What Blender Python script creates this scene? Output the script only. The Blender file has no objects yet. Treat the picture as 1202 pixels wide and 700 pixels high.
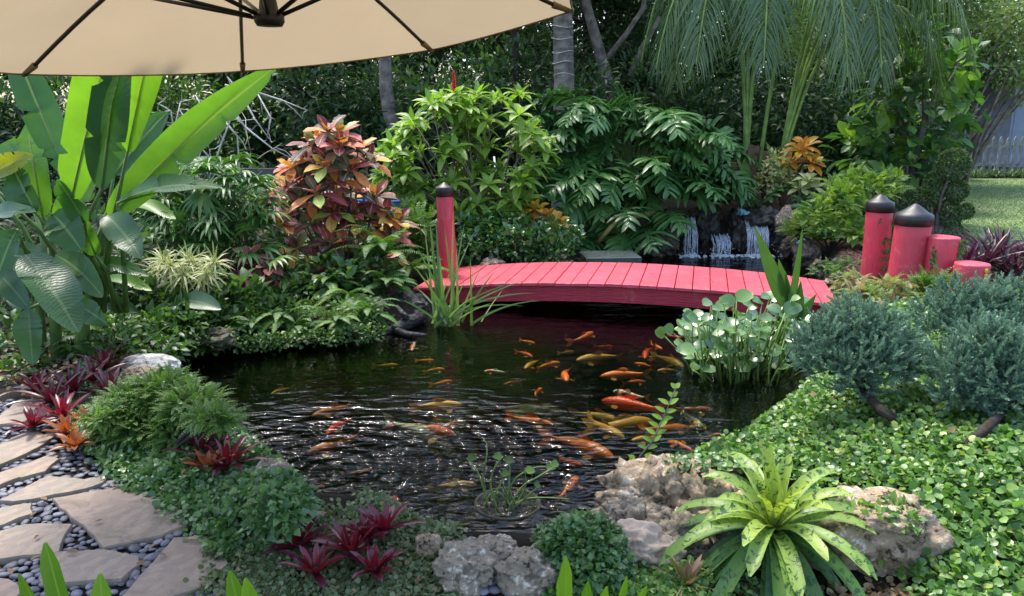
import bpy, math, random
import numpy as np
from mathutils import Vector, noise as mnoise

# ------------------------------------------------------------------ camera, sky, sun, exposure
SC = bpy.context.scene
COL = SC.collection
R = math.radians
PITCH, FOC, CAMZ = R(13.6), 908.0, 1.75
cam_d = bpy.data.cameras.new('camera')
cam_d.sensor_width = 36.0
cam_d.lens = 36.0 * FOC / 1202.0
cam_d.clip_start, cam_d.clip_end = 0.05, 1000.0
cam = bpy.data.objects.new('camera', cam_d)
COL.objects.link(cam)
cam.location = (0, 0, CAMZ)
cam.rotation_euler = (R(90) - PITCH, 0, 0)
SC.camera = cam

SUN_EL, SUN_AZ = R(66), R(-28)          # azimuth from +Y, negative = towards -X
W = bpy.data.worlds.new('World')
SC.world = W
W.use_nodes = True
wn = W.node_tree.nodes
sky = wn.new('ShaderNodeTexSky')
sky.sky_type = 'NISHITA'
sky.sun_disc = False
sky.sun_elevation = SUN_EL
sky.sun_rotation = SUN_AZ
sky.air_density, sky.dust_density = 1.0, 2.5
W.node_tree.links.new(sky.outputs[0], wn['Background'].inputs[0])
wn['Background'].inputs[1].default_value = 0.15
sun_d = bpy.data.lights.new('sun', 'SUN')
sun_d.energy = 1.5
sun_d.angle = R(14.0)
sun_d.color = (1.0, 0.95, 0.86)
sun = bpy.data.objects.new('sun', sun_d)
COL.objects.link(sun)
SUNV = Vector((math.sin(SUN_AZ) * math.cos(SUN_EL), math.cos(SUN_AZ) * math.cos(SUN_EL), math.sin(SUN_EL)))
sun.rotation_euler = SUNV.to_track_quat('Z', 'Y').to_euler()
vs = SC.view_settings
vs.view_transform, vs.look, vs.gamma, vs.use_curve_mapping = 'Standard', 'None', 1.0, False
vs.exposure = 1.8
SC.cycles.max_bounces = 8
SC.cycles.transparent_max_bounces = 16
SC.cycles.use_denoising = True
SC.cycles.caustics_reflective = False
SC.cycles.caustics_refractive = False

# ------------------------------------------------------------------ helpers
CP, SP = math.cos(PITCH), math.sin(PITCH)
def ray(px, py):
    x, y = (px - 601) / FOC, -(py - 350) / FOC
    return np.array([x, CP + y * SP, -SP + y * CP])
def gp(px, py, z=0.0):
    d = ray(px, py); return d * ((z - CAMZ) / d[2]) + np.array([0, 0, CAMZ])
def at(px, py, Y):
    d = ray(px, py); return d * (Y / d[1]) + np.array([0, 0, CAMZ])

def nz(a):
    a = np.asarray(a, float)
    return a / np.maximum(np.linalg.norm(a, axis=-1, keepdims=True), 1e-9)
def sstep(a, b, x):
    t = np.clip((x - a) / (b - a), 0, 1); return t * t * (3 - 2 * t)

class MB:
    """collects quads and triangles with a per-point attribute (along, across, random, random2)"""
    def __init__(s):
        s.v, s.a, s.q, s.t, s.n = [], [], [], [], 0
    def add(s, v, q=None, t=None, a=None):
        v = np.asarray(v, float).reshape(-1, 3)
        s.v.append(v)
        if a is None: a = np.zeros((len(v), 4))
        a = np.broadcast_to(np.asarray(a, float), (len(v), 4))
        s.a.append(a)
        if q is not None and len(q): s.q.append(np.asarray(q, int).reshape(-1, 4) + s.n)
        if t is not None and len(t): s.t.append(np.asarray(t, int).reshape(-1, 3) + s.n)
        s.n += len(v)
    def mesh(s, name, mat=None, origin=(0, 0, 0), smooth=True):
        v = np.concatenate(s.v) - np.asarray(origin, float)
        a = np.concatenate(s.a)
        q = np.concatenate(s.q) if s.q else np.zeros((0, 4), int)
        t = np.concatenate(s.t) if s.t else np.zeros((0, 3), int)
        m = bpy.data.meshes.new(name)
        m.vertices.add(len(v)); m.vertices.foreach_set('co', v.ravel())
        m.loops.add(q.size + t.size)
        m.loops.foreach_set('vertex_index', np.concatenate([q.ravel(), t.ravel()]).astype(np.int32))
        m.polygons.add(len(q) + len(t))
        ls = np.concatenate([np.arange(len(q)) * 4, q.size + np.arange(len(t)) * 3]).astype(np.int32)
        m.polygons.foreach_set('loop_start', ls)
        m.polygons.foreach_set('use_smooth', np.full(len(ls), smooth))
        at_ = m.attributes.new('leaf', 'FLOAT_COLOR', 'POINT')
        at_.data.foreach_set('color', a.astype(np.float32).ravel())
        m.update(calc_edges=True)
        if mat: m.materials.append(mat)
        return m
    def build(s, name, mat, parent=None, smooth=True, origin=None):
        if parent is not None:
            origin = parent.get('_o', None)
            if origin is None: origin = tuple(parent.location)
        elif origin is None:
            vv = np.concatenate(s.v); lo, hi = vv.min(0), vv.max(0)
            origin = ((lo[0] + hi[0]) / 2, (lo[1] + hi[1]) / 2, lo[2])
        o = bpy.data.objects.new(name, s.mesh(name, mat, origin, smooth))
        COL.objects.link(o)
        if parent is not None: o.parent = parent
        else: o.location = origin
        return o

def tag(o, label=None, cat=None, group=None, kind=None):
    if label: o['label'] = label
    if cat: o['category'] = cat
    if group: o['group'] = group
    if kind: o['kind'] = kind
    return o
def thing(name, loc, label, cat, group=None):
    o = bpy.data.objects.new(name, None); COL.objects.link(o)
    o.empty_display_size = 0.1
    o.location = [float(c) for c in loc]
    return tag(o, label, cat, group)
def sub(mb, name, mat, part, smooth=True):
    """a sub-part of a part mesh that itself sits at its thing's origin"""
    o = bpy.data.objects.new(name, mb.mesh(name, mat, tuple(part.parent.location) if part.parent else tuple(part.location), smooth))
    COL.objects.link(o); o.parent = part
    return o
def dup(o, loc=None, rz=None, sc=None, label=None, parent=None):
    c = o.copy(); COL.objects.link(c)
    if parent is not None: c.parent = parent
    if loc is not None: c.location = [float(k) for k in loc]
    if rz is not None: c.rotation_euler = (c.rotation_euler[0], c.rotation_euler[1], rz)
    if sc is not None: c.scale = (sc, sc, sc) if np.isscalar(sc) else sc
    if label: c['label'] = label
    for ch in list(o.children): dup(ch, parent=c)
    return c

# ------------------------------------------------------------------ shape makers (numpy)
PROF = {
    'ovate': lambda t: np.sin(np.pi * np.clip(t, 0, 1) ** 0.75) ** 0.85 + 0.03,
    'obov': lambda t: np.sin(np.pi * np.clip(t, 0, 1) ** 1.35) ** 0.8 + 0.05,
    'lance': lambda t: np.sin(np.pi * np.clip(t, 0, 1) ** 0.6) ** 0.9 + 0.03,
    'strap': lambda t: np.clip((1 - t) / 0.22, 0.04, 1) ** 0.7 * (0.75 + 0.25 * np.sin(np.pi * t)),
    'blade': lambda t: (1 - t) ** 0.6 * 0.95 + 0.04,
    'blunt': lambda t: np.clip((1 - t) / 0.09, 0.04, 1) ** 0.5 * (0.7 + 0.3 * np.sin(np.pi * np.clip(t * .9, 0, 1))),
    'round': lambda t: np.sqrt(np.clip(1 - (2 * t - 1) ** 2, 0, 1)) + 0.06,
    'banana': lambda t: np.clip(np.sin(np.pi * np.clip((t - 0.0) / 1.0, 0, 1) ** 0.8) ** 0.6, 0.03, 1),
}
def leaves(mb, P, D, N, L, Wd, prof='ovate', seg=3, fold=0.3, droop=0.4, wave=0.0, rnd=None, rng=None, stalk=0.0, tear=0.0):
    P = np.atleast_2d(np.asarray(P, float)); n = len(P)
    if n == 0: return
    rng = rng or np.random.default_rng(1)
    if prof not in ('blade', 'strap'): seg = max(seg, 2)
    D = nz(np.broadcast_to(np.asarray(D, float), (n, 3))); N = np.broadcast_to(np.asarray(N, float), (n, 3))
    L = np.broadcast_to(np.asarray(L, float), (n,)); Wd = np.broadcast_to(np.asarray(Wd, float), (n,))
    droop = np.broadcast_to(np.asarray(droop, float), (n,))
    S = np.cross(D, N); bad = np.linalg.norm(S, axis=1) < 0.05
    if bad.any(): S[bad] = np.cross(D[bad], np.array([1.0, 0.3, 0.1]))
    S = nz(S)
    t = np.linspace(0, 1, seg + 1)
    g = np.array([0, 0, -1.0])
    T = nz(D[:, None] + g * (droop[:, None] * t[None] * 1.6)[..., None])
    step = (T[:, :-1] + T[:, 1:]) * 0.5 * (L / seg)[:, None, None]
    C = np.concatenate([P[:, None], P[:, None] + np.cumsum(step, 1)], 1)
    Nr = nz(np.cross(np.broadcast_to(S[:, None], T.shape), T))
    w = PROF[prof](t) if isinstance(prof, str) else prof(t)
    if stalk: w = np.where(t < stalk, 0.06, w)
    w = Wd[:, None] * 0.5 * w[None]
    ph = rng.uniform(0, 6.28, n)
    wv = wave * np.sin(t[None] * 9 + ph[:, None]) * w if wave else 0.0 * w
    wv2 = wave * np.sin(t[None] * 8 + ph[:, None] + 2) * w if wave else 0.0 * w
    cf, sf = math.cos(fold), math.sin(fold)
    wl = wr = w
    if tear:
        wl = w * np.where(rng.random(w.shape) < tear, rng.uniform(.35, .8, w.shape), 1.0); wr = w * np.where(rng.random(w.shape) < tear, rng.uniform(.35, .8, w.shape), 1.0)
    Lf = C - S[:, None] * (wl * cf)[..., None] + Nr * (w * sf + wv)[..., None]
    Rt = C + S[:, None] * (wr * cf)[..., None] + Nr * (w * sf + wv2)[..., None]
    V = np.stack([Lf, C, Rt], 2)                     # n, seg+1, 3, 3
    if rnd is None: rnd = rng.random(n)
    rnd = np.broadcast_to(np.asarray(rnd, float), (n,))
    A = np.zeros((n, seg + 1, 3, 4))
    A[..., 0] = t[None, :, None]
    A[..., 1] = np.array([0.0, 0.5, 1.0])
    A[..., 2] = rnd[:, None, None]
    A[..., 3] = rng.random(n)[:, None, None]
    k = (seg + 1) * 3
    i, j = np.meshgrid(np.arange(seg), np.arange(2), indexing='ij')
    a0 = (i * 3 + j).ravel()
    base = np.stack([a0, a0 + 1, a0 + 4, a0 + 3], 1)
    Q = base[None] + (np.arange(n) * k)[:, None, None]
    mb.add(V.reshape(-1, 3), Q.reshape(-1, 4), a=A.reshape(-1, 4))

def tube(mb, pts, rad, sides=6, rnd=0.5, cap=True):
    pts = np.asarray(pts, float); n = len(pts)
    rad = np.broadcast_to(np.asarray(rad, float), (n,))
    T = nz(np.gradient(pts, axis=0))
    ref = np.array([0, 0, 1.0]) if abs(T[:, 2]).mean() < 0.8 else np.array([1.0, 0, 0])
    U = nz(np.cross(T, ref)); V = np.cross(T, U)
    th = np.linspace(0, 2 * np.pi, sides, endpoint=False)
    ring = pts[:, None] + rad[:, None, None] * (np.cos(th)[None, :, None] * U[:, None] + np.sin(th)[None, :, None] * V[:, None])
    i, j = np.meshgrid(np.arange(n - 1), np.arange(sides), indexing='ij')
    q = np.stack([i * sides + j, i * sides + (j + 1) % sides, (i + 1) * sides + (j + 1) % sides, (i + 1) * sides + j], -1).reshape(-1, 4)
    a = np.zeros((n, sides, 4)); a[..., 0] = np.linspace(0, 1, n)[:, None]; a[..., 1] = 0.5; a[..., 2] = rnd; a[..., 3] = rnd
    tr = None
    vv = ring.reshape(-1, 3); aa = a.reshape(-1, 4)
    if cap:
        vv = np.concatenate([vv, pts[:1], pts[-1:]]); aa = np.concatenate([aa, aa[:1], aa[-1:]])
        c0, c1, o = n * sides, n * sides + 1, (n - 1) * sides
        tr = [(c0, (k + 1) % sides, k) for k in range(sides)] + [(c1, o + k, o + (k + 1) % sides) for k in range(sides)]
    mb.add(vv, q, tr, a=aa)

def box(mb, c, ax, ay, az, a=(0, .5, .5, .5), bev=0.0):
    """box from centre and three half-axis vectors; bev chamfers the top rim"""
    c, ax, ay, az = (np.asarray(k, float) for k in (c, ax, ay, az))
    if bev <= 0:
        v = [c + x * ax + y * ay + z * az for z in (-1, 1) for y in (-1, 1) for x in (-1, 1)]
        q = [(0, 2, 3, 1), (4, 5, 7, 6), (0, 1, 5, 4), (2, 6, 7, 3), (0, 4, 6, 2), (1, 3, 7, 5)]
    else:
        fx, fy, fz = (1 - bev / np.linalg.norm(k) for k in (ax, ay, az))
        v = []
        for z, sx, sy in ((-1, fx, fy), (-fz, 1, 1), (fz, 1, 1), (1, fx, fy)):
            v += [c + x * sx * ax + y * sy * ay + z * az for x, y in ((-1, -1), (1, -1), (1, 1), (-1, 1))]
        q = [(0, 3, 2, 1), (12, 13, 14, 15)]
        for r in range(3):
            for k in range(4):
                q.append((r * 4 + k, r * 4 + (k + 1) % 4, r * 4 + 4 + (k + 1) % 4, r * 4 + 4 + k))
    mb.add(v, q, a=a)

def rand_dirs(rng, n, zmin=-1.0):
    z = rng.uniform(zmin, 1, n); ph = rng.uniform(0, 2 * np.pi, n); r = np.sqrt(1 - z * z)
    return np.stack([r * np.cos(ph), r * np.sin(ph), z], 1)

def crown(mb, blobs, n, L, Wd, rng, prof='ovate', seg=2, fold=0.3, droop=0.3, out=0.7, up=0.2, inner=0.5, zmin=-1.0, wave=0.0, lvar=0.35, nup=0.8):
    """leaves scattered through several ellipsoids"""
    C = np.array([b[0] for b in blobs], float)
    Rr = np.array([(b[1],) * 3 if np.isscalar(b[1]) else b[1] for b in blobs], float)
    wt = (Rr.prod(1)) ** (2 / 3); idx = rng.choice(len(C), n, p=wt / wt.sum())
    d = rand_dirs(rng, n, zmin)
    r = inner + (1 - inner) * np.sqrt(rng.random(n))
    P = C[idx] + d * Rr[idx] * r[:, None]
    D = nz(d * out + rand_dirs(rng, n) * 0.65 + np.array([0, 0, up]))
    N = nz(d * 0.4 + np.array([0, 0, nup]) + rand_dirs(rng, n) * 0.5)
    ls = 1 + lvar * rng.uniform(-1, 1, n)
    leaves(mb, P, D, N, L * ls, Wd * ls, prof, seg, fold, droop, wave, rng=rng)
    return P

def rosette(mb, c, n, L, Wd, rng, e0=80, e1=10, prof='strap', seg=5, fold=0.35, droop=0.5, axis=(0, 0, 1), r0=0.01, lin=0.6, wave=0.0, rnd=None, jit=8, stalk=0.0, grad=False):
    c = np.asarray(c, float)
    k = np.arange(n); f = (k + 0.5) / n                 # 0 inner, 1 outer
    phi = k * 2.39996 + rng.uniform(0, 6.28) + rng.normal(0, 0.15, n)
    el = np.radians(e0 + (e1 - e0) * f ** 0.9 + rng.normal(0, jit, n))
    ax = nz(axis); u = nz(np.cross(ax, [0.3, 1, 0.2])); v = np.cross(ax, u)
    rad = np.cos(phi)[:, None] * u + np.sin(phi)[:, None] * v
    D = np.cos(el)[:, None] * rad + np.sin(el)[:, None] * ax
    N = -np.sin(el)[:, None] * rad + np.cos(el)[:, None] * ax
    ln = L * (lin + (1 - lin) * np.minimum(1, f * 1.6)) * (1 + rng.uniform(-.12, .12, n))
    leaves(mb, c + rad * r0, D, N, ln, Wd * (0.7 + 0.3 * np.minimum(1, f * 1.6)), prof, seg, fold, droop * (0.35 + 0.65 * f), wave, rng=rng, rnd=(f if grad else rnd), stalk=stalk)

def frond(mb, p, d, L, npair, pl, pw, rng, ang=65, droop=0.8, pdroop=0.3, prof='lance', shape='fern', rad=0.004, t0=0.12, seg=2, fold=0.15, rnd=None, lift=0.0, roll=0.0, stem=None, jit=.05):
    """a rachis with pinnae on both sides"""
    p = np.asarray(p, float); d = nz(d)
    m = 14; t = np.linspace(0, 1, m)
    T = nz(d[None] + np.array([0, 0, -1.0]) * (droop * t * 1.6)[:, None])
    C = np.concatenate([p[None], p[None] + np.cumsum((T[:-1] + T[1:]) * 0.5 * L / (m - 1), 0)])
    S = np.cross(d, [0, 0, 1.0])
    if np.linalg.norm(S) < 0.08: S = np.array([1.0, 0, 0])
    S = nz(S)
    if roll:
        n0 = np.cross(S, d); S = S * math.cos(roll) + n0 * math.sin(roll)
    rn = rng.random() if rnd is None else rnd
    tube(stem if stem is not None else mb, C, np.linspace(rad, rad * 0.3, m), 4, rnd=rn, cap=False)
    tt = np.linspace(t0, 0.99, npair)
    Ci = np.stack([np.interp(tt, t, C[:, k]) for k in range(3)], 1)
    Ti = nz(np.stack([np.interp(tt, t, T[:, k]) for k in range(3)], 1))
    Ni = nz(np.cross(np.broadcast_to(S, Ti.shape), Ti))
    x = (tt - t0) / (1 - t0)
    ln = {'fern': np.sin(np.pi * np.clip(x * 0.93 + 0.07, 0, 1) ** 0.55) ** 0.8,
          'palm': np.sin(np.pi * (0.12 + 0.83 * x)) ** 0.6,
          'tri': (1 - x) ** 0.75 * 0.9 + 0.12,
          'philo': np.sin(np.pi * (0.28 + 0.65 * x)) ** 0.75}[shape]
    for s in (-1, 1):
        aa = np.radians(ang * (1 - 0.45 * x ** 2))[:, None] * np.ones((npair, 1))
        Dp = Ti * np.cos(aa) + s * S * np.sin(aa) + Ni * lift
        Dp = Dp + rng.normal(0, jit, Dp.shape)
        leaves(mb, Ci, Dp, Ni, pl * ln * (1 + rng.uniform(-1, 1, npair) * (.08 if jit < .1 else .28)) + 0.002, pw * (0.5 + 0.5 * ln), prof, seg, fold, pdroop, rng=rng, rnd=np.clip(rn + rng.normal(0, .08, npair), 0, 1))
    return C

def ico(sub_):
    import bmesh
    bm = bmesh.new(); bmesh.ops.create_icosphere(bm, subdivisions=sub_, radius=1.0)
    v = np.array([x.co[:] for x in bm.verts]); f = np.array([[x.index for x in fc.verts] for fc in bm.faces]); bm.free()
    return v, f
ICO = {k: ico(k) for k in (2, 3, 5)}

def rock(mb, c, r, seed, lev=5, rough=0.35, pits=0.12, flat=0.0, rz=0.0):
    v, f = ICO[lev]; off = Vector((seed * 7.3, seed * 3.1, seed * 1.7))
    o = np.empty_like(v)
    for i, p in enumerate(v):
        q = Vector(p)
        h = 1 + rough * mnoise.noise(q * 1.3 + off) + rough * 0.55 * mnoise.noise(q * 2.9 + off) + rough * 0.3 * mnoise.noise(q * 6.5 + off)
        if lev > 3:
            w = mnoise.noise(q * 5.2 - off); h -= pits * max(0.0, w) ** 0.7
            h += pits * 0.45 * mnoise.noise(q * 14 + off) + pits * .25 * mnoise.noise(q * 30 + off)
        o[i] = p * h
    if flat: o[:, 2] = np.where(o[:, 2] > flat, flat + (o[:, 2] - flat) * 0.3, o[:, 2])
    o = o * np.asarray(r, float)
    cz, sz = math.cos(rz), math.sin(rz)
    o = np.stack([o[:, 0] * cz - o[:, 1] * sz, o[:, 0] * sz + o[:, 1] * cz, o[:, 2]], 1)
    mb.add(o + np.asarray(c, float), t=f, a=(0, .5, (seed * 0.37) % 1, (seed * .71) % 1))

# ------------------------------------------------------------------ materials
def newmat(name):
    m = bpy.data.materials.new(name); m.use_nodes = True
    nt = m.node_tree; nt.nodes.clear()
    return m, nt, nt.nodes.new('ShaderNodeOutputMaterial')
def nd(nt, t, **kw):
    n = nt.nodes.new(t)
    for k, v in kw.items(): setattr(n, k, v)
    return n
def math_(nt, op, a, b=None, clamp=False):
    n = nd(nt, 'ShaderNodeMath', operation=op, use_clamp=clamp)
    for i, x in enumerate((a, b)):
        if x is None: continue
        if isinstance(x, (int, float)): n.inputs[i].default_value = x
        else: nt.links.new(x, n.inputs[i])
    return n.outputs[0]
def ramp(nt, fac, stops, interp='LINEAR'):
    n = nd(nt, 'ShaderNodeValToRGB'); n.color_ramp.interpolation = interp
    e = n.color_ramp.elements
    while len(e) < len(stops): e.new(0.5)
    for k, (p, c) in enumerate(stops):
        e[k].position = p; e[k].color = (*c, 1) if len(c) == 3 else c
    nt.links.new(fac, n.inputs[0]); return n.outputs[0]
def mix(nt, fac, a, b, mode='MIX'):
    n = nd(nt, 'ShaderNodeMix', data_type='RGBA', blend_type=mode)
    for i, x in ((0, fac), (6, a), (7, b)):
        if isinstance(x, (int, float)): n.inputs[i].default_value = x
        elif isinstance(x, tuple): n.inputs[i].default_value = (*x, 1) if len(x) == 3 else x
        else: nt.links.new(x, n.inputs[i])
    return n.outputs[2]
def noise(nt, scale, detail=4, rough=0.55, vec=None, dist=0.0):
    n = nd(nt, 'ShaderNodeTexNoise'); n.inputs['Scale'].default_value = scale
    n.inputs['Detail'].default_value = detail; n.inputs['Roughness'].default_value = rough; n.inputs['Distortion'].default_value = dist
    if vec is not None: nt.links.new(vec, n.inputs['Vector'])
    return n
def objvec(nt, which='Object'):
    return nd(nt, 'ShaderNodeTexCoord').outputs[which]
def bump(nt, h, strength=0.5, dist=0.01):
    b = nd(nt, 'ShaderNodeBump'); b.inputs['Strength'].default_value = strength; b.inputs['Distance'].default_value = dist
    nt.links.new(h, b.inputs['Height']); return b.outputs[0]
def pbsdf(nt, col, rough=0.6, spec=0.5, normal=None, metal=0.0, coat=0.0):
    p = nd(nt, 'ShaderNodeBsdfPrincipled')
    if isinstance(col, tuple): p.inputs['Base Color'].default_value = (*col, 1)
    else: nt.links.new(col, p.inputs['Base Color'])
    if isinstance(rough, (int, float)): p.inputs['Roughness'].default_value = rough
    else: nt.links.new(rough, p.inputs['Roughness'])
    p.inputs['Specular IOR Level'].default_value = spec
    p.inputs['Metallic'].default_value = metal
    p.inputs['Coat Weight'].default_value = coat
    if normal is not None: nt.links.new(normal, p.inputs['Normal'])
    return p

def leafmat(name, stops, rough=0.4, trans=0.35, tcol=(1.25, 1.35, 0.55), rib=None, ribw=0.08, edge=None, edgew=0.6, mott=None, vein=0.0, tip=None, spec=0.5, interp='LINEAR'):
    """leaf surface: colour by the leaf's own random number, a rib, an edge band, blotches; light passes through"""
    m, nt, out = newmat(name)
    att = nd(nt, 'ShaderNodeAttribute', attribute_name='leaf')
    sep = nd(nt, 'ShaderNodeSeparateColor'); nt.links.new(att.outputs['Color'], sep.inputs[0])
    tt, vv, rr = sep.outputs[0], sep.outputs[1], sep.outputs[2]
    r2 = att.outputs['Alpha']
    col = ramp(nt, rr, stops, interp)
    av = math_(nt, 'ABSOLUTE', math_(nt, 'MULTIPLY', math_(nt, 'SUBTRACT', vv, 0.5), 2.0))
    ns = noise(nt, 9.0, 3, 0.6, objvec(nt))
    col = mix(nt, 0.55, col, mix(nt, ns.outputs[0], (0.55, 0.55, 0.5), (1.4, 1.4, 1.3)), 'MULTIPLY')
    if tip: col = mix(nt, math_(nt, 'MULTIPLY', math_(nt, 'POWER', tt, 3.0), 0.8), col, tip)
    if mott:
        mn = noise(nt, mott[1], 3, 0.7, objvec(nt), 0.8)
        f = ramp(nt, mn.outputs[0], [(mott[2], (0, 0, 0)), (mott[2] + 0.08, (1, 1, 1))])
        col = mix(nt, f, col, mott[0])
    if edge:
        f = ramp(nt, av, [(edgew - 0.08, (0, 0, 0)), (edgew + 0.08, (1, 1, 1))])
        col = mix(nt, f, col, edge)
    if rib:
        f = ramp(nt, av, [(ribw, (1, 1, 1)), (ribw * 2.2, (0, 0, 0))])
        col = mix(nt, math_(nt, 'MULTIPLY', f, 0.85), col, rib)
    nrm = None
    if vein:
        wv = math_(nt, 'SINE', math_(nt, 'ADD', math_(nt, 'ADD', math_(nt, 'MULTIPLY', tt, 190.0), math_(nt, 'MULTIPLY', av, -14.0)), math_(nt, 'MULTIPLY', ns.outputs[0], 22.0)))
        nrm = bump(nt, wv, vein, 0.003)
    p = pbsdf(nt, col, rough, spec, nrm)
    tr = nd(nt, 'ShaderNodeBsdfTranslucent')
    nt.links.new(mix(nt, 1.0, col, tcol, 'MULTIPLY'), tr.inputs[0])
    ms = nd(nt, 'ShaderNodeMixShader'); ms.inputs[0].default_value = trans
    nt.links.new(p.outputs[0], ms.inputs[1]); nt.links.new(tr.outputs[0], ms.inputs[2])
    nt.links.new(ms.outputs[0], out.inputs[0])
    return m

def plain(name, col, rough=0.6, spec=0.5, var=0.25, scale=6.0, bmp=0.0, bscale=40.0, col2=None, metal=0.0, coat=0.0, bdist=0.01, rvar=True):
    m, nt, out = newmat(name)
    v = objvec(nt)
    n1 = noise(nt, scale, 6, 0.6, v)
    c = mix(nt, ramp(nt, n1.outputs[0], [(0.35, (0, 0, 0)), (0.65, (1, 1, 1))]), tuple(k * (1 - var) for k in col), col2 or tuple(min(1, k * (1 + var)) for k in col))
    if rvar:
        att = nd(nt, 'ShaderNodeAttribute', attribute_name='leaf')
        sep = nd(nt, 'ShaderNodeSeparateColor'); nt.links.new(att.outputs['Color'], sep.inputs[0])
        c = mix(nt, 0.6, c, ramp(nt, sep.outputs[2], [(0, (0.75, 0.75, 0.75)), (1, (1.25, 1.25, 1.25))]), 'MULTIPLY')
    nrm = bump(nt, noise(nt, bscale, 6, 0.65, v).outputs[0], bmp, bdist) if bmp else None
    p = pbsdf(nt, c, rough, spec, nrm, metal, coat)
    nt.links.new(p.outputs[0], out.inputs[0])
    return m

def rockmat(name, dark, mid, light, rough=0.85, moss=None, scale=9.0, bmp=0.9):
    m, nt, out = newmat(name)
    v = objvec(nt)
    n1 = noise(nt, scale, 8, 0.72, v, 0.6); n2 = noise(nt, scale * 4, 6, 0.7, v); n3 = noise(nt, scale * .35, 4, .6, v)
    vo = nd(nt, 'ShaderNodeTexVoronoi'); vo.inputs['Scale'].default_value = scale * 2.4; nt.links.new(v, vo.inputs['Vector'])
    f = math_(nt, 'ADD', math_(nt, 'MULTIPLY', n1.outputs[0], 0.65), math_(nt, 'MULTIPLY', n2.outputs[0], 0.35))
    c = ramp(nt, f, [(0.40, dark), (0.47, mid), (0.53, mid), (0.60, light)])
    if moss:
        c = mix(nt, ramp(nt, n3.outputs[0], [(0.5, (0, 0, 0)), (0.62, (.8, .8, .8))]), c, moss)
    h = math_(nt, 'ADD', math_(nt, 'MULTIPLY', f, 1.2), math_(nt, 'MULTIPLY', vo.outputs['Distance'], 0.5))
    p = pbsdf(nt, c, rough, 0.4, bump(nt, h, bmp, 0.03))
    nt.links.new(p.outputs[0], out.inputs[0])
    return m

M = {}
G = lambda r, g, b: (r, g, b)
M['soil'] = plain('soil', (0.014, 0.011, 0.008), 0.95, 0.2, 0.5, 3.0, 0.8, 30, (0.030, 0.023, 0.016), bdist=0.03, rvar=False)
_nt = M['soil'].node_tree; _b = [n for n in _nt.nodes if n.type == 'BSDF_PRINCIPLED'][0]; _s = _b.inputs['Base Color'].links[0].from_socket
_g = nd(_nt, 'ShaderNodeNewGeometry'); _x = nd(_nt, 'ShaderNodeSeparateXYZ'); _nt.links.new(_g.outputs['Position'], _x.inputs[0])
_nt.links.new(mix(_nt, ramp(_nt, math_(_nt, 'ADD', math_(_nt, 'MULTIPLY', _x.outputs[2], -2.0), 0.0), [(.44, (0,) * 3), (.7, (1,) * 3)]), _s, mix(_nt, noise(_nt, 2.5, 5, .6, _g.outputs['Position']).outputs[0], (.012, .018, .008), (.07, .09, .035))), _b.inputs['Base Color'])
M['bark_grey'] = plain('bark_grey', (0.19, 0.160, 0.135), 0.9, 0.2, 0.45, 8, 0.8, 26, bdist=0.02)
M['bark_dark'] = plain('bark_dark', (0.045, 0.036, 0.03), 0.9, 0.2, 0.45, 10, 0.8, 26, bdist=0.02)
M['bark_pale'] = plain('bark_pale', (0.42, 0.40, 0.36), 0.9, 0.2, 0.25, 10, 0.4, 40)
M['stem_green'] = plain('stem_green', (0.09, 0.16, 0.04), 0.5, 0.4, 0.3, 8)
M['stem_lime'] = plain('stem_lime', (0.16, 0.26, 0.06), 0.5, 0.4, 0.3, 8)
M['black_cap'] = plain('black_cap', (0.020, 0.020, 0.024), 0.45, 0.5, 0.3, 12, 0.25, 60)
M['frame_black'] = plain('frame_black', (0.012, 0.011, 0.011), 0.4, 0.5, 0.2, 10)
M['shell_grey'] = plain('shell_grey', (0.25, 0.24, 0.22), 0.9)
# ------------------------------------------------------------------ ground, pond, lawn
WZ = -0.18
POND = np.array([(-2.46, 5.5), (-2.62, 5.8), (-2.45, 6.2), (-1.95, 6.37), (-1.45, 6.45), (-1.21, 6.73), (-.9, 6.85), (-.7, 7.2), (-.6, 7.8), (-.3, 8.5), (.3, 9.3),
                 (1.2, 10.3), (1.9, 10.65), (3.8, 10.65), (3.95, 9.6), (3.45, 8.2), (3.1, 7.3), (2.75, 6.6), (2.5, 6.2), (2.06, 5.16), (1.75, 4.7), (1.3, 4.14),
                 (1.0, 3.9), (.7, 3.8), (.48, 3.5), (.43, 3.28), (.14, 3.1), (-.15, 3.08), (-.33, 3.1), (-.5, 3.32), (-.77, 3.38), (-1.0, 3.44), (-1.12, 3.75),
                 (-1.48, 4.18), (-1.77, 4.7)])
def psd(x, y, poly=POND):
    """signed distance to a polygon, negative inside"""
    x, y = np.asarray(x, float), np.asarray(y, float)
    d = np.full(x.shape, 1e9); ins = np.zeros(x.shape, bool)
    for k in range(len(poly)):
        ax, ay = poly[k]; bx, by = poly[(k + 1) % len(poly)]
        ex, ey = bx - ax, by - ay
        t = np.clip(((x - ax) * ex + (y - ay) * ey) / (ex * ex + ey * ey), 0, 1)
        d = np.minimum(d, np.hypot(x - ax - t * ex, y - ay - t * ey))
        c = ((ay > y) != (by > y)) & (x < (bx - ax) * (y - ay) / ((by - ay) or 1e-9) + ax)
        ins ^= c
    return np.where(ins, -d, d)
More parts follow.
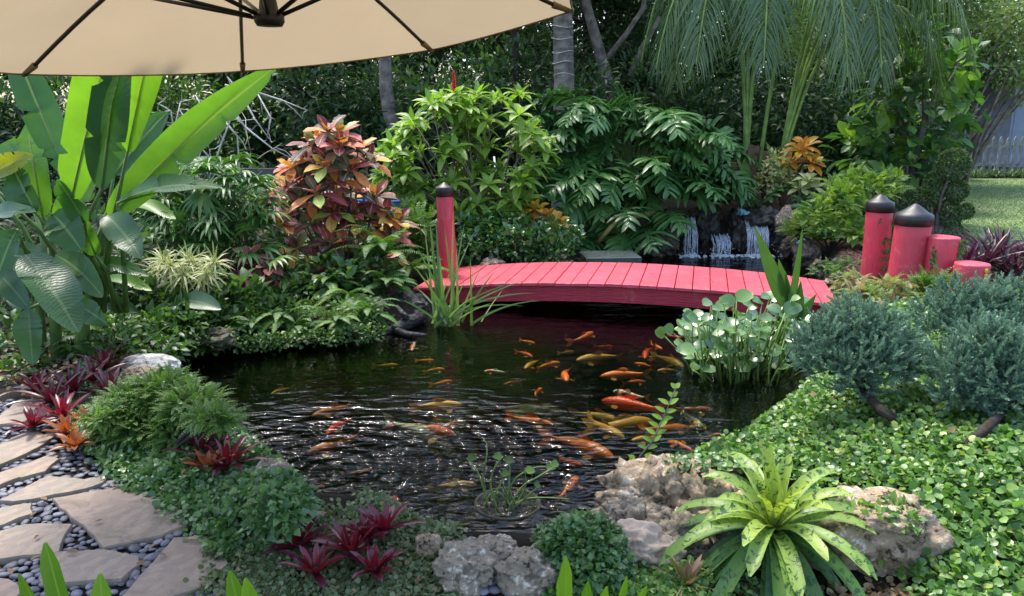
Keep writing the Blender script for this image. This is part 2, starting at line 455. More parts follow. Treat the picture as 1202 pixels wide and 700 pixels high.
def H(x, y):
    x, y = np.asarray(x, float), np.asarray(y, float)
    s = psd(x, y)
    land = 0.0 * x
    land = land + 0.26 * sstep(1.0, 2.2, x) * sstep(2.2, 3.2, y) * (1 - sstep(5.2, 7.0, y)) * sstep(0.0, 0.7, s)      # right-hand mound
    land = land + 0.10 * sstep(2.4, 3.2, x) * (1 - sstep(9, 11, y)) * sstep(5.5, 7, y)
    land = land + 0.16 * (1 - sstep(-3.2, -2.2, x)) * sstep(5.2, 6.2, y) * (1 - sstep(11, 13, y))                     # planted bank on the left
    land = land + 0.10 * sstep(-2.6, -1.8, x) * (1 - sstep(-1.6, -1.15, x)) * sstep(6.6, 7.6, y) * (1 - sstep(11, 13, y))
    land = land + 0.45 * np.exp(-((x - 2.3) / 2.4) ** 2 - ((y - 11.7) / 0.9) ** 2)                                   # berm behind the falls
    land = land + 0.10 * sstep(-1.2, -.8, x) * (1 - sstep(-.1, .4, x)) * sstep(2.4, 3.2, y) * (1 - sstep(3.8, 4.6, y)) * sstep(0, .3, s)
    land = land - 0.17 * np.exp(-((x + .75) / .55) ** 4 - ((y - 8.15) / .75) ** 4)                                      # hollow under the bridge end
    bank = -0.16 * (1 - sstep(0.0, 0.16, s))
    pond = -0.22 - 0.75 * sstep(0.0, 0.55, -s)
    return np.where(s > 0, land + bank, pond)
def on(px, py, dz=0.0):
    """the ground point seen at a pixel"""
    d = ray(px, py); t = 0.5
    for k in range(600):
        p = d * t
        if p[2] + CAMZ <= H(p[0], p[1]): break
        t += 0.05
    for k in range(30):
        p = d * t; t -= 0.3 * (float(H(p[0], p[1])) - p[2] - CAMZ) / (-d[2]) if d[2] < 0 else 0
    p = d * t
    return np.array([p[0], p[1], float(H(p[0], p[1])) + dz])

def above(px, py, h=0.0):
    """the point seen at a pixel that hangs h above the ground"""
    z = h
    for k in range(12):
        c = gp(px, py, z); z = z * .5 + .5 * (float(H(c[0], c[1])) + h)
    return gp(px, py, z)

def lift(p, h=0.03):
    """bring a buried point towards the viewer along its line of sight until it clears the ground"""
    p = np.asarray(p, float); c = np.array([0, 0, CAMZ])
    for k in range(60):
        q = c + (p - c) * (1 - k * .008)
        if q[2] >= float(H(q[0], q[1])) + h: return q
    return p

def grid_sheet(xs, ys, zf):
    X, Y = np.meshgrid(xs, ys); Z = zf(X, Y)
    v = np.stack([X, Y, Z], -1).reshape(-1, 3); nx = len(xs)
    i, j = np.meshgrid(np.arange(len(ys) - 1), np.arange(nx - 1), indexing='ij')
    a = (i * nx + j).ravel()
    return v, np.stack([a, a + 1, a + nx + 1, a + nx], 1)
xs = np.concatenate([[-400, -120, -50, -25, -15, -10], np.arange(-7, 7.01, 0.07), [8.5, 10, 15, 25, 50, 120, 400]])
ys = np.concatenate([[-200, -60, -20, -6, -2, 0], np.arange(0.6, 13, 0.07), [13.5, 15, 18, 24, 40, 120, 400]])
mb = MB(); v, q = grid_sheet(xs, ys, H); mb.add(v, q)
tag(mb.build('ground', M['soil'], origin=(0, 0, 0)), kind='structure')

m, nt, out = newmat('lawn')
v_ = objvec(nt)
c = ramp(nt, noise(nt, 0.9, 6, 0.6, v_).outputs[0], [(0.3, (0.10, 0.15, 0.055)), (0.5, (0.14, 0.20, 0.075)), (0.7, (0.19, 0.22, 0.11))])
c = mix(nt, 0.5, c, ramp(nt, noise(nt, 60, 3, .7, v_).outputs[0], [(0.3, (0.5, 0.5, 0.5)), (0.7, (1.5, 1.5, 1.4))]), 'MULTIPLY')
p = pbsdf(nt, c, 0.9, 0.2); nt.links.new(p.outputs[0], out.inputs[0]); M['lawn'] = m
mb = MB()
LAWN = np.array([(5.4, 8.6), (5.9, 11.0), (7.6, 13.2), (8.6, 16.0), (9.6, 18.5), (11.2, 20.6), (40, 20.6), (40, 8.6)])
n_ = len(LAWN); mb.add(np.column_stack([LAWN, np.full(n_, 0.0)]) + np.array([0, 0, 0.0]), None, [(0, k, k + 1) for k in range(1, n_ - 1)])
mb.v[0][:, 2] = 0.012
tag(mb.build('lawn', M['lawn'], origin=(0, 0, 0)), kind='structure')

# pond water: clear, dark with depth, mirror-like with ripples
m, nt, out = newmat('pond_water')
geo = nd(nt, 'ShaderNodeNewGeometry')
RC = gp(385, 552, WZ); RC2 = gp(535, 548, WZ)
WAVE_A, WAVE_R, WAVE_F = 0.150, 0.0110, 0.024
pos = geo.outputs['Position']
def vmul(vec, s):
    n = nd(nt, 'ShaderNodeVectorMath', operation='MULTIPLY'); nt.links.new(vec, n.inputs[0]); n.inputs[1].default_value = s; return n.outputs[0]
def vdist(c):
    n = nd(nt, 'ShaderNodeVectorMath', operation='DISTANCE'); nt.links.new(pos, n.inputs[0]); n.inputs[1].default_value = tuple(c); return n.outputs['Value']
d1 = vdist(RC)
wob = noise(nt, 2.2, 3, .5, pos)
d1w = math_(nt, 'ADD', d1, math_(nt, 'MULTIPLY', wob.outputs[0], 0.10))
rings = math_(nt, 'SINE', math_(nt, 'MULTIPLY', d1w, 50.0))
d2 = vdist(RC2)
near = ramp(nt, math_(nt, 'DIVIDE', math_(nt, 'MINIMUM', d1, math_(nt, 'ADD', d2, 0.02)), 2.0), [(0.0, (1, 1, 1)), (0.24, (0.75,) * 3), (0.42, (.16,) * 3), (0.75, (0.01,) * 3)])
n_long = noise(nt, 1.0, 3, 0.5, vmul(pos, (2.6, 7.0, 1)), 0.6)
n_fine = noise(nt, 1.0, 2, 0.5, vmul(pos, (9, 23, 1)), 1.0)
n_mid = noise(nt, 1.0, 2, 0.4, vmul(pos, (4.0, 10.5, 1)), 1.2)
h = math_(nt, 'MULTIPLY', n_long.outputs[0], 0.012)
h = math_(nt, 'ADD', h, math_(nt, 'MULTIPLY', math_(nt, 'MULTIPLY', n_mid.outputs[0], math_(nt, 'ADD', math_(nt, 'MULTIPLY', near, 0.98), 0.022)), WAVE_A))
h = math_(nt, 'ADD', h, math_(nt, 'MULTIPLY', math_(nt, 'MULTIPLY', rings, near), WAVE_R))
h = math_(nt, 'ADD', h, math_(nt, 'MULTIPLY', math_(nt, 'MULTIPLY', n_fine.outputs[0], math_(nt, 'ADD', math_(nt, 'MULTIPLY', near, 0.99), 0.012)), WAVE_F))
nrm = bump(nt, h, 1.0, 1.0)
fr = nd(nt, 'ShaderNodeFresnel'); fr.inputs[0].default_value = 1.42; nt.links.new(nrm, fr.inputs['Normal'])
gl = nd(nt, 'ShaderNodeBsdfGlossy'); gl.inputs['Roughness'].default_value = 0.05; nt.links.new(nrm, gl.inputs['Normal'])
tr = nd(nt, 'ShaderNodeBsdfTransparent'); tr.inputs[0].default_value = (0.80, 0.83, 0.76, 1)
ms = nd(nt, 'ShaderNodeMixShader'); nt.links.new(fr.outputs[0], ms.inputs[0]); nt.links.new(tr.outputs[0], ms.inputs[1]); nt.links.new(gl.outputs[0], ms.inputs[2])
nt.links.new(ms.outputs[0], out.inputs[0])
va = nd(nt, 'ShaderNodeVolumeAbsorption'); va.inputs['Color'].default_value = (0.50, 0.58, 0.36, 1); va.inputs['Density'].default_value = 3.6
nt.links.new(va.outputs[0], out.inputs['Volume'])
M['water'] = m
mb = MB()
wp = [(-3.4, 2.7), (4.6, 2.7), (4.6, 11.0), (-3.4, 11.0)]
vv = [(x, y, WZ) for x, y in wp] + [(x, y, -1.15) for x, y in wp]
mb.add(vv, [(0, 1, 2, 3), (7, 6, 5, 4)] + [(k, k + 4, (k + 1) % 4 + 4, (k + 1) % 4) for k in range(4)])
tag(mb.build('pond_water', M['water'], smooth=False, origin=(0, 0, 0)), kind='structure')

# ------------------------------------------------------------------ red painted wood
def redpaint(name, col, grain_axis=None):
    m, nt, out = newmat(name)
    v = objvec(nt)
    mp = nd(nt, 'ShaderNodeMapping'); nt.links.new(v, mp.inputs[0])
    mp.inputs['Scale'].default_value = grain_axis or (1, 1, 1)
    n1 = noise(nt, 5, 5, .6, v); n2 = noise(nt, 14, 6, .65, mp.outputs[0]); n3 = noise(nt, 2.2, 3, .5, v)
    att = nd(nt, 'ShaderNodeAttribute', attribute_name='leaf'); sep = nd(nt, 'ShaderNodeSeparateColor'); nt.links.new(att.outputs['Color'], sep.inputs[0])
    c = mix(nt, 0.7, col, ramp(nt, sep.outputs[2], [(0, (0.80, 0.80, 0.82)), (1, (1.18, 1.2, 1.2))]), 'MULTIPLY')
    c = mix(nt, 0.6, c, ramp(nt, n1.outputs[0], [(0.3, (0.82, 0.8, 0.8)), (0.7, (1.12, 1.15, 1.15))]), 'MULTIPLY')
    c = mix(nt, ramp(nt, n3.outputs[0], [(0.52, (0,) * 3), (0.72, (.45,) * 3)]), c, tuple(k * 0.55 for k in col))
    n6 = noise(nt, 7, 7, .72, v, .5)
    c = mix(nt, ramp(nt, n6.outputs[0], [(.56, (0,) * 3), (.68, (.38,) * 3)]), c, (.62, .22, .22))
    c = mix(nt, ramp(nt, n6.outputs[0], [(.30, (.55,) * 3), (.42, (0,) * 3)]), c, tuple(k * .4 for k in col))
    cr = ramp(nt, n2.outputs[0], [(0.33, (.8,) * 3), (0.365, (0,) * 3)])
    c = mix(nt, cr, c, (0.09, 0.012, 0.015))
    p = pbsdf(nt, c, 0.42, 0.5, bump(nt, n2.outputs[0], 0.7, 0.012))
    nt.links.new(p.outputs[0], out.inputs[0]); return m
RED = (0.56, 0.052, 0.082)
M['red_deck'] = redpaint('red_deck', (0.58, 0.075, 0.105), (1, 1, 1))
M['red_beam'] = redpaint('red_beam', (0.44, 0.024, 0.050), (.4, .4, 6))
M['red_post'] = redpaint('red_post', RED, (6, 6, .35))

BA, BB = np.array([-1.02, 7.775]), np.array([2.98, 6.795])
bu = nz(BB - BA); bv = np.array([-bu[1], bu[0]]); BLEN = float(np.linalg.norm(BB - BA)); BW = 1.06
def bz(s): return -0.025 + 0.065 * s + 0.125 * 4 * s * (1 - s)
def bpnt(s, w, dz=0.0):
    p = BA + bu * BLEN * s + bv * w; return np.array([p[0], p[1], bz(s) + dz])
rng = np.random.default_rng(3)
br = thing('footbridge', bpnt(0.5, BW / 2, -0.2), 'low arched footbridge of pinkish red painted planks across the pond', 'bridge')
mb = MB(); NP = 25
for k in range(NP):
    s0, s1 = k / NP, (k + 1) / NP; g_ = 0.004 / BLEN
    a, b = bpnt(s0 + g_, 0), bpnt(s1 - g_, 0); ctr = (a + b) / 2; ax = (b - a) / 2
    j = rng.normal(0, 0.006)
    c3 = ctr + np.array([*(bv * (BW / 2 + j)), rng.normal(0, 0.0012)]) + np.array([0, 0, -0.017])
    box(mb, c3, ax, np.array([*(bv * (BW / 2 + 0.025)), 0]), np.array([0, 0, 0.017]), (0, .5, rng.random(), rng.random()), bev=0.004)
mb.build('plank_deck', M['red_deck'], br, smooth=False)
mb.t, nail = [], MB()
for w, nm in ((0.03, 'side_beam'), (BW - 0.03, 'side_beam'), (BW / 2, 'centre_beam')):
    b = MB(); S = np.linspace(0.002, 0.998, 40); hw = 0.022
    top = [bpnt(s, w, -0.0365) for s in S]; n_ = len(S); V = []
    for s, t_ in zip(S, top):
        o = np.array([*(bv * hw), 0]); low = np.array([0, 0, -0.155])
        V += [t_ - o, t_ + o, t_ + o + low, t_ - o + low]
    Q = [(i * 4 + k, i * 4 + (k + 1) % 4, i * 4 + 4 + (k + 1) % 4, i * 4 + 4 + k) for i in range(n_ - 1) for k in range(4)] + [(0, 3, 2, 1), tuple((n_ - 1) * 4 + k for k in range(4))]
    b.add(V, Q, a=(0, .5, .5, .5)); b.build(nm, M['red_beam'], br, smooth=False)

# ------------------------------------------------------------------ pilings beside the bridge
def lathe(mb, c, prof, sides=28, tilt=(0, 0), rnd=.5, wob=0.0, seed=0):
    c = np.asarray(c, float); th = np.linspace(0, 2 * np.pi, sides, endpoint=False); V = []
    w = 1 + wob * np.sin(3 * th + seed) + wob * .6 * np.sin(5 * th + seed * 2)
    for r, z in prof:
        V.append(np.stack([r * w * np.cos(th) + tilt[0] * z, r * w * np.sin(th) + tilt[1] * z, np.full(sides, z)], 1) + c)
    V = np.array(V).reshape(-1, 3); n_ = len(prof)
    i, j = np.meshgrid(np.arange(n_ - 1), np.arange(sides), indexing='ij')
    q = np.stack([i * sides + j, i * sides + (j + 1) % sides, (i + 1) * sides + (j + 1) % sides, (i + 1) * sides + j], -1).reshape(-1, 4)
    mb.add(V, q, a=(0, .5, rnd, rnd))
def piling(loc, r, h, label, cap, seed, tilt=(0, 0)):
    t = thing('wooden_piling', loc, label, 'piling', 'red wooden pilings at the bridge ends')
    b = MB()
    pr = [(r * 1.06, -.15), (r * 1.05, 0), (r * 1.0, h * .35), (r * .98, h * .7), (r * .97, h - .012), (r * .94, h)] + ([] if cap else [(r * .5, h + .004), (0.002, h + .002)])
    lathe(b, loc, pr, 28, tilt, .5, 0.012, seed); b.build('post', M['red_post'], t)
    if cap:
        c = MB(); rc = r * 1.045
        lathe(c, loc, [(r * .9, h - .075), (rc, h - .08), (rc * 1.005, h - .01), (rc * .985, h + .004), (rc * .96, h + .02), (rc * .7, h + r * .26), (rc * .4, h + r * .49), (rc * .12, h + r * .70), (0.002, h + r * .74)], 28, tilt, .5)
        c.build('cap', M['black_cap'], t)
    return t
def pil(px0, px1, ytop, Y, base, label, cap, seed, tilt=(0, 0)):
    c = at((px0 + px1) / 2, ytop, Y); r = (px1 - px0) / 2 * Y / FOC / 1.03
    h = c[2] - base
    if cap: h -= r * .74
    loc = np.array([c[0] - tilt[0] * h, c[1] - tilt[1] * h, base])
    piling(loc, r, h, label, cap, seed, tilt); return loc, r, h
PILS = [
    pil(1019, 1050, 228, 7.75, 0.06, 'tall red piling with pointed black cap, creeper climbing between it and its bigger neighbour', True, 1, (-.03, 0)),
    pil(1054, 1096, 239, 7.25, 0.06, 'thickest red piling with pointed black cap, standing in front of the tall slim one', True, 2, (.02, 0)),
    pil(1089, 1127, 278, 7.1, 0.08, 'flat topped red piling without cap, middle height, with creeper strands down its face', False, 3),
    pil(1121, 1162, 309, 6.8, 0.08, 'shortest flat topped red piling, cracked, with a yellow painted mark', False, 4),
    pil(511, 532, 214, 8.25, -.02, 'slim red post with black cap standing alone among the leaves left of the bridge', True, 5, (-.03, 0)),
]
M['yellow_paint'] = plain('yellow_paint', (0.75, 0.55, 0.03), 0.5)
loc, r_, h_ = PILS[3]
mk = MB(); th = R(-72)
for k, dz in enumerate((-.045, -.085, -.12, -.155)):
    vv, ff = ICO[2]; rr = (0.022, 0.018, 0.022, .016)[k]
    p = loc + np.array([math.cos(th) * r_ * 1.015, math.sin(th) * r_ * 1.015, h_ + dz])
    a1 = np.array([-math.sin(th), math.cos(th), 0]); a2 = np.array([0, 0, 1.0]); a3 = np.cross(a1, a2)
    mk.add(p + vv[:, :1] * rr * a1 + vv[:, 1:2] * rr * 1.1 * a2 + vv[:, 2:] * 0.008 * a3, t=ff)
mk.build('painted_mark', M['yellow_paint'], [o for o in bpy.data.objects if o.name.startswith('wooden_piling') and 'shortest' in o['label']][0])

# ------------------------------------------------------------------ cantilever umbrella
m, nt, out = newmat('canopy_cloth')
v = objvec(nt)
c = mix(nt, noise(nt, 3, 4, .6, v).outputs[0], (0.285, 0.222, 0.138), (0.325, 0.255, 0.160))
wv = noise(nt, 900, 2, .5, v)
di = nd(nt, 'ShaderNodeBsdfDiffuse'); nt.links.new(c, di.inputs[0]); nt.links.new(bump(nt, math_(nt, 'ADD', math_(nt, 'MULTIPLY', wv.outputs[0], .02), noise(nt, 4, 3, .6, v, 1.0).outputs[0]), .35, .03), di.inputs['Normal'])
tl = nd(nt, 'ShaderNodeBsdfTranslucent'); nt.links.new(c, tl.inputs[0])
ms = nd(nt, 'ShaderNodeMixShader'); ms.inputs[0].default_value = 0.55
nt.links.new(di.outputs[0], ms.inputs[1]); nt.links.new(tl.outputs[0], ms.inputs[2]); nt.links.new(ms.outputs[0], out.inputs[0])
M['canopy'] = m
UC = np.array([-1.09, 3.3]); UR = 1.45
def uz(x, y): return 2.085 + 0.1 * (x - UC[0]) - 0.045 * (y - UC[1])
um = thing('patio_umbrella', (UC[0], UC[1], 2.085), 'large tan patio umbrella with black ribs seen from below, reaching in over the path', 'umbrella')
VA = [R(109 - 45 * k) for k in range(8)]
rim = [np.array([UC[0] + UR * math.cos(a), UC[1] + UR * math.sin(a), 0]) for a in VA]
for p in rim: p[2] = uz(p[0], p[1])
apex = np.array([UC[0] + .02, UC[1], 2.56])
mb = MB(); NS = 14
for k in range(8):
    A, B = rim[k], rim[(k + 1) % 8]; V = []
    for i in range(NS + 1):
        f = i / NS
        for j in range(9):
            u = j / 8
            p = apex * (1 - f) + (A * (1 - u) + B * u) * f
            s = 4 * u * (1 - u)
            p = p + np.array([0, 0, -0.014 * s * f * f + 0.05 * math.sin(math.pi * f) * (1 - .5 * s)])
            p[:2] += (UC - (A[:2] + B[:2]) / 2) * 0.014 * s * f * f
            V.append(p)
    i, j = np.meshgrid(np.arange(NS), np.arange(8), indexing='ij'); a = (i * 9 + j).ravel()
    q = np.stack([a, a + 1, a + 10, a + 9], 1)
    q = q[~((q[:, 0] == q[:, 1]))]
    mb.add(V, q, a=(0, .5, .5, .5))
mb.build('canopy', M['canopy'], um)
M['hem'] = plain('hem', (0.30, 0.23, 0.15), 0.9, 0.1)
hb = MB()
for k in range(8):
    A, B = rim[k], rim[(k + 1) % 8]; P = []
    for j in range(9):
        u = j / 8; s = 4 * u * (1 - u); p = A * (1 - u) + B * u + np.array([0, 0, -0.014 * s])
        p = p.copy(); p[:2] += (UC - (A[:2] + B[:2]) / 2) * 0.014 * s; P.append(p + np.array([0, 0, -.003]))
    tube(hb, P, 0.004, 5)
hb.build('hem', M['hem'], um)
hub = np.array([UC[0] + .11, UC[1], 2.105])
hubm = MB(); lathe(hubm, hub, [(.002, -.022), (.05, -.022), (.06, -.005), (.06, .02), (.04, .03), (.03, .10), (.028, .36), (.002, .37)], 20)
hubm.build('hub', M['frame_black'], um)
for k in range(8):
    A = rim[k]; b = MB()
    P = [apex * (1 - f) + A * f + np.array([0, 0, 0.05 * math.sin(math.pi * f) - 0.016]) for f in np.linspace(0.03, 0.985, 12)]
    tube(b, P, 0.0095, 6); rb = b.build('rib', M['frame_black'], um)
    e = MB(); tube(e, [A * .93 + apex * .07 + [0, 0, -.006], A * 1.0 + [0, 0, -.006]], [.017, .012], 6); sub(e, 'pocket', M['hem'], rb)
    s_ = MB(); mid = apex * .48 + A * .52 + np.array([0, 0, 0.05 - .016]); tube(s_, [hub + (mid - hub) * .08, mid], .009, 6); sub(s_, 'strut', M['frame_black'], rb)
b = MB(); mast = np.array([-3.05, 1.55, 0])
tube(b, [mast, mast + [0, 0, 2.7]], .035, 10); b.build('mast', M['frame_black'], um)
b = MB(); tube(b, [mast + [0, 0, 1.9], (mast + apex) / 2 + [0, 0, .75], apex + [0, 0, .28]], .026, 8); tube(b, [apex + [0, 0, .3], apex + [0, 0, -.1]], .02, 8); b.build('arm', M['frame_black'], um)
b = MB(); box(b, mast + [0, 0, .03], (.45, 0, 0), (0, .06, 0), (0, 0, .03)); box(b, mast + [0, 0, .031], (.06, 0, 0), (0, .45, 0), (0, 0, .029)); b.build('base', M['frame_black'], um)

# ------------------------------------------------------------------ flagstone path
m, nt, out = newmat('flagstone')
v = objvec(nt); oi = nd(nt, 'ShaderNodeObjectInfo')
n1 = noise(nt, 2.2, 5, .6, v); n2 = noise(nt, 26, 6, .7, v); n3 = noise(nt, 5, 6, .55, v, 1.5)
c = mix(nt, oi.outputs['Random'], (0.27, 0.205, 0.160), (0.24, 0.215, 0.180))
c = mix(nt, 0.8, c, ramp(nt, n1.outputs[0], [(0.3, (.78, .78, .8)), (0.7, (1.18, 1.12, 1.05))]), 'MULTIPLY')
c = mix(nt, 0.5, c, ramp(nt, n2.outputs[0], [(0.3, (.75,) * 3), (0.7, (1.2,) * 3)]), 'MULTIPLY')
st = ramp(nt, n3.outputs[0], [(0.52, (0,) * 3), (0.535, (.5,) * 3)])
c = mix(nt, st, c, (0.34, 0.26, 0.20))
n4 = noise(nt, 7, 7, .7, v, .8); n5 = noise(nt, 2.6, 4, .6, v)
c = mix(nt, ramp(nt, n4.outputs[0], [(.54, (0,) * 3), (.66, (.6,) * 3)]), c, (.10, .085, .07))
c = mix(nt, ramp(nt, n5.outputs[0], [(.56, (0,) * 3), (.70, (.45,) * 3)]), c, (.09, .10, .06))
hh = math_(nt, 'ADD', math_(nt, 'MULTIPLY', n2.outputs[0], .4), math_(nt, 'MULTIPLY', st, .5))
p = pbsdf(nt, c, 0.8, 0.35, bump(nt, hh, .3, .006)); nt.links.new(p.outputs[0], out.inputs[0]); M['flag'] = m
STONES = [
    ([(63.6, 586), (137, 572), (172, 579), (216, 597), (215, 615), (186, 627), (122, 640), (113, 626), (92, 612)], 'largest pinkish flagstone, flaking on top, with creeper crossing its back edge'),
    ([(60, 649), (120, 646), (161, 652), (160, 662), (141, 678), (74, 682), (54, 670)], 'grey flat flagstone with a faint pale stripe behind the strap leaf tips'),
    ([(204, 633), (228, 630), (257, 635), (264, 662), (245, 684), (190, 702), (140, 705)], 'smooth brown wedge shaped flagstone against the ground cover'),
    ([(-14, 628), (30, 615), (83, 615), (72, 630), (67, 647), (-14, 657)], 'brown flagstone with one small dark seed lying on it'),
    ([(-14, 598), (34, 591), (37, 602), (-14, 621)], 'small grey flagstone cut by the picture edge beside dry leaves'),
    ([(2, 586), (57, 559), (97, 563), (125, 558), (118, 566), (97, 574), (17, 588)], 'long pale flagstone reaching under the creeper, behind the largest one'),
    ([(-14, 576), (-14, 561), (21, 560)], 'small triangular flagstone sliver between pebbles'),
    ([(-8, 558), (28, 545), (60, 533), (66, 540), (52, 552), (26, 561), (4, 560)], 'pale brown flagstone in line with the orange bromeliads'),
    ([(-14, 548), (0, 522), (32, 506), (62, 512), (42, 526), (20, 537)], 'dark shaded flagstone beside the small red bromeliad'),
    ([(-14, 500), (18, 472), (52, 466), (62, 484), (30, 494)], 'shaded flagstone farthest up the path under the banana leaves'),
    ([(-14, 678), (10, 680), (26, 690), (14, 706), (-14, 706)], 'corner of a pale pinkish flagstone at the lowest edge'),
]
STP = []
rng = np.random.default_rng(11)
for pts, lab in STONES:
    P = np.array([gp(a, b, 0.03)[:2] for a, b in pts]); STP.append(P)
    # roughen the outline
    Q = []
    for k in range(len(P)):
        a, b = P[k], P[(k + 1) % len(P)]; n_ = max(2, int(np.linalg.norm(b - a) / .05))
        for i in range(n_):
            Q.append(a + (b - a) * i / n_ + rng.normal(0, .004, 2))
    Q = np.array(Q)
    Q = Q.mean(0) + (Q - Q.mean(0)) * 1.05
    c = Q.mean(0); n_ = len(Q); b = MB(); V = []
    for sc_, z in ((1.0, -.02), (1.0, .022), (.985, .03)):
        V.append(np.column_stack([c + (Q - c) * sc_, np.full(n_, z) + rng.normal(0, .001, n_)]))
    V.append(np.array([[c[0], c[1], .031]]))
    q = [(r * n_ + k, r * n_ + (k + 1) % n_, (r + 1) * n_ + (k + 1) % n_, (r + 1) * n_ + k) for r in range(2) for k in range(n_)]
    t = [(2 * n_ + k, 2 * n_ + (k + 1) % n_, 3 * n_) for k in range(n_)]
    b.add(np.concatenate(V), q, t)
    o = b.build('flagstone', M['flag'], smooth=False); tag(o, lab, 'flagstone', 'flagstones of the garden path')

# river pebbles between the stones
M['pebble'] = plain('pebble', (0.085, 0.092, 0.125), 0.5, 0.5, 0.35, 14, .15, 60, (0.14, 0.145, 0.175))
m = M['pebble']; nt = m.node_tree; bs = [n for n in nt.nodes if n.type == 'BSDF_PRINCIPLED'][0]
oi = nd(nt, 'ShaderNodeObjectInfo'); src = bs.inputs['Base Color'].links[0].from_socket
nt.links.new(mix(nt, 1.0, src, ramp(nt, oi.outputs['Random'], [(0, (.6, .6, .62)), (.6, (1.05, 1.05, 1.05)), (1, (1.7, 1.65, 1.55))]), 'MULTIPLY'), bs.inputs['Base Color'])
rng = np.random.default_rng(5)
PM = []
for k in range(6):
    v, f = ICO[2]; b = MB(); o = np.array([p * (1 + .16 * mnoise.noise(Vector(p) * 1.1 + Vector((k * 9.1, 2, 3)))) for p in v]); b.add(o, t=f, a=(0, .5, k / 6, .5)); PM.append(b.mesh('pebble', M['pebble']))
cand = []
region = np.array([gp(*p)[:2] for p in ((-40, 700), (-40, 475), (62, 470), (110, 545), (150, 565), (215, 612), (262, 640), (262, 704))])
lo, hi = region.min(0), region.max(0)
kept = []; stuffp = []
def far_ok(p, r, lst):
    return all((p[0] - q[0]) ** 2 + (p[1] - q[1]) ** 2 > ((r + q[2]) * .80) ** 2 for q in lst)
tries = rng.uniform(lo, hi, (16000, 2))
sdr = psd(tries[:, 0], tries[:, 1], region); sds = np.min([psd(tries[:, 0], tries[:, 1], S_) for S_ in STP], 0)
for p, a, s_ in zip(tries, sdr, sds):
    if a > 0 or s_ < 0.008: continue
    r = rng.uniform(.013, .028)
    if s_ < r * .6: r = .012
    if far_ok(p, r, kept): kept.append((p[0], p[1], r))
kept.sort(key=lambda q: q[1])
pg = 'river pebbles between the flagstones'
first = True
sb = MB(); vico, fico = ICO[2]
def pebble_at(x, y, r, z, lab):
    o = bpy.data.objects.new('pebble', PM[int(rng.integers(6))]); COL.objects.link(o)
    o.location = (x, y, z); o.scale = (r * rng.uniform(1.0, 1.35), r * rng.uniform(.8, 1.0), r * rng.uniform(.38, .5)); o.rotation_euler = (rng.normal(0, .12), rng.normal(0, .12), rng.uniform(0, 3.14))
    tag(o, lab, 'pebble', pg)
for k, (x, y, r) in enumerate(kept):
    if k < 270: pebble_at(x, y, r, .010, 'smooth blue grey river pebble between the flagstones')
    else: sb.add(vico * [r * 1.15, r * .9, r * .45] + np.array([x, y, .010]), t=fico, a=(0, .5, rng.random(), .5))
for k in range(220):   # a second layer filling the gaps
    x, y = rng.uniform(lo, hi)
    pp = np.array([[x, y]])
    if psd(pp[:, 0], pp[:, 1], region)[0] < 0 and min(psd(pp[:, 0], pp[:, 1], S_)[0] for S_ in STP) > .02:
        sb.add(vico * [.02, .017, .009] + np.array([x, y, .0]), t=fico, a=(0, .5, rng.random(), .5))
tag(sb.build('pebbles', M['pebble'], origin=(0, 0, 0)), 'river pebbles filling the rest of the path joints', 'pebbles', kind='stuff')
pk = []
for px, py in ((565, 683), (574, 688), (585, 681), (594, 690), (603, 684), (558, 692), (612, 692), (580, 696), (598, 698), (568, 697), (548, 697), (705, 697), (720, 640), (712, 646)):
    g_ = on(px, py); r = rng.uniform(.022, .034)
    pebble_at(g_[0], g_[1], r, g_[2] + .012, 'smooth dark pebble at the foot of the grey limestone rocks'); bpy.context.scene.collection.objects[-1]['group'] = 'dark pebbles by the rocks'
# ------------------------------------------------------------------ leaf materials
M['lf_dark'] = leafmat('leaf_dark', [(0, (.026, .062, .026)), (.6, (.045, .10, .04)), (1, (.075, .14, .05))], .42, .38)
M['lf_mid'] = leafmat('leaf_mid', [(0, (.030, .075, .020)), (.6, (.055, .13, .032)), (1, (.10, .19, .04))], .4, .38)
M['lf_pale'] = leafmat('leaf_pale', [(0, (.10, .17, .06)), (.6, (.17, .26, .09)), (1, (.26, .33, .13))], .5, .4)
M['lf_lime'] = leafmat('leaf_lime', [(0, (.13, .25, .03)), (.6, (.21, .37, .05)), (1, (.32, .46, .08))], .42, .42, rib=(.25, .38, .10))
M['lf_ming'] = leafmat('leaf_ming', [(0, (.085, .17, .04)), (.6, (.13, .25, .055)), (1, (.20, .31, .085))], .5, .4)
M['lf_limefern'] = leafmat('leaf_limefern', [(0, (.13, .24, .035)), (.6, (.20, .34, .055)), (1, (.31, .41, .11))], .5, .42)
M['lf_pinkfern'] = leafmat('leaf_pinkfern', [(0, (.13, .22, .05)), (.5, (.20, .30, .08)), (.75, (.30, .28, .13)), (1, (.34, .19, .14))], .5, .4)
M['lf_philo'] = leafmat('leaf_philo', [(0, (.036, .12, .032)), (.6, (.065, .185, .05)), (1, (.11, .25, .06))], .32, .28, rib=(.12, .2, .06), ribw=.05, spec=.6)
M['lf_bigleaf'] = leafmat('leaf_bigleaf', [(0, (.035, .10, .035)), (.55, (.06, .16, .05)), (1, (.20, .36, .05))], .3, .42, rib=(.12, .22, .07), ribw=.05, vein=.3, spec=.6)
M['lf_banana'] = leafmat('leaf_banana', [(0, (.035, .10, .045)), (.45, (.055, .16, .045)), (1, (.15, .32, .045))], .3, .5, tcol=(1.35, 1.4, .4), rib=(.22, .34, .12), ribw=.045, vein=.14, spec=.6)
M['lf_banana_dark'] = leafmat('leaf_banana_dark', [(0, (.032, .095, .042)), (1, (.055, .14, .05))], .33, .30, rib=(.12, .2, .09), ribw=.05, vein=.15, spec=.6)
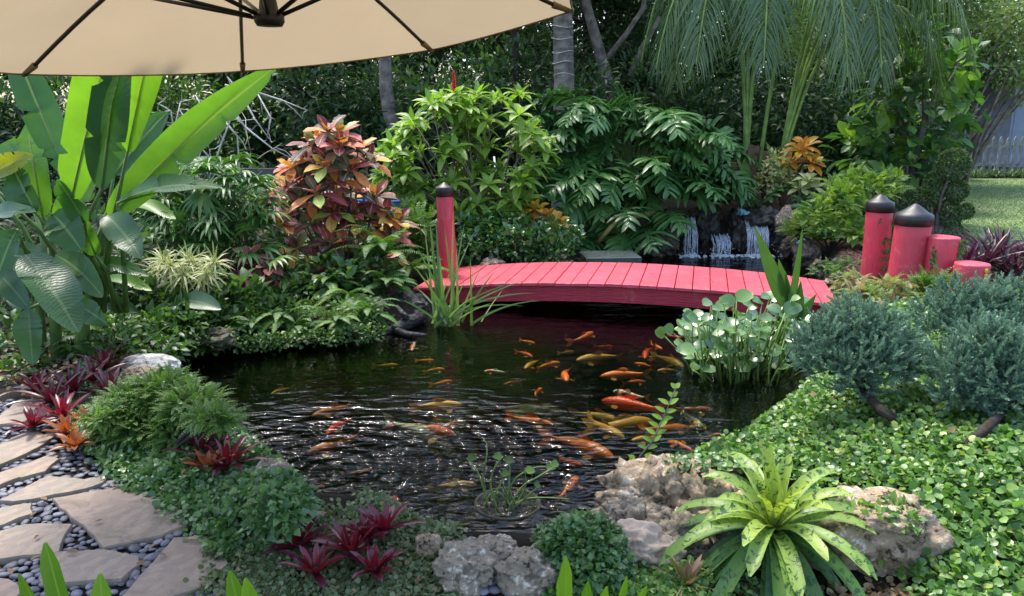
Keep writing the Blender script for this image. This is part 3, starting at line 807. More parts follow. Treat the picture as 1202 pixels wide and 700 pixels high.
M['lf_banana_yellow'] = leafmat('leaf_banana_yellow', [(0, (.22, .30, .03)), (1, (.36, .36, .03))], .35, .5, tcol=(1.3, 1.2, .3), rib=(.35, .4, .12), ribw=.05, vein=.4)
M['lf_palm'] = leafmat('leaf_palm', [(0, (.05, .11, .045)), (.6, (.09, .17, .07)), (1, (.18, .27, .10))], .33, .28, spec=.6)
M['lf_fern'] = leafmat('leaf_fern', [(0, (.045, .12, .025)), (.6, (.08, .19, .035)), (1, (.16, .29, .05))], .5, .38)
M['lf_foxtail'] = leafmat('leaf_foxtail', [(0, (.07, .15, .03)), (1, (.14, .25, .05))], .55, .35)
M['lf_rhapis'] = leafmat('leaf_rhapis', [(0, (.05, .13, .035)), (.6, (.08, .19, .045)), (.9, (.16, .26, .07)), (1, (.36, .40, .17))], .38, .3)
M['lf_song'] = leafmat('leaf_song', [(0, (.07, .15, .04)), (1, (.12, .2, .05))], .42, .3, edge=(.60, .58, .28), edgew=.45)
M['lf_croton'] = leafmat('leaf_croton', [(0, (0.043, 0.051, 0.036)), (.18, (0.094, 0.109, 0.041)), (.30, (0.174, 0.032, 0.043)), (.46, (0.377, 0.065, 0.072)), (.56, (0.551, 0.189, 0.123)), (.66, (0.667, 0.246, 0.058)), (.76, (0.638, 0.377, 0.058)), (.86, (0.246, 0.377, 0.051)), (.93, (0.652, 0.362, 0.290))], .33, .25, tcol=(1.3, .9, .5), rib=(.50, .24, .10), ribw=.07, vein=.4, interp='CONSTANT')
M['lf_croton_red'] = leafmat('leaf_croton_red', [(0, (.05, .022, .022)), (.4, (.15, .03, .04)), (.75, (.30, .09, .07)), (.92, (.38, .22, .13)), (1, (.10, .16, .03))], .35, .22, tcol=(1.3, .8, .5), rib=(.42, .18, .12), ribw=.06, vein=.4)
M['lf_croton_orange'] = leafmat('leaf_croton_orange', [(0, (.35, .12, .02)), (.4, (.50, .24, .02)), (.8, (.55, .35, .03)), (1, (.36, .33, .03))], .4, .3, tcol=(1.2, .9, .4), rib=(.45, .12, .04), ribw=.06)
M['lf_purple'] = leafmat('leaf_purple', [(0, (.040, .012, .026)), (.55, (.085, .018, .045)), (.7, (.06, .05, .045)), (1, (.09, .14, .10))], .35, .22, tcol=(1.4, .6, 1.0))
M['lf_lily'] = leafmat('leaf_lily', [(0, (.07, .16, .06)), (.6, (.11, .22, .08)), (1, (.17, .30, .08))], .22, .3, rib=(.16, .28, .1), ribw=.05, spec=.8)
M['lf_iris'] = leafmat('leaf_iris', [(0, (.07, .15, .05)), (.6, (.13, .24, .075)), (1, (.30, .36, .15))], .4, .35)
M['lf_glossy'] = leafmat('leaf_glossy', [(0, (.025, .085, .022)), (.6, (.045, .13, .035)), (1, (.09, .21, .05))], .25, .28, spec=.7)
M['lf_cream'] = leafmat('leaf_cream', [(0, (.13, .22, .05)), (.5, (.42, .46, .20)), (1, (.62, .60, .36))], .45, .3)
M['lf_topiary'] = leafmat('leaf_topiary', [(0, (.06, .11, .045)), (.7, (.11, .18, .07)), (1, (.24, .34, .09))], .45, .25)
M['red_flower'] = leafmat('red_flower', [(0, (.45, .01, .03)), (1, (.60, .03, .06))], .4, .25, tcol=(1.2, .8, .8))
M['dry_leaf'] = leafmat('dry_leaf', [(0, (.16, .10, .05)), (.6, (.28, .19, .10)), (1, (.42, .34, .22))], .8, .2, tcol=(1, .9, .7))

M['bark_brown'] = plain('bark_brown', (.13, .085, .055), .9, .2, .45, 12, .8, 30, bdist=.02)
# ------------------------------------------------------------------ far trees
def make_tree(name, seed, h, mat, bark, leafL, leafW, n, crown_lo, spread, prof='ovate', lean=0.0, droop=.4):
    rng = np.random.default_rng(seed)
    t = thing(name, (0, 0, 0), 'tree', 'tree', 'trees closing the back of the garden')
    b = MB(); z = np.linspace(-.2, h * .8, 12)
    tx = np.cumsum(rng.normal(0, .10, 12)) + lean * z; ty = np.cumsum(rng.normal(0, .08, 12))
    spine = np.column_stack([tx, ty, z]); tube(b, spine, np.linspace(.17, .05, 12), 9, rnd=.4)
    blobs = []
    for k in range(34):
        f = crown_lo + (1 - crown_lo) * rng.random() ** 1.35; z0 = f * h * .85
        s = np.array([np.interp(z0 * .8, z, tx), np.interp(z0 * .8, z, ty), z0 * .8]); a = rng.uniform(0, 6.28)
        ln = spread * rng.uniform(.45, 1.0) * (1 - .45 * abs(f - .55))
        e = s + np.array([math.cos(a) * ln, math.sin(a) * ln, rng.uniform(.0, .9)])
        mid = (s + e) / 2 + [0, 0, rng.uniform(-.1, .25)]
        tube(b, [s, mid, e], [.05, .035, .012], 5, rnd=.4, cap=False)
        r = rng.uniform(.42, .85); blobs.append((e, (r * 1.25, r * 1.25, r * .75)))
        blobs.append((mid, (r * .8, r * .8, r * .5)))
    b.build('trunk', bark, t)
    c = MB(); crown(c, blobs, n, leafL, leafW, rng, prof, 2, .3, droop, inner=.25)
    c.build('crown', mat, t)
    return t
T_A = make_tree('broadleaf_tree', 21, 8.5, M['lf_dark'], M['bark_dark'], .18, .08, 14500, .02, 2.3)
T_B = make_tree('broadleaf_tree', 22, 9.0, M['lf_mid'], M['bark_grey'], .15, .065, 15500, .04, 2.2)
T_C = make_tree('feathery_tree', 23, 9.5, M['lf_dark'], M['bark_dark'], .20, .034, 18000, .0, 2.3, 'lance', 0.03, .7)
def gx(px, Y): return (px - 601) / FOC * Y * .985
TREES = [
    (T_A, -40, 15.0, .95, 'dark broadleaf tree behind the banana leaves at the far left edge'),
    (T_B, 120, 16.5, 1.0, 'leafy green tree rising behind the banana clump under the umbrella'),
    (T_C, 215, 15.2, .8, 'feathery tree behind the bare white twigs'),
    (T_B, 330, 17.5, 1.0, 'leafy tree behind the grey board fence'),
    (T_A, 400, 15.6, .9, 'dark broadleaf tree straight behind the tall croton'),
    (T_B, 505, 16.5, .95, 'leafy tree right of the curved grey trunk'),
    (T_C, 590, 15.5, 1.0, 'feathery tree immediately left of the ringed palm trunk'),
    (T_A, 690, 17.5, 1.05, 'dark broadleaf tree to the right of the ringed palm trunk'),
    (T_C, 770, 15.8, 1.05, 'feathery dark tree in the gap between ringed trunk and drooping palm'),
    (T_A, 860, 16.5, 1.0, 'dark tree straight behind the drooping palm'),
    (T_C, 955, 17.0, .95, 'feathery tree between the drooping palm and the big leaved shrub'),
    (T_A, 1035, 18.5, .9, 'dark tree directly behind the big leaved shrub'),
    (T_B, 10, 21, 1.2, 'tall tree in the second row behind the banana leaves'),
    (T_A, 260, 21.5, 1.25, 'tall dark tree in the second row behind the white twigs'),
    (T_C, 460, 21, 1.2, 'tall feathery tree in the second row near the curved trunk'),
    (T_A, 620, 22, 1.25, 'tall dark tree in the second row between the two bare trunks'),
    (T_C, 745, 21, 1.25, 'tall feathery tree in the second row behind the leaning dark trunk'),
    (T_A, 905, 22, 1.2, 'tall dark tree in the second row behind the drooping palm'),
    (T_B, 1075, 27, 1.2, 'leafy tree behind the leaning multi stemmed tree'),
    (T_A, 1150, 33, 1.2, 'dark tree above the white picket fence'),
    (T_B, 1250, 31, 1.3, 'leafy tree behind the pale shed at the right edge'),
]
seen = set(); rng = np.random.default_rng(77)
for p, px, Y, s, lab in TREES:
    o = p if p.name not in seen else dup(p)
    seen.add(p.name); Y += 1.0; o.location = (gx(px, Y), Y, 0); o.scale = (s, s, s); o.rotation_euler = (0, 0, rng.uniform(0, 6.28)); o['label'] = lab
# low dark thicket closing the view under the crowns
rng = np.random.default_rng(8)
for k, (px, Y, r, lab, mt) in enumerate([
    (20, 12.5, 1.2, 'dark thicket of leaves low behind the banana clump', 'lf_dark'), (170, 13.2, 1.1, 'dense shrub below the bare white twigs', 'lf_mid'),
    (400, 13.6, 1.2, 'dense dark shrub behind the tall croton', 'lf_dark'), (500, 13.4, 1.1, 'dense shrub at the foot of the curved grey trunk', 'lf_dark'),
    (610, 13.8, 1.3, 'dense dark shrub left of the ringed palm trunk foot', 'lf_dark'), (720, 13.8, 1.3, 'dense dark shrub behind the cut leaved philodendron', 'lf_dark'),
    (810, 14.0, 1.3, 'dense shrub under the drooping palm on its near side to the gap', 'lf_dark'), (960, 14.0, 1.3, 'dense shrub between palm trunks and big leaved shrub', 'lf_dark'),
    (1040, 14.2, 1.0, 'dark shrub mass behind the cloud pruned topiary', 'lf_dark')]):
    c = gx(px, Y); b = MB()
    crown(b, [((c + rng.uniform(-.9, .9), Y + rng.uniform(-.3, .3), r * rng.uniform(.3, 1.7)), r * rng.uniform(.45, .8)) for _ in range(13)], 5600, .15, .06, rng, inner=.3)
    t = thing('thicket_shrub', (c, Y, 0), lab, 'shrub', 'shrubs under the far trees'); b.build('foliage', M[mt], t)
    b = MB()
    for _ in range(6):
        e = np.array([c + rng.uniform(-.8, .8), Y + rng.uniform(-.3, .3), r * rng.uniform(.8, 1.4)]); tube(b, [[c, Y, -.1], [(c + e[0]) / 2 + .1, Y, e[2] * .5], e], [.035, .025, .01], 5)
    b.build('stem', M['bark_dark'], t)

# bare trunks that stand in front of the dark trees
def bare_tree(name, pts, rads, label, mat, leafmat_, seed, rings=False):
    rng = np.random.default_rng(seed); P = np.array(pts, float)
    tt = np.linspace(0, 1, len(P)); ti = np.linspace(0, 1, 40); S = np.column_stack([np.interp(ti, tt, P[:, k]) for k in range(3)])
    for _ in range(3): S[1:-1] = (S[:-2] + S[1:-1] * 2 + S[2:]) / 4
    t = thing(name, P[0], label, 'tree'); b = MB(); rr = np.interp(ti, np.linspace(0, 1, len(rads)), rads)
    if rings:
        ti = np.linspace(0, 1, 200); S = np.column_stack([np.interp(ti, tt, P[:, k]) for k in range(3)]); rr = np.interp(ti, np.linspace(0, 1, len(rads)), rads) * (1 + .05 * (np.sin(ti * 210) > .75))
    tube(b, S, rr, 14, rnd=.5)
    b.build('trunk', mat, t)
    return t, S, rng
Y = 13.0
t, S, rng = bare_tree('slender_tree', [(*at(474, 168, Y)[:2], 0), at(470, 165, Y), at(458, 135, Y), at(453, 105, Y), at(452, 68, Y), at(450, 0, Y), at(446, -120, Y)], [.15, .12, .10, .08], 'bare curved grey brown trunk between the tall croton and the light green shrub', M['bark_grey'], None, 31)
b = MB(); e = S[-1]; crown(b, [(e + rng.normal(0, .7, 3) + [0, 0, .6], .7) for _ in range(8)], 2600, .15, .06, rng, inner=.3); b.build('crown', M['lf_mid'], t)
Y = 12.6
t, S, rng = bare_tree('ringed_palm', [(*at(663, 100, Y)[:2], 0), at(662, 90, Y), at(660, 0, Y), at(660, -200, Y)], [.19, .16, .15, .13], 'straight palm trunk with pale ring scars beside the umbrella edge', M['bark_grey'], None, 32, rings=True)
b = MB()
for k in range(14):
    a = k * 2.4; frond(b, S[-1], [math.cos(a), math.sin(a), rng.uniform(.1, 1.2)], 2.6, 40, .55, .035, rng, 60, 1.0, 1.0, shape='palm', rad=.03)
b.build('fronds', M['lf_palm'], t)
b = MB()
for zz, nn in ((at(660, 32, Y), 1), (at(660, 46, Y), 2), (at(661, 62, Y), 3), (at(661, 74, Y), 4), (at(662, 88, Y), 5)):
    th = np.linspace(0, 6.28, 18); tube(b, np.column_stack([zz[0] + .163 * np.cos(th), zz[1] + .163 * np.sin(th), zz[2] + .02 * np.sin(th * 2 + nn)]), .010, 4)
b.build('ring_scar', M['bark_pale'], t)
Y = 14.6
t, S, rng = bare_tree('leaning_tree', [(*at(718, 108, Y)[:2], 0), at(716, 106, Y), at(706, 70, Y), at(698, 40, Y), at(688, 5, Y), at(680, -60, Y)], [.14, .11, .09, .07], 'dark bare trunk leaning left in the gap right of the ringed palm', M['bark_grey'], None, 33)
b = MB(); tube(b, [at(708, 75, Y), at(735, 40, Y), at(755, 10, Y), at(765, -60, Y)], [.06, .05, .045, .03], 6); tube(b, [at(740, 90, Y), at(752, 60, Y), at(775, 20, Y)], [.07, .06, .04], 6); b.build('limb', M['bark_grey'], t)
b = MB(); crown(b, [(S[-1] + rng.normal(0, .8, 3) + [.6, 0, .9], .7) for _ in range(9)], 2600, .15, .06, rng, inner=.3); b.build('crown', M['lf_mid'], t)
for (px0, py0, px1, py1, Y, r, lab, sd) in ((606, 118, 604, 20, 13.8, .06, 'thin dark trunk between the light green shrub and the ringed palm', 34), (352, 120, 338, 82, 14.0, .08, 'thin dark trunk under the umbrella edge behind the tall croton', 35)):
    t, S, rng = bare_tree('thin_tree', [(*at(px0, py0, Y)[:2], 0), at(px0, py0, Y), at(px1, py1, Y), at(px1 + 6, -90, Y)], [r * 1.3, r, r * .8], lab, M['bark_dark'], None, sd)
    b = MB(); crown(b, [(S[-1] + rng.normal(0, .6, 3) + [0, 0, .6], .6) for _ in range(7)], 1800, .15, .06, rng, inner=.3); b.build('crown', M['lf_dark'], t)

# ------------------------------------------------------------------ right background: palm, big-leaved shrub, shed, picket fence
rng = np.random.default_rng(40)
Y = 11.8; pb = at(884, 185, Y)
t = thing('drooping_palm', (pb[0], Y, 0), 'palm with long hanging fronds and yellow green leaf stalks behind the waterfall', 'palm')
b = MB()
for dx, hh in ((0, 1.25), (.28, 1.15), (-.2, 1.0), (.52, 1.1)):
    z = np.linspace(-.1, hh, 10); tube(b, np.column_stack([pb[0] + dx + .04 * np.sin(z * 5), np.full(10, Y + .2 * dx), z]), np.linspace(.16, .10, 10) * (1 + .08 * (np.arange(10) % 2)), 10)
b.build('trunk', M['bark_brown'], t)
b = MB(); sk = MB()
for dx, dy, el, L in [(-.6, -.5, 86, 4.9), (-.7, .1, 85, 5.1), (-.5, .5, 86, 4.9), (-.9, -.3, 84.5, 4.7), (-.15, -.8, 86, 4.7), (.5, -.5, 86, 4.9), (.8, -.4, 84, 5.2), (.95, .0, 82, 5.3), (.95, -.4, 80.5, 5.1), (.8, .5, 83, 5.0), (1.0, .3, 82, 4.9), (1.0, -.1, 80, 4.6), (.4, -.9, 85, 4.8)]:
    hd = nz([dx, dy, 0]); e = R(el); d = hd * math.cos(e) + np.array([0, 0, math.sin(e)])
    st = np.array([pb[0] + .10 * np.sign(dx) + .32 * (dx > .4), Y, .9 + rng.uniform(-.1, .2)])
    frond(b, st, d, L, 115, .85, .022, rng, 66, .98, 1.6, 'lance', 'palm', rad=.034, t0=.34, seg=4, fold=.25, stem=sk, jit=.14)
for k in range(5):
    a = pb + np.array([rng.uniform(-.15, .5), -.12, 0]); a[2] = .7
    leaves(sk, [a], [[rng.normal(0, .25), -.1, 1]], [[0, -1, 0]], .7, .16, 'lance', 5, .5, .4, rnd=.6)
b.build('frond', M['lf_palm'], t); sk.build('leaf_stalk', M['stem_lime'], t)

rng = np.random.default_rng(41)
Y = 12.2; c0 = gx(1065, Y)
t = thing('big_leaved_shrub', (c0, Y, 0), 'shrub with big rounded leaves, bright where lit through, right of the drooping palm', 'shrub')
b = MB(); bl = [(at(px, py, Y + dy), r) for px, py, dy, r in ((1045, 60, 0, .35), (1085, 50, .2, .35), (1105, 85, 0, .38), (1125, 75, .1, .28), (1060, 105, .1, .45), (1110, 130, -.1, .36), (1050, 150, 0, .45), (1095, 165, -.1, .42), (1020, 170, 0, .38), (1065, 195, -.2, .5), (1025, 195, -.2, .4), (1005, 185, 0, .3), (1100, 195, 0, .35), (1140, 118, 0, .2), (1075, 80, 0, .3), (1040, 115, 0, .35))]
crown(b, bl, 520, .30, .145, rng, 'obov', 4, .25, .5, out=.7, up=.15, inner=.3, wave=.06)
st = MB()
for c, r in bl: tube(st, [[c0, Y, -.1], [(c0 + c[0]) / 2 + rng.normal(0, .1), Y, c[2] * .55], c], [.05, .035, .012], 6)
b.build('foliage', M['lf_bigleaf'], t); st.build('stem', M['bark_grey'], t)

rng = np.random.default_rng(42)
Y = 18.5; c0 = gx(1112, Y)
t = thing('multi_stemmed_tree', (c0, Y, 0), 'tree of many slim bare stems leaning right over the lawn, fine pale leaves above', 'tree')
st = MB(); bl = []
for k in range(26):
    f = rng.uniform(0, 1); tip = at(1085 + 190 * f, 88 - 95 * rng.random(), Y + rng.uniform(-1.2, 1.0)); b0 = np.array([c0 + rng.uniform(-.35, .45), Y + rng.uniform(-.2, .2), -.1])
    m1 = b0 * .6 + tip * .4 + np.array([-.15 * f, 0, .15 + rng.normal(0, .12)]); m2 = b0 * .25 + tip * .75 + np.array([0, 0, .25 + rng.normal(0, .1)])
    tube(st, [b0, m1, m2, tip], [.05, .035, .024, .008], 5, rnd=rng.random()); bl.append((tip, .75)); bl.append((m2 + [0, 0, .35], .45))
    for _ in range(3): tube(st, [m2, m2 + [rng.uniform(.0, .6), rng.normal(0, .3), rng.uniform(.1, .7)]], [.015, .005], 4, cap=False)
for k in range(14): bl.append((at(1060 + 180 * rng.random(), -40 + 120 * rng.random() ** 1.3, Y + 1), .7))
b = MB(); crown(b, bl, 12000, .12, .055, rng, 'ovate', 2, .2, .3, inner=.1)
b.build('crown', M['lf_pale'], t); st.build('stem', M['bark_grey'], t)

M['old_shaded_white'] = plain('old_shaded_white', (0.24, 0.245, 0.23), 0.7, 0.3, 0.35, 5, .3, 30)  # aged white, with the shade on the fence darkened into the colour
M['siding'] = plain('siding', (0.24, 0.28, 0.36), 0.6, 0.4, .12, 3)
M['porch_shade_black'] = plain('porch_shade_black', (0.010, 0.010, 0.011), 0.8)  # near-black colour stands in for the shade inside the open porch
M['roof_grey'] = plain('roof_grey', (.10, .10, .105), .9, .2, .3, 9, .5, 30)
Y = 22.0; x0, x1 = gx(1139, Y), gx(1290, Y)
t = thing('picket_fence', ((x0 + x1) / 2, Y, 0), 'weathered white picket fence with pointed boards beyond the lawn', 'fence')
b = MB(); n_ = int((x1 - x0) / .2)
for k in range(n_):
    x = x0 + k * .2; hgt = 1.06 + rng.normal(0, .015)
    V = [(x + sx * w, Y + sy, z) for sy in (-.011, .011) for sx, w, z in ((-1, .045, 0), (1, .045, 0), (1, .045, hgt - .1), (.6, .045, hgt - .04), (0, .045, hgt), (-.6, .045, hgt - .04), (-1, .045, hgt - .1))]
    q = [(k2, (k2 + 1) % 7, 7 + (k2 + 1) % 7, 7 + k2) for k2 in range(7)]
    tr_ = [(0, k2 + 1, k2) for k2 in range(1, 6)] + [(7, 7 + k2, 8 + k2) for k2 in range(1, 6)]
    b.add(V, q, tr_, a=(0, .5, rng.random(), .5))
b.build('picket', M['old_shaded_white'], t, smooth=False)
b = MB()
for z in (.28, .78): box(b, [(x0 + x1) / 2, Y + .032, z], [(x1 - x0) / 2, 0, 0], [0, .018, 0], [0, 0, .04])
b.build('rail', M['old_shaded_white'], t, smooth=False)
Y = 25.0; xa, xb = gx(1128, Y), gx(1300, Y); xd = gx(1181, Y)
t = thing('garden_shed', ((xa + xb) / 2, Y, 0), 'shed with dark open porch and pale bluish boarded wall behind the picket fence', 'shed')
b = MB(); box(b, [(xd + xb) / 2, Y + 1.5, 1.35], [(xb - xd) / 2, 0, 0], [0, 1.5, 0], [0, 0, 1.45])
for k in range(int((xb - xd) / .42)): box(b, [xd + .1 + k * .42, Y - .008, 1.35], [.018, 0, 0], [0, .008, 0], [0, 0, 1.44])
b.build('wall', M['siding'], t, smooth=False)
b = MB(); box(b, [(xa + xd) / 2 - .005, Y + 2.2, 1.3], [(xd - xa) / 2, 0, 0], [0, .06, 0], [0, 0, 1.4]); b.build('porch_shade_wall', M['porch_shade_black'], t, smooth=False)  # back panel painted dark as the porch's shaded opening
b = MB(); box(b, [(xa + xb) / 2, Y + 1.2, 2.9], [(xb - xa) / 2 + .3, 0, 0], [0, 2.0, 0], [0, 0, .09]); b.build('roof', M['roof_grey'], t, smooth=False)
b = MB(); box(b, [xa + .06, Y - .4, 1.35], [.05, 0, 0], [0, .05, 0], [0, 0, 1.45]); b.build('porch_post', M['bark_dark'], t, smooth=False)
b = MB(); cc = at(1119, 150, 20.5); vv, ff = ICO[3]; vv2 = np.sign(vv) * np.abs(vv) ** .8; b.add(vv2 * [.52, .42, .42] + cc, t=ff)
tk = thing('tank', (cc[0], cc[1], 0), 'dark grey rounded tank half hidden behind the big leaved shrub and leaning stems', 'tank'); M['tank'] = plain('tank', (.05, .052, .06), .35, .5, .2); b.build('vessel', M['tank'], tk)
b = MB()
for dx in (-.3, .3): box(b, [cc[0] + dx, cc[1], (cc[2] - .3) / 2], [.04, 0, 0], [0, .2, 0], [0, 0, (cc[2] - .3) / 2])
b.build('leg', M['tank'], tk, smooth=False)
rng = np.random.default_rng(43); b = MB()
for k in range(60): rosette(b, (gx(1135, 21.3) + rng.uniform(0, 3.6), 21.2 + rng.uniform(-.25, .3), 0), 8, .45, .05, rng, 75, 25, 'blade', 3)
tag(b.build('border_plants', M['lf_dark'], origin=(0, 0, 0)), 'dark strappy border planting along the foot of the picket fence', 'border planting', kind='stuff')

rng = np.random.default_rng(44)
Y = 10.8; c0 = gx(1100, Y); t = thing('cloud_pruned_topiary', (c0, Y, 0), 'cloud pruned dark green topiary with several clipped balls at the lawn edge', 'topiary')
st = MB()
for px, py, r in ((1119, 193, 21), (1097, 213, 13), (1085, 233, 16), (1060, 231, 17), (1123, 224, 15), (1113, 251, 19), (1134, 248, 10)):
    c = at(px, py, Y + rng.uniform(-.15, .15)); r = r * Y / FOC; b = MB()
    crown(b, [(c, r * .80)], int(2600 * (r / .25) ** 2) + 300, .036, .022, rng, 'ovate', 1, .2, .2, out=1.0, inner=.75); b.build('clipped_ball', M['lf_topiary'], t)
    tube(st, [[c0 + .1, Y, -.1], [(c0 + c[0]) / 2 + rng.normal(0, .06), Y + .05, c[2] * .55], c], [.035, .03, .015], 6)
st.build('trunk', M['bark_grey'], t)

# grass blades of the lawn
rng = np.random.default_rng(45)
n_ = 42000; P = np.column_stack([rng.uniform(5.5, 14.5, n_), 8.6 + 12 * rng.random(n_) ** 1.5, np.full(n_, .01)])
P = P[psd(P[:, 0], P[:, 1], LAWN) < -.05]
M['lf_grass'] = leafmat('leaf_grass', [(0, (.10, .17, .06)), (.6, (.14, .22, .075)), (1, (.21, .26, .11))], .6, .35)
b = MB(); d = rand_dirs(rng, len(P), .45); leaves(b, P, d, [0, -1, .3], rng.uniform(.03, .055, len(P)), .012, 'blade', 1, .1, .2, rng=rng)
tag(b.build('grass', M['lf_grass'], origin=(0, 0, 0)), 'short mown grass of the lawn', 'grass', kind='stuff')
# ------------------------------------------------------------------ waterfall
M['rock_black'] = rockmat('rock_black', (.008, .008, .008), (.030, .028, .024), (.11, .095, .075), .4, scale=5)
M['rock_brown'] = rockmat('rock_brown', (.016, .013, .010), (.085, .066, .045), (.24, .20, .145), .65, moss=(.03, .045, .012), scale=6)
M['rock_lime'] = rockmat('rock_lime', (.024, .019, .013), (.29, .24, .175), (.72, .66, .54), .9, scale=13)
M['rock_pale'] = rockmat('rock_pale', (.034, .025, .016), (.36, .27, .175), (.74, .64, .50), .9, scale=11)
M['rock_white'] = rockmat('rock_white', (.10, .09, .08), (.46, .44, .41), (.64, .62, .58), .85, scale=5)
M["rock_tan"] = rockmat("rock_tan", (.20, .14, .10), (.42, .33, .26), (.56, .46, .38), .85, scale=4, bmp=.4)
def rockthing(name, px, py, Y, r, seed, mat, label, zoff=0.0, lev=5, rough=.35, pits=.14, flat=0.0, group=None, rz=0.0, absz=None):
    c = at(px, py, Y) if Y > 6.4 else above(px, py, np.asarray(r)[2] * .35); c[2] += zoff
    if absz is not None: c[2] = absz
    b = MB(); rock(b, c, r, seed, lev, rough, pits, flat, rz)
    return tag(b.build(name, M[mat]), label, 'rock', group)
gw = 'dark rocks of the waterfall wall'
WR = [
    (703, 288, 10.5, (.26, .25, .34), 'rock_brown', 'brown wet rock at the end of the waterfall wall behind the grey slab'),
    (738, 270, 10.8, (.36, .30, .36), 'rock_brown', 'broad dark brown rock under the overhanging cut leaves, left of the first waterfall'),
    (772, 284, 10.6, (.30, .26, .34), 'rock_brown', 'rough brown rock directly left of the narrowest waterfall'),
    (766, 258, 11.1, (.30, .25, .22), 'rock_black', 'dark grey rock on top of the wall beneath the thick bent stem'),
    (829, 262, 10.75, (.17, .2, .40), 'rock_black', 'black wet rock between the first and second waterfalls'),
    (828, 251, 10.9, (.24, .2, .13), 'rock_brown', 'brown ledge rock above the middle waterfall'),
    (866, 278, 10.75, (.17, .2, .40), 'rock_black', 'black wet rock between the second and third waterfalls'),
    (893, 262, 10.75, (.34, .26, .22), 'rock_black', 'big black lip rock that the widest waterfall runs over'),
    (915, 285, 10.7, (.20, .25, .34), 'rock_black', 'black rock wall right of the widest waterfall'),
    (888, 300, 10.98, (.36, .16, .42), 'rock_black', 'black back wall rock behind the widest waterfall'),
    (843, 300, 10.98, (.36, .16, .42), 'rock_black', 'black back wall rock behind the middle waterfall'),
    (805, 300, 10.98, (.3, .16, .42), 'rock_black', 'black back wall rock behind the narrow waterfall'),
    (921, 262, 10.5, (.13, .12, .20), 'rock_pale', 'pale knobbly rock standing at the right top corner of the waterfall'),
    (926, 292, 10.2, (.13, .13, .14), 'rock_brown', 'mossy rock below the pale knobbly one'),
    (946, 303, 9.7, (.16, .15, .20), 'rock_brown', 'angular brown rock beside the widest waterfall pool'),
    (963, 318, 9.2, (.12, .12, .12), 'rock_brown', 'small brown rock by the far corner of the bridge end'),
    (984, 333, 8.3, (.17, .10, .07), 'rock_pale', 'flat pale stone at the bridge end under the pale ferns'),
]
for k, (px, py, Y, r, mt, lab) in enumerate(WR): rockthing('waterfall_rock', px, py, Y, r, 40 + k, mt, lab, group=gw)
m, nt, out = newmat('falling_water')
v = objvec(nt)
p = pbsdf(nt, (.82, .88, .95), .15, .6); tr = nd(nt, 'ShaderNodeBsdfTransparent')
ms = nd(nt, 'ShaderNodeMixShader')
mp = nd(nt, 'ShaderNodeMapping'); nt.links.new(v, mp.inputs[0]); mp.inputs['Scale'].default_value = (60, 60, 6)
nt.links.new(ramp(nt, noise(nt, 1, 3, .6, mp.outputs[0]).outputs[0], [(.38, (.05,) * 3), (.62, (.75,) * 3)]), ms.inputs[0])
nt.links.new(tr.outputs[0], ms.inputs[1]); nt.links.new(p.outputs[0], ms.inputs[2]); nt.links.new(ms.outputs[0], out.inputs[0]); M['fall'] = m
M['foam'] = plain('foam', (.78, .82, .86), .4, .5, .1)
rng = np.random.default_rng(50)
for px, w, ytop, lab in ((809, .17, 256, 'narrow waterfall splashing beside the overhanging cut leaf'), (845, .24, 276, 'low middle waterfall dropping from a dark ledge'), (887, .30, 260, 'widest waterfall running over the black lip rock')):
    Y = 10.48; T0 = at(px, ytop, Y + .12); z0 = T0[2]; t = thing('waterfall', (T0[0], Y, WZ), lab, 'waterfall', 'waterfalls of the pond')
    b = MB(); nS = int(w * 230)
    for k in range(nS):
        x = T0[0] + (rng.random() - .5) * w; zt = z0 + rng.uniform(-.02, .02); n_ = 9; tt = np.linspace(0, 1, n_); st = rng.uniform(0, .25); en = rng.uniform(.55, 1.0)
        tt = st + (en - st) * tt if rng.random() < .6 else tt
        zz = zt - (zt - WZ) * tt ** 1.3; yy = Y + .14 - .16 * np.minimum(1, tt * 2) - .04 * tt + rng.normal(0, .012)
        tube(b, np.column_stack([x + rng.normal(0, .004, n_) + rng.normal(0, .015) * tt, yy, zz]), rng.uniform(.003, .009) * np.linspace(1, .6, n_), 4, cap=False)
    b.build('stream', M['fall'], t)
    b = MB(); vv, ff = ICO[2]
    for k in range(110): b.add(vv * rng.uniform(.006, .018) * [1.3, 1.3, .6] + [T0[0] + rng.normal(0, w * .42), Y - .1 + rng.normal(0, .06), WZ + abs(rng.normal(0, .012))], t=ff)
    for k in range(36): b.add(vv * rng.uniform(.003, .007) + [T0[0] + rng.normal(0, w * .5), Y - .08 + rng.normal(0, .06), WZ + abs(rng.normal(0, .06))], t=ff)
    tag(b.build('foam', M['foam'], t), kind='stuff')
M['slab'] = plain('slab', (.17, .20, .20), .15, .6, .35, 5, .4, 20, (.07, .10, .07))
c = at(716, 304, 9.45); b = MB(); box(b, c + [0, 0, -.02], [.34, .03, 0], [-.02, .24, 0], [0, 0, .085], bev=.012)
tag(b.build('stone_slab', M['slab'], smooth=False), 'wet blue grey stone slab lying behind the bridge planks', 'stone slab')
M['turq'] = plain('turq', (.22, .52, .60), .35, .5, .3, 30)
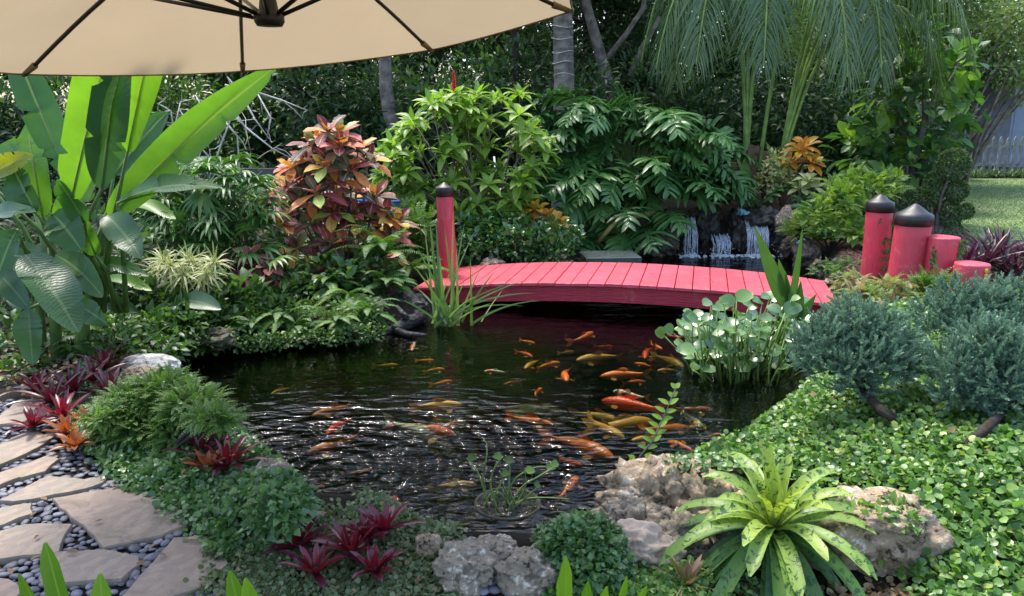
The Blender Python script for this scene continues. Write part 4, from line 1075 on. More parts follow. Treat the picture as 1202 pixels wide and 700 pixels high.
def frog(c, s, face, lab):
    c = np.asarray(c, float); vv, ff = ICO[3]; b = MB(); f = np.array([math.cos(face), math.sin(face), 0]); l = np.array([-f[1], f[0], 0]); u = np.array([0, 0, 1.0])
    def ell(o, a, bb, h, tilt=0.0):
        fa = f * math.cos(tilt) + u * math.sin(tilt); ua = u * math.cos(tilt) - f * math.sin(tilt)
        b.add(c + s * (o[0] * f + o[1] * l + o[2] * u) + s * (vv[:, :1] * a * fa + vv[:, 1:2] * bb * l + vv[:, 2:] * h * ua), t=ff)
    ell((0, 0, .35), .62, .42, .32, .45); ell((.5, 0, .62), .32, .34, .22)
    for sd in (-1, 1):
        ell((.5, .2 * sd, .82), .11, .11, .11); ell((-.25, .45 * sd, .2), .42, .16, .2, -.3); ell((.1, .55 * sd, .06), .30, .12, .06); ell((.42, .32 * sd, .2), .11, .1, .26, .2); ell((.55, .36 * sd, .04), .18, .1, .05)
    return tag(b.build('frog_figurine', M['turq']), lab, 'figurine')
frog(at(872, 252, 10.62), .11, R(200), 'small pale turquoise frog figurine on the rock above the waterfalls')
frog(at(939, 287, 10.15), .085, R(-20), 'tiny turquoise frog figurine on the rock right of the widest waterfall')

# ------------------------------------------------------------------ plants on the far bank
def plant(name, px, Y, label, cat='plant', group=None, z=None):
    x = gx(px, Y); return thing(name, (x, Y, float(H(x, Y)) if z is None else z), label, cat, group)
rng = np.random.default_rng(60)
# philodendron
def philo(px0, Y, targets, label, seed, bl=.62, cat='plant'):
    rng = np.random.default_rng(seed); t = plant('philodendron', px0, Y, label, cat); x0 = t.location[0]
    b = MB(); st = MB()
    for px, py, dy in targets:
        tip = at(px, py, Y + dy); base = np.array([x0 + rng.normal(0, .12), Y + .25 + rng.normal(0, .1), float(H(x0, Y)) + .25])
        v = tip - base; ln = np.linalg.norm(v[:2]); hd = nz([v[0] + rng.normal(0, .1), v[1] - .25, 0])
        lb = bl * rng.uniform(.8, 1.15)
        start = tip - hd * lb * .35
        mid = (base + start) / 2 + np.array([0, 0, .18 * np.linalg.norm(v)])
        tube(st, [base, base * .55 + mid * .45, mid, mid * .4 + start * .6 + [0, 0, .06], start], [.020, .018, .015, .012, .009], 6, rnd=.5)
        el = rng.uniform(-.1, .55); d = hd * math.cos(el) + np.array([0, 0, math.sin(el)])
        rn = rng.random()
        frond(b, start, d, lb, 13, lb * .50, .064, rng, 80, .75, .45, 'strap', 'philo', rad=.008, t0=.0, seg=4, fold=.2, rnd=rn, lift=.12, roll=rng.normal(0, .5), jit=.17)
        frond(b, start + [0, 0, .004], d, lb * .97, 9, lb * .34, .030, rng, 55, .75, .6, 'strap', 'philo', rad=.004, t0=.05, seg=3, fold=.2, rnd=rn, lift=.2, roll=rng.normal(0, .4), jit=.2)
        leaves(b, [start + d * lb * .02], [d], [np.array([0, -.2, 1])], lb * .92, .11, 'ovate', 5, .3, .75, rnd=rn)
    b.build('foliage', M['lf_philo'], t); st.build('leaf_stalk', M['stem_green'], t); return t
tg = []
rr = np.random.default_rng(61)
for k in range(62):
    px = rr.uniform(628, 852); lo_ = 118 + 45 * ((px - 720) / 120) ** 2 * (px > 720) + 18 * ((720 - px) / 90) ** 2 * (px < 720)
    py = lo_ + ((285 if px < 760 else 222) - lo_) * rr.random() ** 1.25
    tg.append((px, py, -.55 * (py - lo_) / 150 + rr.normal(0, .2)))
tg += [(655, 118, 0), (700, 128, 0), (735, 132, .1), (775, 140, 0), (815, 160, 0), (850, 190, 0), (850, 205, -.1), (862, 180, .1), (840, 150, .2), (720, 210, -.6), (700, 200, -.6), (745, 200, -.5), (770, 195, -.5), (680, 230, -.6), (730, 270, -.7), (850, 215, -.2), (786, 252, -.6), (800, 222, -.4), (680, 160, -.3), (650, 200, -.4), (668, 270, -.5), (700, 285, -.6), (735, 250, -.8), (640, 150, .1)]
philo(742, 10.9, tg, 'huge glossy cut leaved philodendron filling the bank behind the bridge', 62, .72)
philo(955, 10.9, [(945, 235, -.2), (965, 228, 0), (985, 250, -.3), (960, 265, -.4), (975, 275, -.5), (985, 232, .1), (950, 215, .2), (1000, 262, .0), (995, 235, .1), (915, 225, .2)], 'smaller cut leaved philodendron right above the waterfall rocks', 63, .42)
M['stem_tan'] = plain('stem_tan', (.26, .22, .06), .6)
b = MB(); tube(b, [at(702, 285, 10.0), at(716, 268, 9.95), at(728, 256, 10.0), at(745, 254, 10.1), at(768, 250, 10.4)], [.028, .03, .032, .034, .036], 8)
tag(b.build('aerial_root', M['stem_tan']), 'thick bent yellow green stem hanging in front of the dark waterfall rocks', 'stem')

# light green shrub with the red flower
rng = np.random.default_rng(64); Y = 9.9
t = plant('light_green_shrub', 560, Y, 'light green leafy shrub topped by one red flower spike, behind the slim red post', 'shrub')
x0 = t.location[0]; b = MB(); st = MB()
tips = []
for k in range(105):
    a = rng.random() * 6.28; r_ = rng.random() ** .5
    px = 545 + 100 * r_ * math.cos(a); py = 182 - 80 * r_ * math.sin(a) + 8
    if px > 600 and py < 128: py += 25
    if px < 500 and py < 130: py += 22
    tips.append((px, py, rng.uniform(-.45, .35)))
tips += [(505, 120, 0), (535, 112, 0), (560, 112, .1), (590, 118, .1), (610, 112, .1), (625, 150, .1), (470, 200, -.2), (455, 210, -.1), (480, 165, 0), (500, 145, 0), (640, 165, 0), (560, 240, -.4), (600, 235, -.4), (540, 250, -.4), (575, 262, -.4), (490, 225, -.3), (610, 215, -.4)]
for px, py, dy in tips:
    c = at(px, py, Y + dy); base = np.array([x0 + rng.normal(0, .2), Y + rng.normal(0, .12), 0]); mid = (base + c) / 2 + [rng.normal(0, .08), 0, .1]
    ax = nz([(c[0] - x0) * .35, dy * .5 - .15, 1]); tube(st, [base, mid, c], [.014, .010, .005], 5)
    rosette(b, c, int(rng.integers(8, 13)), .285, .100, rng, 68, -12, 'ovate', 4, .3, .7, axis=ax, r0=.012, wave=.05)
b.build('foliage', M['lf_lime'], t); st.build('stem', M['bark_grey'], t)
f = MB(); c = at(533, 110, Y); k = 70; hh = np.linspace(0, .27, k); a = np.arange(k) * 2.4
leaves(f, c + np.column_stack([.006 * np.cos(a), .006 * np.sin(a), hh]), np.column_stack([np.cos(a), np.sin(a), np.full(k, 1.4)]), [0, 0, 1], .065 * (1.1 - hh / .3), .024, 'ovate', 2, .4, .2, rng=rng)
tube(f, [c - [0, 0, .15], c + [0, 0, .27]], .006, 5); f.build('flower_spike', M['red_flower'], t)

# low glossy plants at the far bridge side
rng = np.random.default_rng(65); Y = 8.95
t = plant('glossy_shrub', 610, Y, 'low bush of glossy rounded dark leaves along the far edge of the bridge', 'bush'); b = MB()
bl = [(at(px, py, Y + dy), (.27, .22, .2)) for px, py, dy in ((545, 292, 0), (575, 285, .05), (605, 285, 0), (635, 285, .05), (658, 278, .1), (590, 268, .3), (620, 268, .3), (648, 298, -.05), (560, 270, .3))]
crown(b, bl, 1500, .082, .05, rng, 'ovate', 3, .25, .5, out=.6, up=.5, inner=.3); b.build('foliage', M['lf_glossy'], t)
b = MB()
for c, r in bl: tube(b, [[c[0], Y + .1, -.1], c], [.012, .006], 5)
b.build('stem', M['stem_green'], t)

def croton(px0, Y, whorls, label, mat, seed, L=.215, Wd=.10, n=10, name='croton', group=None):
    rng = np.random.default_rng(seed); t = plant(name, px0, Y, label, 'croton', group); x0, z0 = t.location[0], t.location[2]; b = MB(); st = MB()
    for px, py, dy in whorls:
        c = at(px, py, Y + dy); ax = nz([(c[0] - x0) * .5, -.35 + dy * .3, .9]); base = np.array([x0 + (c[0] - x0) * .15, Y + .05, z0 - .05])
        tube(st, [base, (base + c) / 2 + [(c[0] - x0) * .12, .05, 0], c], [.018, .013, .007], 6)
        m0 = rng.random(); nn = n + int(rng.integers(-2, 4))
        rosette(b, c, nn, L * rng.uniform(.85, 1.1), Wd, rng, 72, -5, 'obov', 5, .22, .5, axis=ax, r0=.012, lin=.55, wave=.12, rnd=np.clip(m0 * .25 + rng.random(nn) * .80 - .03, 0, .99))
    b.build('foliage', M[mat], t); st.build('stem', M['bark_grey'], t); return t
W1 = [(385, 155, 0), (400, 172, -.1), (366, 172, .05), (420, 176, .05), (343, 197, 0), (352, 212, -.05), (383, 196, -.15), (412, 200, -.1), (372, 228, -.25), (432, 190, .1), (395, 215, -.15), (440, 232, .1), (418, 226, 0), (330, 263, -.3), (388, 288, -.3), (350, 292, -.25), (404, 290, -.25), (350, 245, -.1), (410, 252, 0), (452, 250, .1), (465, 262, .05), (458, 282, 0), (398, 158, .1), (376, 165, .15), (425, 262, 0), (376, 205, .1), (338, 222, .1), (360, 190, .1), (380, 310, -.3), (370, 262, -.2), (400, 232, .1)]
_r = np.random.default_rng(69)
for _k in range(6):
    _y = _r.uniform(170, 318); _w = 22 + min(1, (_y - 165) / 70) * 52; W1.append((392 + _r.uniform(-1, 1) * _w + (8 if _y > 230 else 0), _y, _r.uniform(-.15, .35)))
croton(393, 7.9, W1, 'tall croton shrub with red, orange and bronze leaf whorls left of the slim red post', 'lf_croton', 70, .27, .115, 10)
croton(300, 6.85, [(282, 318, 0), (304, 328, -.1), (292, 304, .1), (314, 314, 0), (272, 334, 0), (266, 312, .1), (310, 340, -.05)], 'low dark red croton in front of the fan leaved palm', 'lf_croton_red', 71, .20, .085)
croton(940, 11.2, [(938, 178, 0), (928, 190, .1), (952, 192, -.1), (945, 172, .1)], 'orange croton at the foot of the drooping palm', 'lf_croton_orange', 72, .26, .1, 12)
croton(948, 10.9, [(948, 212, -.1), (940, 222, -.1), (957, 220, -.1)], 'green yellow croton below the orange one near the waterfall', 'lf_cream', 73, .22, .085, 11)
croton(640, 9.5, [(628, 246, 0), (615, 254, 0), (640, 255, 0), (652, 262, -.1)], 'golden orange croton between glossy bush and philodendron', 'lf_croton_orange', 74, .2, .08, 14)
croton(322, 8.4, [(322, 232, 0), (332, 240, 0), (312, 240, 0)], 'small orange leaved plant beside the tall croton near the board fence', 'lf_croton_orange', 75, .13, .05, 14)
rng = np.random.default_rng(76); Y = 11.3; t = plant('cream_shrub', 912, Y, 'small cream and green variegated shrub between palm trunks and waterfall', 'shrub'); b = MB()
crown(b, [(at(px, py, Y), .18) for px, py in ((905, 205), (918, 198), (900, 215), (922, 212), (912, 190), (935, 205))], 420, .085, .045, rng, 'ovate', 2, .25, .4, up=.4, inner=.3); b.build('foliage', M['lf_cream'], t)
b = MB(); tube(b, [[t.location[0], Y, 0], at(912, 200, Y)], .012, 5); b.build('stem', M['stem_green'], t)

def fernbush(name, blobs, n, L, npair, pl, pw, mat, label, seed, base, up=.35, cat='shrub', droop=.5):
    """shrub of many small feathery sprays"""
    rng = np.random.default_rng(seed); t = thing(name, base, label, cat); b = MB(); st = MB(); base = np.asarray(base, float)
    C = np.array([x[0] for x in blobs]); Rr = np.array([(x[1],) * 3 if np.isscalar(x[1]) else x[1] for x in blobs]); wt = Rr.prod(1) ** (2 / 3); idx = rng.choice(len(C), n, p=wt / wt.sum())
    d = rand_dirs(rng, n, -.35); r = .45 + .55 * np.sqrt(rng.random(n))
    for k in range(n):
        p = C[idx[k]] + d[k] * Rr[idx[k]] * r[k]; dd = nz(d[k] * .9 + rng.normal(0, .3, 3) + [0, 0, up])
        frond(b, p - dd * L * .4, dd, L * rng.uniform(.7, 1.2), npair, pl, pw, rng, 58, droop, .3, 'obov', 'tri', rad=.0016, t0=.15, seg=2, roll=rng.normal(0, .5), rnd=rng.random())
    for c in C: tube(st, [base + [0, 0, -.05], (base + c) / 2 + rng.normal(0, .02, 3), c], [.014, .010, .004], 5)
    b.build('foliage', M[mat], t); st.build('stem', M['bark_dark'], t); return t
Y = 9.7
fernbush('lime_shrub', [(at(px, py, Y + dy), r) for px, py, r, dy in ((985, 235, .30, 0), (960, 255, .28, 0), (1010, 250, .28, 0), (975, 270, .26, -.1), (1000, 275, .24, -.2), (1025, 225, .26, .1), (940, 270, .22, .2), (1015, 280, .18, -.2), (1045, 215, .2, .2), (1005, 215, .22, .2))], 640, .18, 8, .055, .026, 'lf_limefern', 'bright yellow green feathery shrub between waterfall and red pilings', 80, (gx(985, Y), Y, .05))
Y = 6.35
fernbush('pale_fern_shrub', [(at(px, py, Y + dy), (.20, .2, .11)) for px, py, dy in ((1012, 348, 0), (1040, 338, .1), (1035, 362, -.1), (1062, 352, 0), (1005, 332, .3), (1060, 372, -.2), (1020, 372, -.2), (1085, 345, .1), (1100, 360, 0), (1045, 380, -.3), (998, 362, 0))], 620, .13, 8, .036, .018, 'lf_pinkfern', 'pale green and pinkish lacy ferns in front of the red pilings', 81, (gx(1040, Y), Y, .1), up=.15)
fernbush('small_fern', [(at(px, py, 6.5), .13) for px, py in ((1090, 335), (1108, 330), (1100, 350), (1078, 342))], 130, .18, 9, .04, .016, 'lf_fern', 'small bright fern at the foot of the flat topped red pilings', 82, (gx(1095, 6.5), 6.5, .1), up=.4, cat='fern')
fernbush('ground_fern', [(at(px, py, 8.4), (.16, .14, .09)) for px, py in ((985, 315), (1000, 312), (970, 318), (992, 322))], 130, .12, 7, .03, .014, 'lf_fern', 'low green fern patch at the far corner of the bridge end', 83, (gx(985, 8.4), 8.4, .05), cat='fern')
Y = 8.6
fernbush('bank_fern', [(at(px, py, Y), .2) for px, py in ((500, 275), (485, 290), (510, 295), (495, 262), (480, 268))], 230, .2, 9, .05, .02, 'lf_fern', 'bright lacy fern mass directly left of the slim red post', 84, (gx(495, Y), Y, .08), cat='fern')

rng = np.random.default_rng(85)
M['mulch'] = leafmat('mulch', [(0, (.10, .028, .02)), (1, (.20, .065, .045))], .9, .0)
n_ = 5000; P = np.column_stack([rng.uniform(3.3, 5.6, n_), rng.uniform(7.4, 10.4, n_), np.zeros(n_)]); P[:, 2] = H(P[:, 0], P[:, 1]) + rng.uniform(.002, .02, n_)
P = P[psd(P[:, 0], P[:, 1]) > .15]; b = MB(); d = rand_dirs(rng, len(P)); d[:, 2] *= .2; leaves(b, P, d, [0, 0, 1], rng.uniform(.03, .07, len(P)), .016, 'strap', 1, .2, .0, rng=rng)
tag(b.build('mulch', M['mulch'], origin=(0, 0, 0)), 'red brown bark mulch on the bed behind the pilings', 'mulch', kind='stuff')

# purple spear-leaved clumps
gp_ = 'purple spear leaved plants behind the pilings'
for k, (px, py, Y, lab) in enumerate(((1150, 322, 7.6, 'purple spear leaved plant right behind the shortest red piling'), (1185, 325, 7.5, 'purple and green spear leaved plant at the right edge beside the lawn'), (1168, 312, 8.1, 'purple spear leaved plant between and behind its two neighbours'), (1225, 322, 7.5, 'purple spear leaved plant cut off by the right edge'))):
    rng = np.random.default_rng(86 + k); c = at(px, py, Y); c[2] = float(H(c[0], c[1])) + .12; t = thing('purple_plant', (c[0], c[1], c[2] - .12), lab, 'plant', gp_); b = MB()
    for q in range(5): rosette(b, c + [rng.normal(0, .1), rng.normal(0, .08), rng.uniform(-.05, .08)], 13, .40, .062, rng, 78, 22, 'blade', 5, .45, .25, axis=nz([rng.normal(0, .25), rng.normal(0, .2) - .1, 1]))
    b.build('foliage', M['lf_purple'], t); s = MB(); tube(s, [[c[0], c[1], c[2] - .3], c], .02, 6); s.build('stem', M['stem_green'], t)

# creeping fig on the pilings
rng = np.random.default_rng(90)
CR = [MB(), MB(), MB(), MB()]
def creep(P, n, spread=.012, L=.034, w=0):
    b = CR[w]; n = int(n * 1.5)
    P = np.array(P, float); tt = rng.random(n); ti = np.linspace(0, 1, len(P)); C = np.column_stack([np.interp(tt, ti, P[:, k]) for k in range(3)])
    leaves(b, C + rng.normal(0, spread, C.shape) * [1, .3, 1], nz(rand_dirs(rng, n) * [1, .2, 1] + [0, -.4, 0]), [0, -1, .4], L * rng.uniform(.7, 1.3, n), L * .75, 'ovate', 2, .2, .2, rng=rng)
    tube(b, P, .0025, 4, cap=False)
def onpost(i, dxf, h):     # a point on the camera side of a piling
    loc, r, hh = PILS[i]; a = dxf; return loc + np.array([r * 1.04 * a, -r * 1.05 * math.sqrt(max(0, 1 - a * a)), h])
h1 = PILS[0][2]
creep([onpost(0, .93, 0), onpost(0, .93, h1 * .4), onpost(0, .95, h1 * .75), onpost(0, .9, h1 * .8)], 130, .016)
for hz, a0 in ((.80, -.5), (.55, -.1), (.43, .0), (.32, -.15), (.2, 0), (.1, -.1)): creep([onpost(0, .92, h1 * hz * .95), onpost(0, a0, h1 * hz)], 30, .007)
h3 = PILS[2][2]
creep([onpost(2, .72, 0), onpost(2, .8, h3 * .4), onpost(2, .65, h3 * .7), onpost(2, .7, h3 * .95)], 85, .012, w=1)
creep([onpost(2, -.85, h3 * .35), onpost(2, -.8, h3 * .6), onpost(2, -.88, h3 * .85)], 28, .01, w=2); creep([onpost(3, -.85, 0), onpost(3, -.9, .12)], 40, .012, w=3); creep([onpost(2, .3, .05), onpost(2, .6, .15)], 25, w=1)
gcf = 'creepers on the red pilings'
tag(CR[0].build('creeping_fig', M['lf_fern']), 'thin creeper with sideways shoots up the tall slim red piling', 'creeper', gcf)
tag(CR[1].build('creeping_fig', M['lf_fern']), 'long creeper strand down the front of the middle flat topped piling', 'creeper', gcf)
tag(CR[3].build('creeping_fig', M['lf_fern']), 'tuft of creeper at the foot of the shortest flat topped piling', 'creeper', gcf)
tag(CR[2].build('creeping_fig', M['lf_fern']), 'short creeper strand where thickest piling meets the middle flat topped one', 'creeper', gcf)

# small things seen through the leaves left of the post
M['rail_white'] = plain('rail_white', (.7, .72, .75), .4); M['blue_plastic'] = plain('blue_plastic', (.03, .12, .50), .4)
t = thing('pool_ladder', (gx(585, 11.5), 11.5, 0), 'white leaning ladder with blue steps half hidden behind the light green shrub', 'ladder')
b = MB(); tube(b, [(*at(590, 262, 11.3)[:2], 0), at(580, 184, 11.6)], .018, 6); tube(b, [(*at(555, 262, 11.3)[:2], 0), at(550, 184, 11.6)], .018, 6); b.build('rail', M['rail_white'], t)
for py in (218, 239, 258): b = MB(); tube(b, [at(548, py + 2, 11.42), at(590, py, 11.42)], .022, 6); b.build('step', M['blue_plastic'], t)
b = MB(); Yp = 11.9; cx = gx(470, Yp); lathe(b, (cx, Yp, 0), [(.85, 0), (.9, .05), (.9, .38), (.93, .42), (.88, .42), (.86, .15), (.002, .12)], 32)
t = thing('pool_tub', (cx, Yp, 0), 'dark round tub with a blue rim behind croton and slim red post', 'tub'); M['tub'] = plain('tub', (.07, .08, .10), .4); b.build('shell', M['tub'], t)
b = MB(); th = np.linspace(0, 6.28, 40); tube(b, np.column_stack([cx + .92 * np.cos(th), Yp + .92 * np.sin(th), np.full(40, .50)]), .018, 6); b.build('rim', M['blue_plastic'], t)
M['old_board'] = plain('old_board', (.085, .078, .075), .8, .3, .4, 8, .4, 30)
Y = 12.0; x0, x1 = gx(215, Y), gx(348, Y); zt = at(300, 200, Y)[2]
t = thing('board_fence', ((x0 + x1) / 2, Y, 0), 'dark weathered board fence with a cap rail between fan leaves and tall croton', 'fence')
b = MB(); rng = np.random.default_rng(91)
for x in np.arange(x0, x1, .085): box(b, [x, Y, (zt - .06) / 2], [.036, 0, 0], [0, .012 + .006 * rng.random(), 0], [0, 0, (zt - .06) / 2], (0, .5, rng.random(), .5))
b.build('board', M['old_board'], t, smooth=False)
b = MB(); box(b, [(x0 + x1) / 2, Y - .03, zt - .02], [(x1 - x0) / 2, 0, 0], [0, .05, 0], [0, 0, .05]); b.build('cap_rail', M['old_board'], t, smooth=False)
# bare white twigs
rng = np.random.default_rng(92); Y = 8.6; t = plant('bare_twig_shrub', 255, Y, 'bare shrub of thin white twigs between banana leaves and board fence', 'shrub'); b = MB(); x0 = t.location[0]
for pts in ([(240, 240), (262, 170), (280, 118), (268, 90)], [(262, 165), (240, 130), (228, 112)], [(262, 120), (290, 150), (322, 175), (348, 188)], [(270, 122), (288, 148), (294, 180)], [(285, 118), (300, 140), (320, 165)], [(235, 260), (215, 190), (205, 150), (212, 120)], [(225, 200), (250, 190), (275, 230), (292, 222)], [(216, 170), (232, 210), (270, 245)], [(205, 160), (198, 130), (185, 122)], [(230, 200), (228, 160), (214, 128)], [(212, 140), (240, 175), (262, 205)], [(255, 130), (276, 160), (284, 205), (280, 230)], [(290, 105), (330, 118), (360, 130)], [(265, 100), (300, 108), (318, 138), (312, 165)]):
    Q = [at(px + rng.normal(0, 2), py, Y + rng.normal(0, .12)) for px, py in pts]; tube(b, Q, np.linspace(.013, .005, len(Q)), 5, rnd=rng.random())
    for q in Q[1:]:
        for _ in range(2): e = q + rng.normal(0, .13, 3); tube(b, [q, (q + e) / 2 + rng.normal(0, .02, 3), e], [.005, .004, .0018], 4, cap=False)
for px in (235, 240): tube(b, [(x0, Y, 0), at(px, 250, Y)], .016, 5)
b.build('twigs', M['bark_pale'], t)
b = MB(); tw = [at(px + rng.normal(0, 25), py + rng.normal(0, 25), Y) for px, py in ((250, 140), (220, 150), (280, 150), (310, 160)) for _ in range(14)]
leaves(b, tw, rand_dirs(rng, len(tw)), [0, 0, 1], .05, .025, 'ovate', 2, rng=rng); b.build('foliage', M['lf_lime'], t)
# ------------------------------------------------------------------ left bank: palm fans, ferns, crotons' neighbours
rng = np.random.default_rng(100); Y = 7.4
t = plant('fan_leaved_palm', 235, Y, 'bushy lady palm with narrow finger leaflets left of the low red croton', 'palm'); x0 = t.location[0]; b = MB(); st = MB()
for k in range(130):
    px = rng.uniform(172, 322); py = 188 + 112 * rng.random() ** 1.1 + (18 if px < 200 else 0) + max(0, px - 280) * .9; c = at(px, min(py, 305), Y + rng.uniform(-.4, .3) - (py - 240) * .003)
    base = np.array([x0 + rng.normal(0, .3), Y + .2, .2]); tube(st, [base, (base + c) / 2 + [0, 0, .12], c], [.006, .005, .004], 4)
    hd = nz([(c[0] - x0) * .9 + rng.normal(0, .35), -.5 + rng.normal(0, .3), rng.uniform(-.1, .7)]); S = nz(np.cross(hd, [0, 0, 1.0])); n_ = int(rng.integers(7, 11)); a = np.linspace(-1.5, 1.5, n_) + rng.normal(0, .06, n_)
    D = np.cos(a)[:, None] * hd + np.sin(a)[:, None] * S; leaves(b, np.repeat([c], n_, 0), D, np.cross(S, hd), .30 * rng.uniform(.8, 1.1) * (1 - .12 * np.abs(a)), .040, 'lance', 4, .25, .75, rng=rng, rnd=np.clip(rng.random() * .8 + rng.normal(0, .12, n_), 0, 1))
b.build('foliage', M['lf_rhapis'], t); st.build('stem', M['stem_green'], t)

gd = 'striped rosette plants on the left bank'
SG = [('lush cream striped rosette plant overhanging the left bank, several heads in a row', 215, 6.3, [(182, 318), (200, 312), (216, 322), (230, 312), (244, 320), (222, 306), (208, 330), (236, 330), (192, 306), (252, 308)]),
      ('single cream striped rosette just above the white boulder', 155, 5.85, [(155, 392)]),
      ('dull striped rosette plant in the shade between banana leaf and overhanging heads', 180, 6.4, [(150, 358), (180, 365), (195, 372), (168, 378), (128, 348), (205, 350)])]
for k, (lab, px0, Y, hd) in enumerate(SG):
    rng = np.random.default_rng(101 + k); t = plant('striped_plant', px0, Y, lab, 'plant', gd); b = MB(); st = MB(); o = t.location
    for px, py in hd:
        c = at(px, py, Y + rng.uniform(-.08, .08)); rosette(b, c, 30, .19, .020, rng, 75, -45, 'blade', 5, .3, .7, axis=nz([.15, -.5, .8]), lin=.8)
        tube(st, [[o[0], Y + .15, o[2]], [(o[0] + c[0]) / 2, Y + .08, c[2] * .6 + .05], c], [.014, .012, .009], 5)
    b.build('foliage', M['lf_song'], t); st.build('stem', M['bark_grey'], t)

def bush(name, px0, Y, blobs, n, L, Wd, mat, label, seed, prof='ovate', cat='bush', droop=.4, seg=2, up=.3, inner=.3, group=None, nup=.8):
    rng = np.random.default_rng(seed); t = plant(name, px0, Y, label, cat, group); bl = [(above(px, py, .05 - dy) if cat == 'creeper' else lift(at(px, py, Y + dy), .04), r) for px, py, dy, r in blobs]; b = MB()
    crown(b, bl, n, L, Wd, rng, prof, seg, .25, droop, up=up, inner=inner, nup=nup); b.build('foliage', M[mat], t); st = MB(); o = t.location
    for c, r in bl: tube(st, [[o[0] + (c[0] - o[0]) * .5, Y + .05, o[2] - .05], c], [.012, .006], 5)
    st.build('stem', M['bark_dark'], t); return t
bush('bank_bush', 320, 7.0, [(270, 362, 0, .22), (300, 345, .1, .2), (335, 335, .2, .22), (300, 375, -.1, .18), (330, 365, 0, .2), (265, 340, .2, .2), (350, 350, .1, .2), (385, 330, .3, .25), (420, 330, .3, .25), (300, 395, -.25, .14), (345, 388, -.2, .15), (450, 330, .3, .22), (250, 385, -.2, .14)], 1700, .085, .042, 'lf_mid', 'leafy green bush hanging over the left bank below the tall croton', 110)
bush('bank_creeper', 320, 6.55, [(px, py, .03 * (k % 3), (.17, .14, .10)) for k, (px, py) in enumerate([(x, 397 + 3 * ((x // 9) % 3) - (x - 205) * .05) for x in range(208, 460, 13)] + [(x, 384 - (x - 205) * .05) for x in range(215, 460, 16)] + [(x, 370 - (x - 205) * .04) for x in range(230, 450, 20)])], 3600, .042, .028, 'lf_ming', 'small leaved creeper touching the water on the left bank', 111, cat='creeper')
bush('mid_shrub', 380, 8.6, [(200, 250, .3, .35), (250, 260, .2, .35), (300, 275, .1, .3), (345, 270, .1, .3), (440, 280, 0, .3), (470, 300, 0, .28), (420, 300, -.2, .26), (330, 300, -.1, .28), (480, 255, .3, .22), (290, 300, -.2, .25), (380, 310, -.3, .25), (230, 285, 0, .3), (180, 290, .1, .3)], 3000, .10, .05, 'lf_mid', 'leafy green shrub filling the bank behind fan leaves and tall croton', 116)
bush('dark_leaved_bush', 400, 7.5, [(385, 325, 0, .2), (405, 335, -.1, .18), (430, 315, 0, .2), (370, 340, -.1, .15)], 260, .13, .07, 'lf_glossy', 'dark bush with broad veined leaves under the tall croton', 112, seg=3)
bush('shade_shrub', 90, 6.1, [(20, 330, .2, .3), (60, 350, .2, .3), (100, 330, .3, .3), (140, 340, .4, .28), (20, 390, .1, .25), (70, 400, .1, .22), (110, 380, .2, .22), (180, 350, .4, .25), (150, 300, .5, .3), (40, 290, .5, .35), (100, 280, .6, .35), (200, 385, .2, .18), (240, 370, .3, .2), (-20, 360, 0, .3), (230, 340, .4, .22), (-10, 250, .5, .4)], 2600, .10, .05, 'lf_dark', 'dark shade shrub filling the gaps under the banana leaves', 113)
bush('yellow_shoot', 285, 6.5, [(272, 365, 0, .06), (285, 375, 0, .07), (262, 378, 0, .06), (278, 385, 0, .06), (292, 362, 0, .05)], 40, .11, .055, 'lf_lime', 'few bright yellow green leaves on the left bank above the water', 114, seg=3)
bush('edge_shrub', 20, 5.6, [(-5, 420, 0, .16), (12, 440, -.1, .1), (30, 430, .1, .12), (5, 395, .1, .2)], 420, .07, .035, 'lf_mid', 'dark green bush at the left edge above the shaded flagstones', 115)

bush('shade_leaf_bush', 230, 6.35, [(190, 385, 0, .13), (215, 375, .05, .15), (240, 372, 0, .15), (265, 380, 0, .13), (225, 395, -.1, .1), (160, 350, .2, .2), (200, 355, .15, .2), (250, 350, .15, .2), (285, 350, .1, .18)], 620, .12, .06, 'lf_mid', 'broad leaved shade plant filling the bank between striped heads and water', 117, seg=3)
bush('low_shade_cover', 150, 5.9, [(px, py, -.03 * (k % 4), (.16, .13, .09)) for k, (px, py) in enumerate([(x, y) for y in (382, 396, 408) for x in range(88, 215, 18)])], 1500, .065, .04, 'lf_mid', 'low green cover between banana stems, single striped rosette and white boulder', 118, cat='creeper')
def fern(name, base, n, L, label, seed, mat='lf_fern', e=(25, 70), npair=26, pl=.075, pw=.016, spread=(0, 6.28), droop=.7, pdroop=.25, group=None, lean=(0, 0)):
    base = lift(base); rng = np.random.default_rng(seed); t = thing(name, base, label, 'fern', group); b = MB()
    for k in range(n):
        a = rng.uniform(*spread); el = R(rng.uniform(*e)); d = [math.cos(a) * math.cos(el) + lean[0], math.sin(a) * math.cos(el) + lean[1], math.sin(el)]
        frond(b, np.asarray(base) + rng.normal(0, .03, 3) * [1, 1, .2], d, L * rng.uniform(.75, 1.1), npair, pl, pw, rng, 80, droop, pdroop, 'strap', 'fern', rad=.003, t0=.08, seg=2, rnd=rng.random())
    b.build('fronds', M[mat], t); s = MB(); tube(s, [np.asarray(base) - [0, 0, .08], np.asarray(base) + [0, 0, .02]], [.03, .02], 6); s.build('rootstock', M['bark_dark'], t); return t
def onb(px, py, Y): return at(px, py, Y)
gf = 'sword ferns on the left bank'
fern('sword_fern', at(448, 300, 7.5), 16, .62, 'arching sword fern beside the bridge end, below the tall croton', 120, spread=(-2.9, .3), group=gf, pl=.085)
fern('sword_fern', at(455, 335, 7.2), 12, .36, 'bright sword fern crossing in front of the bridge end planks', 121, spread=(-2.2, .6), group=gf)
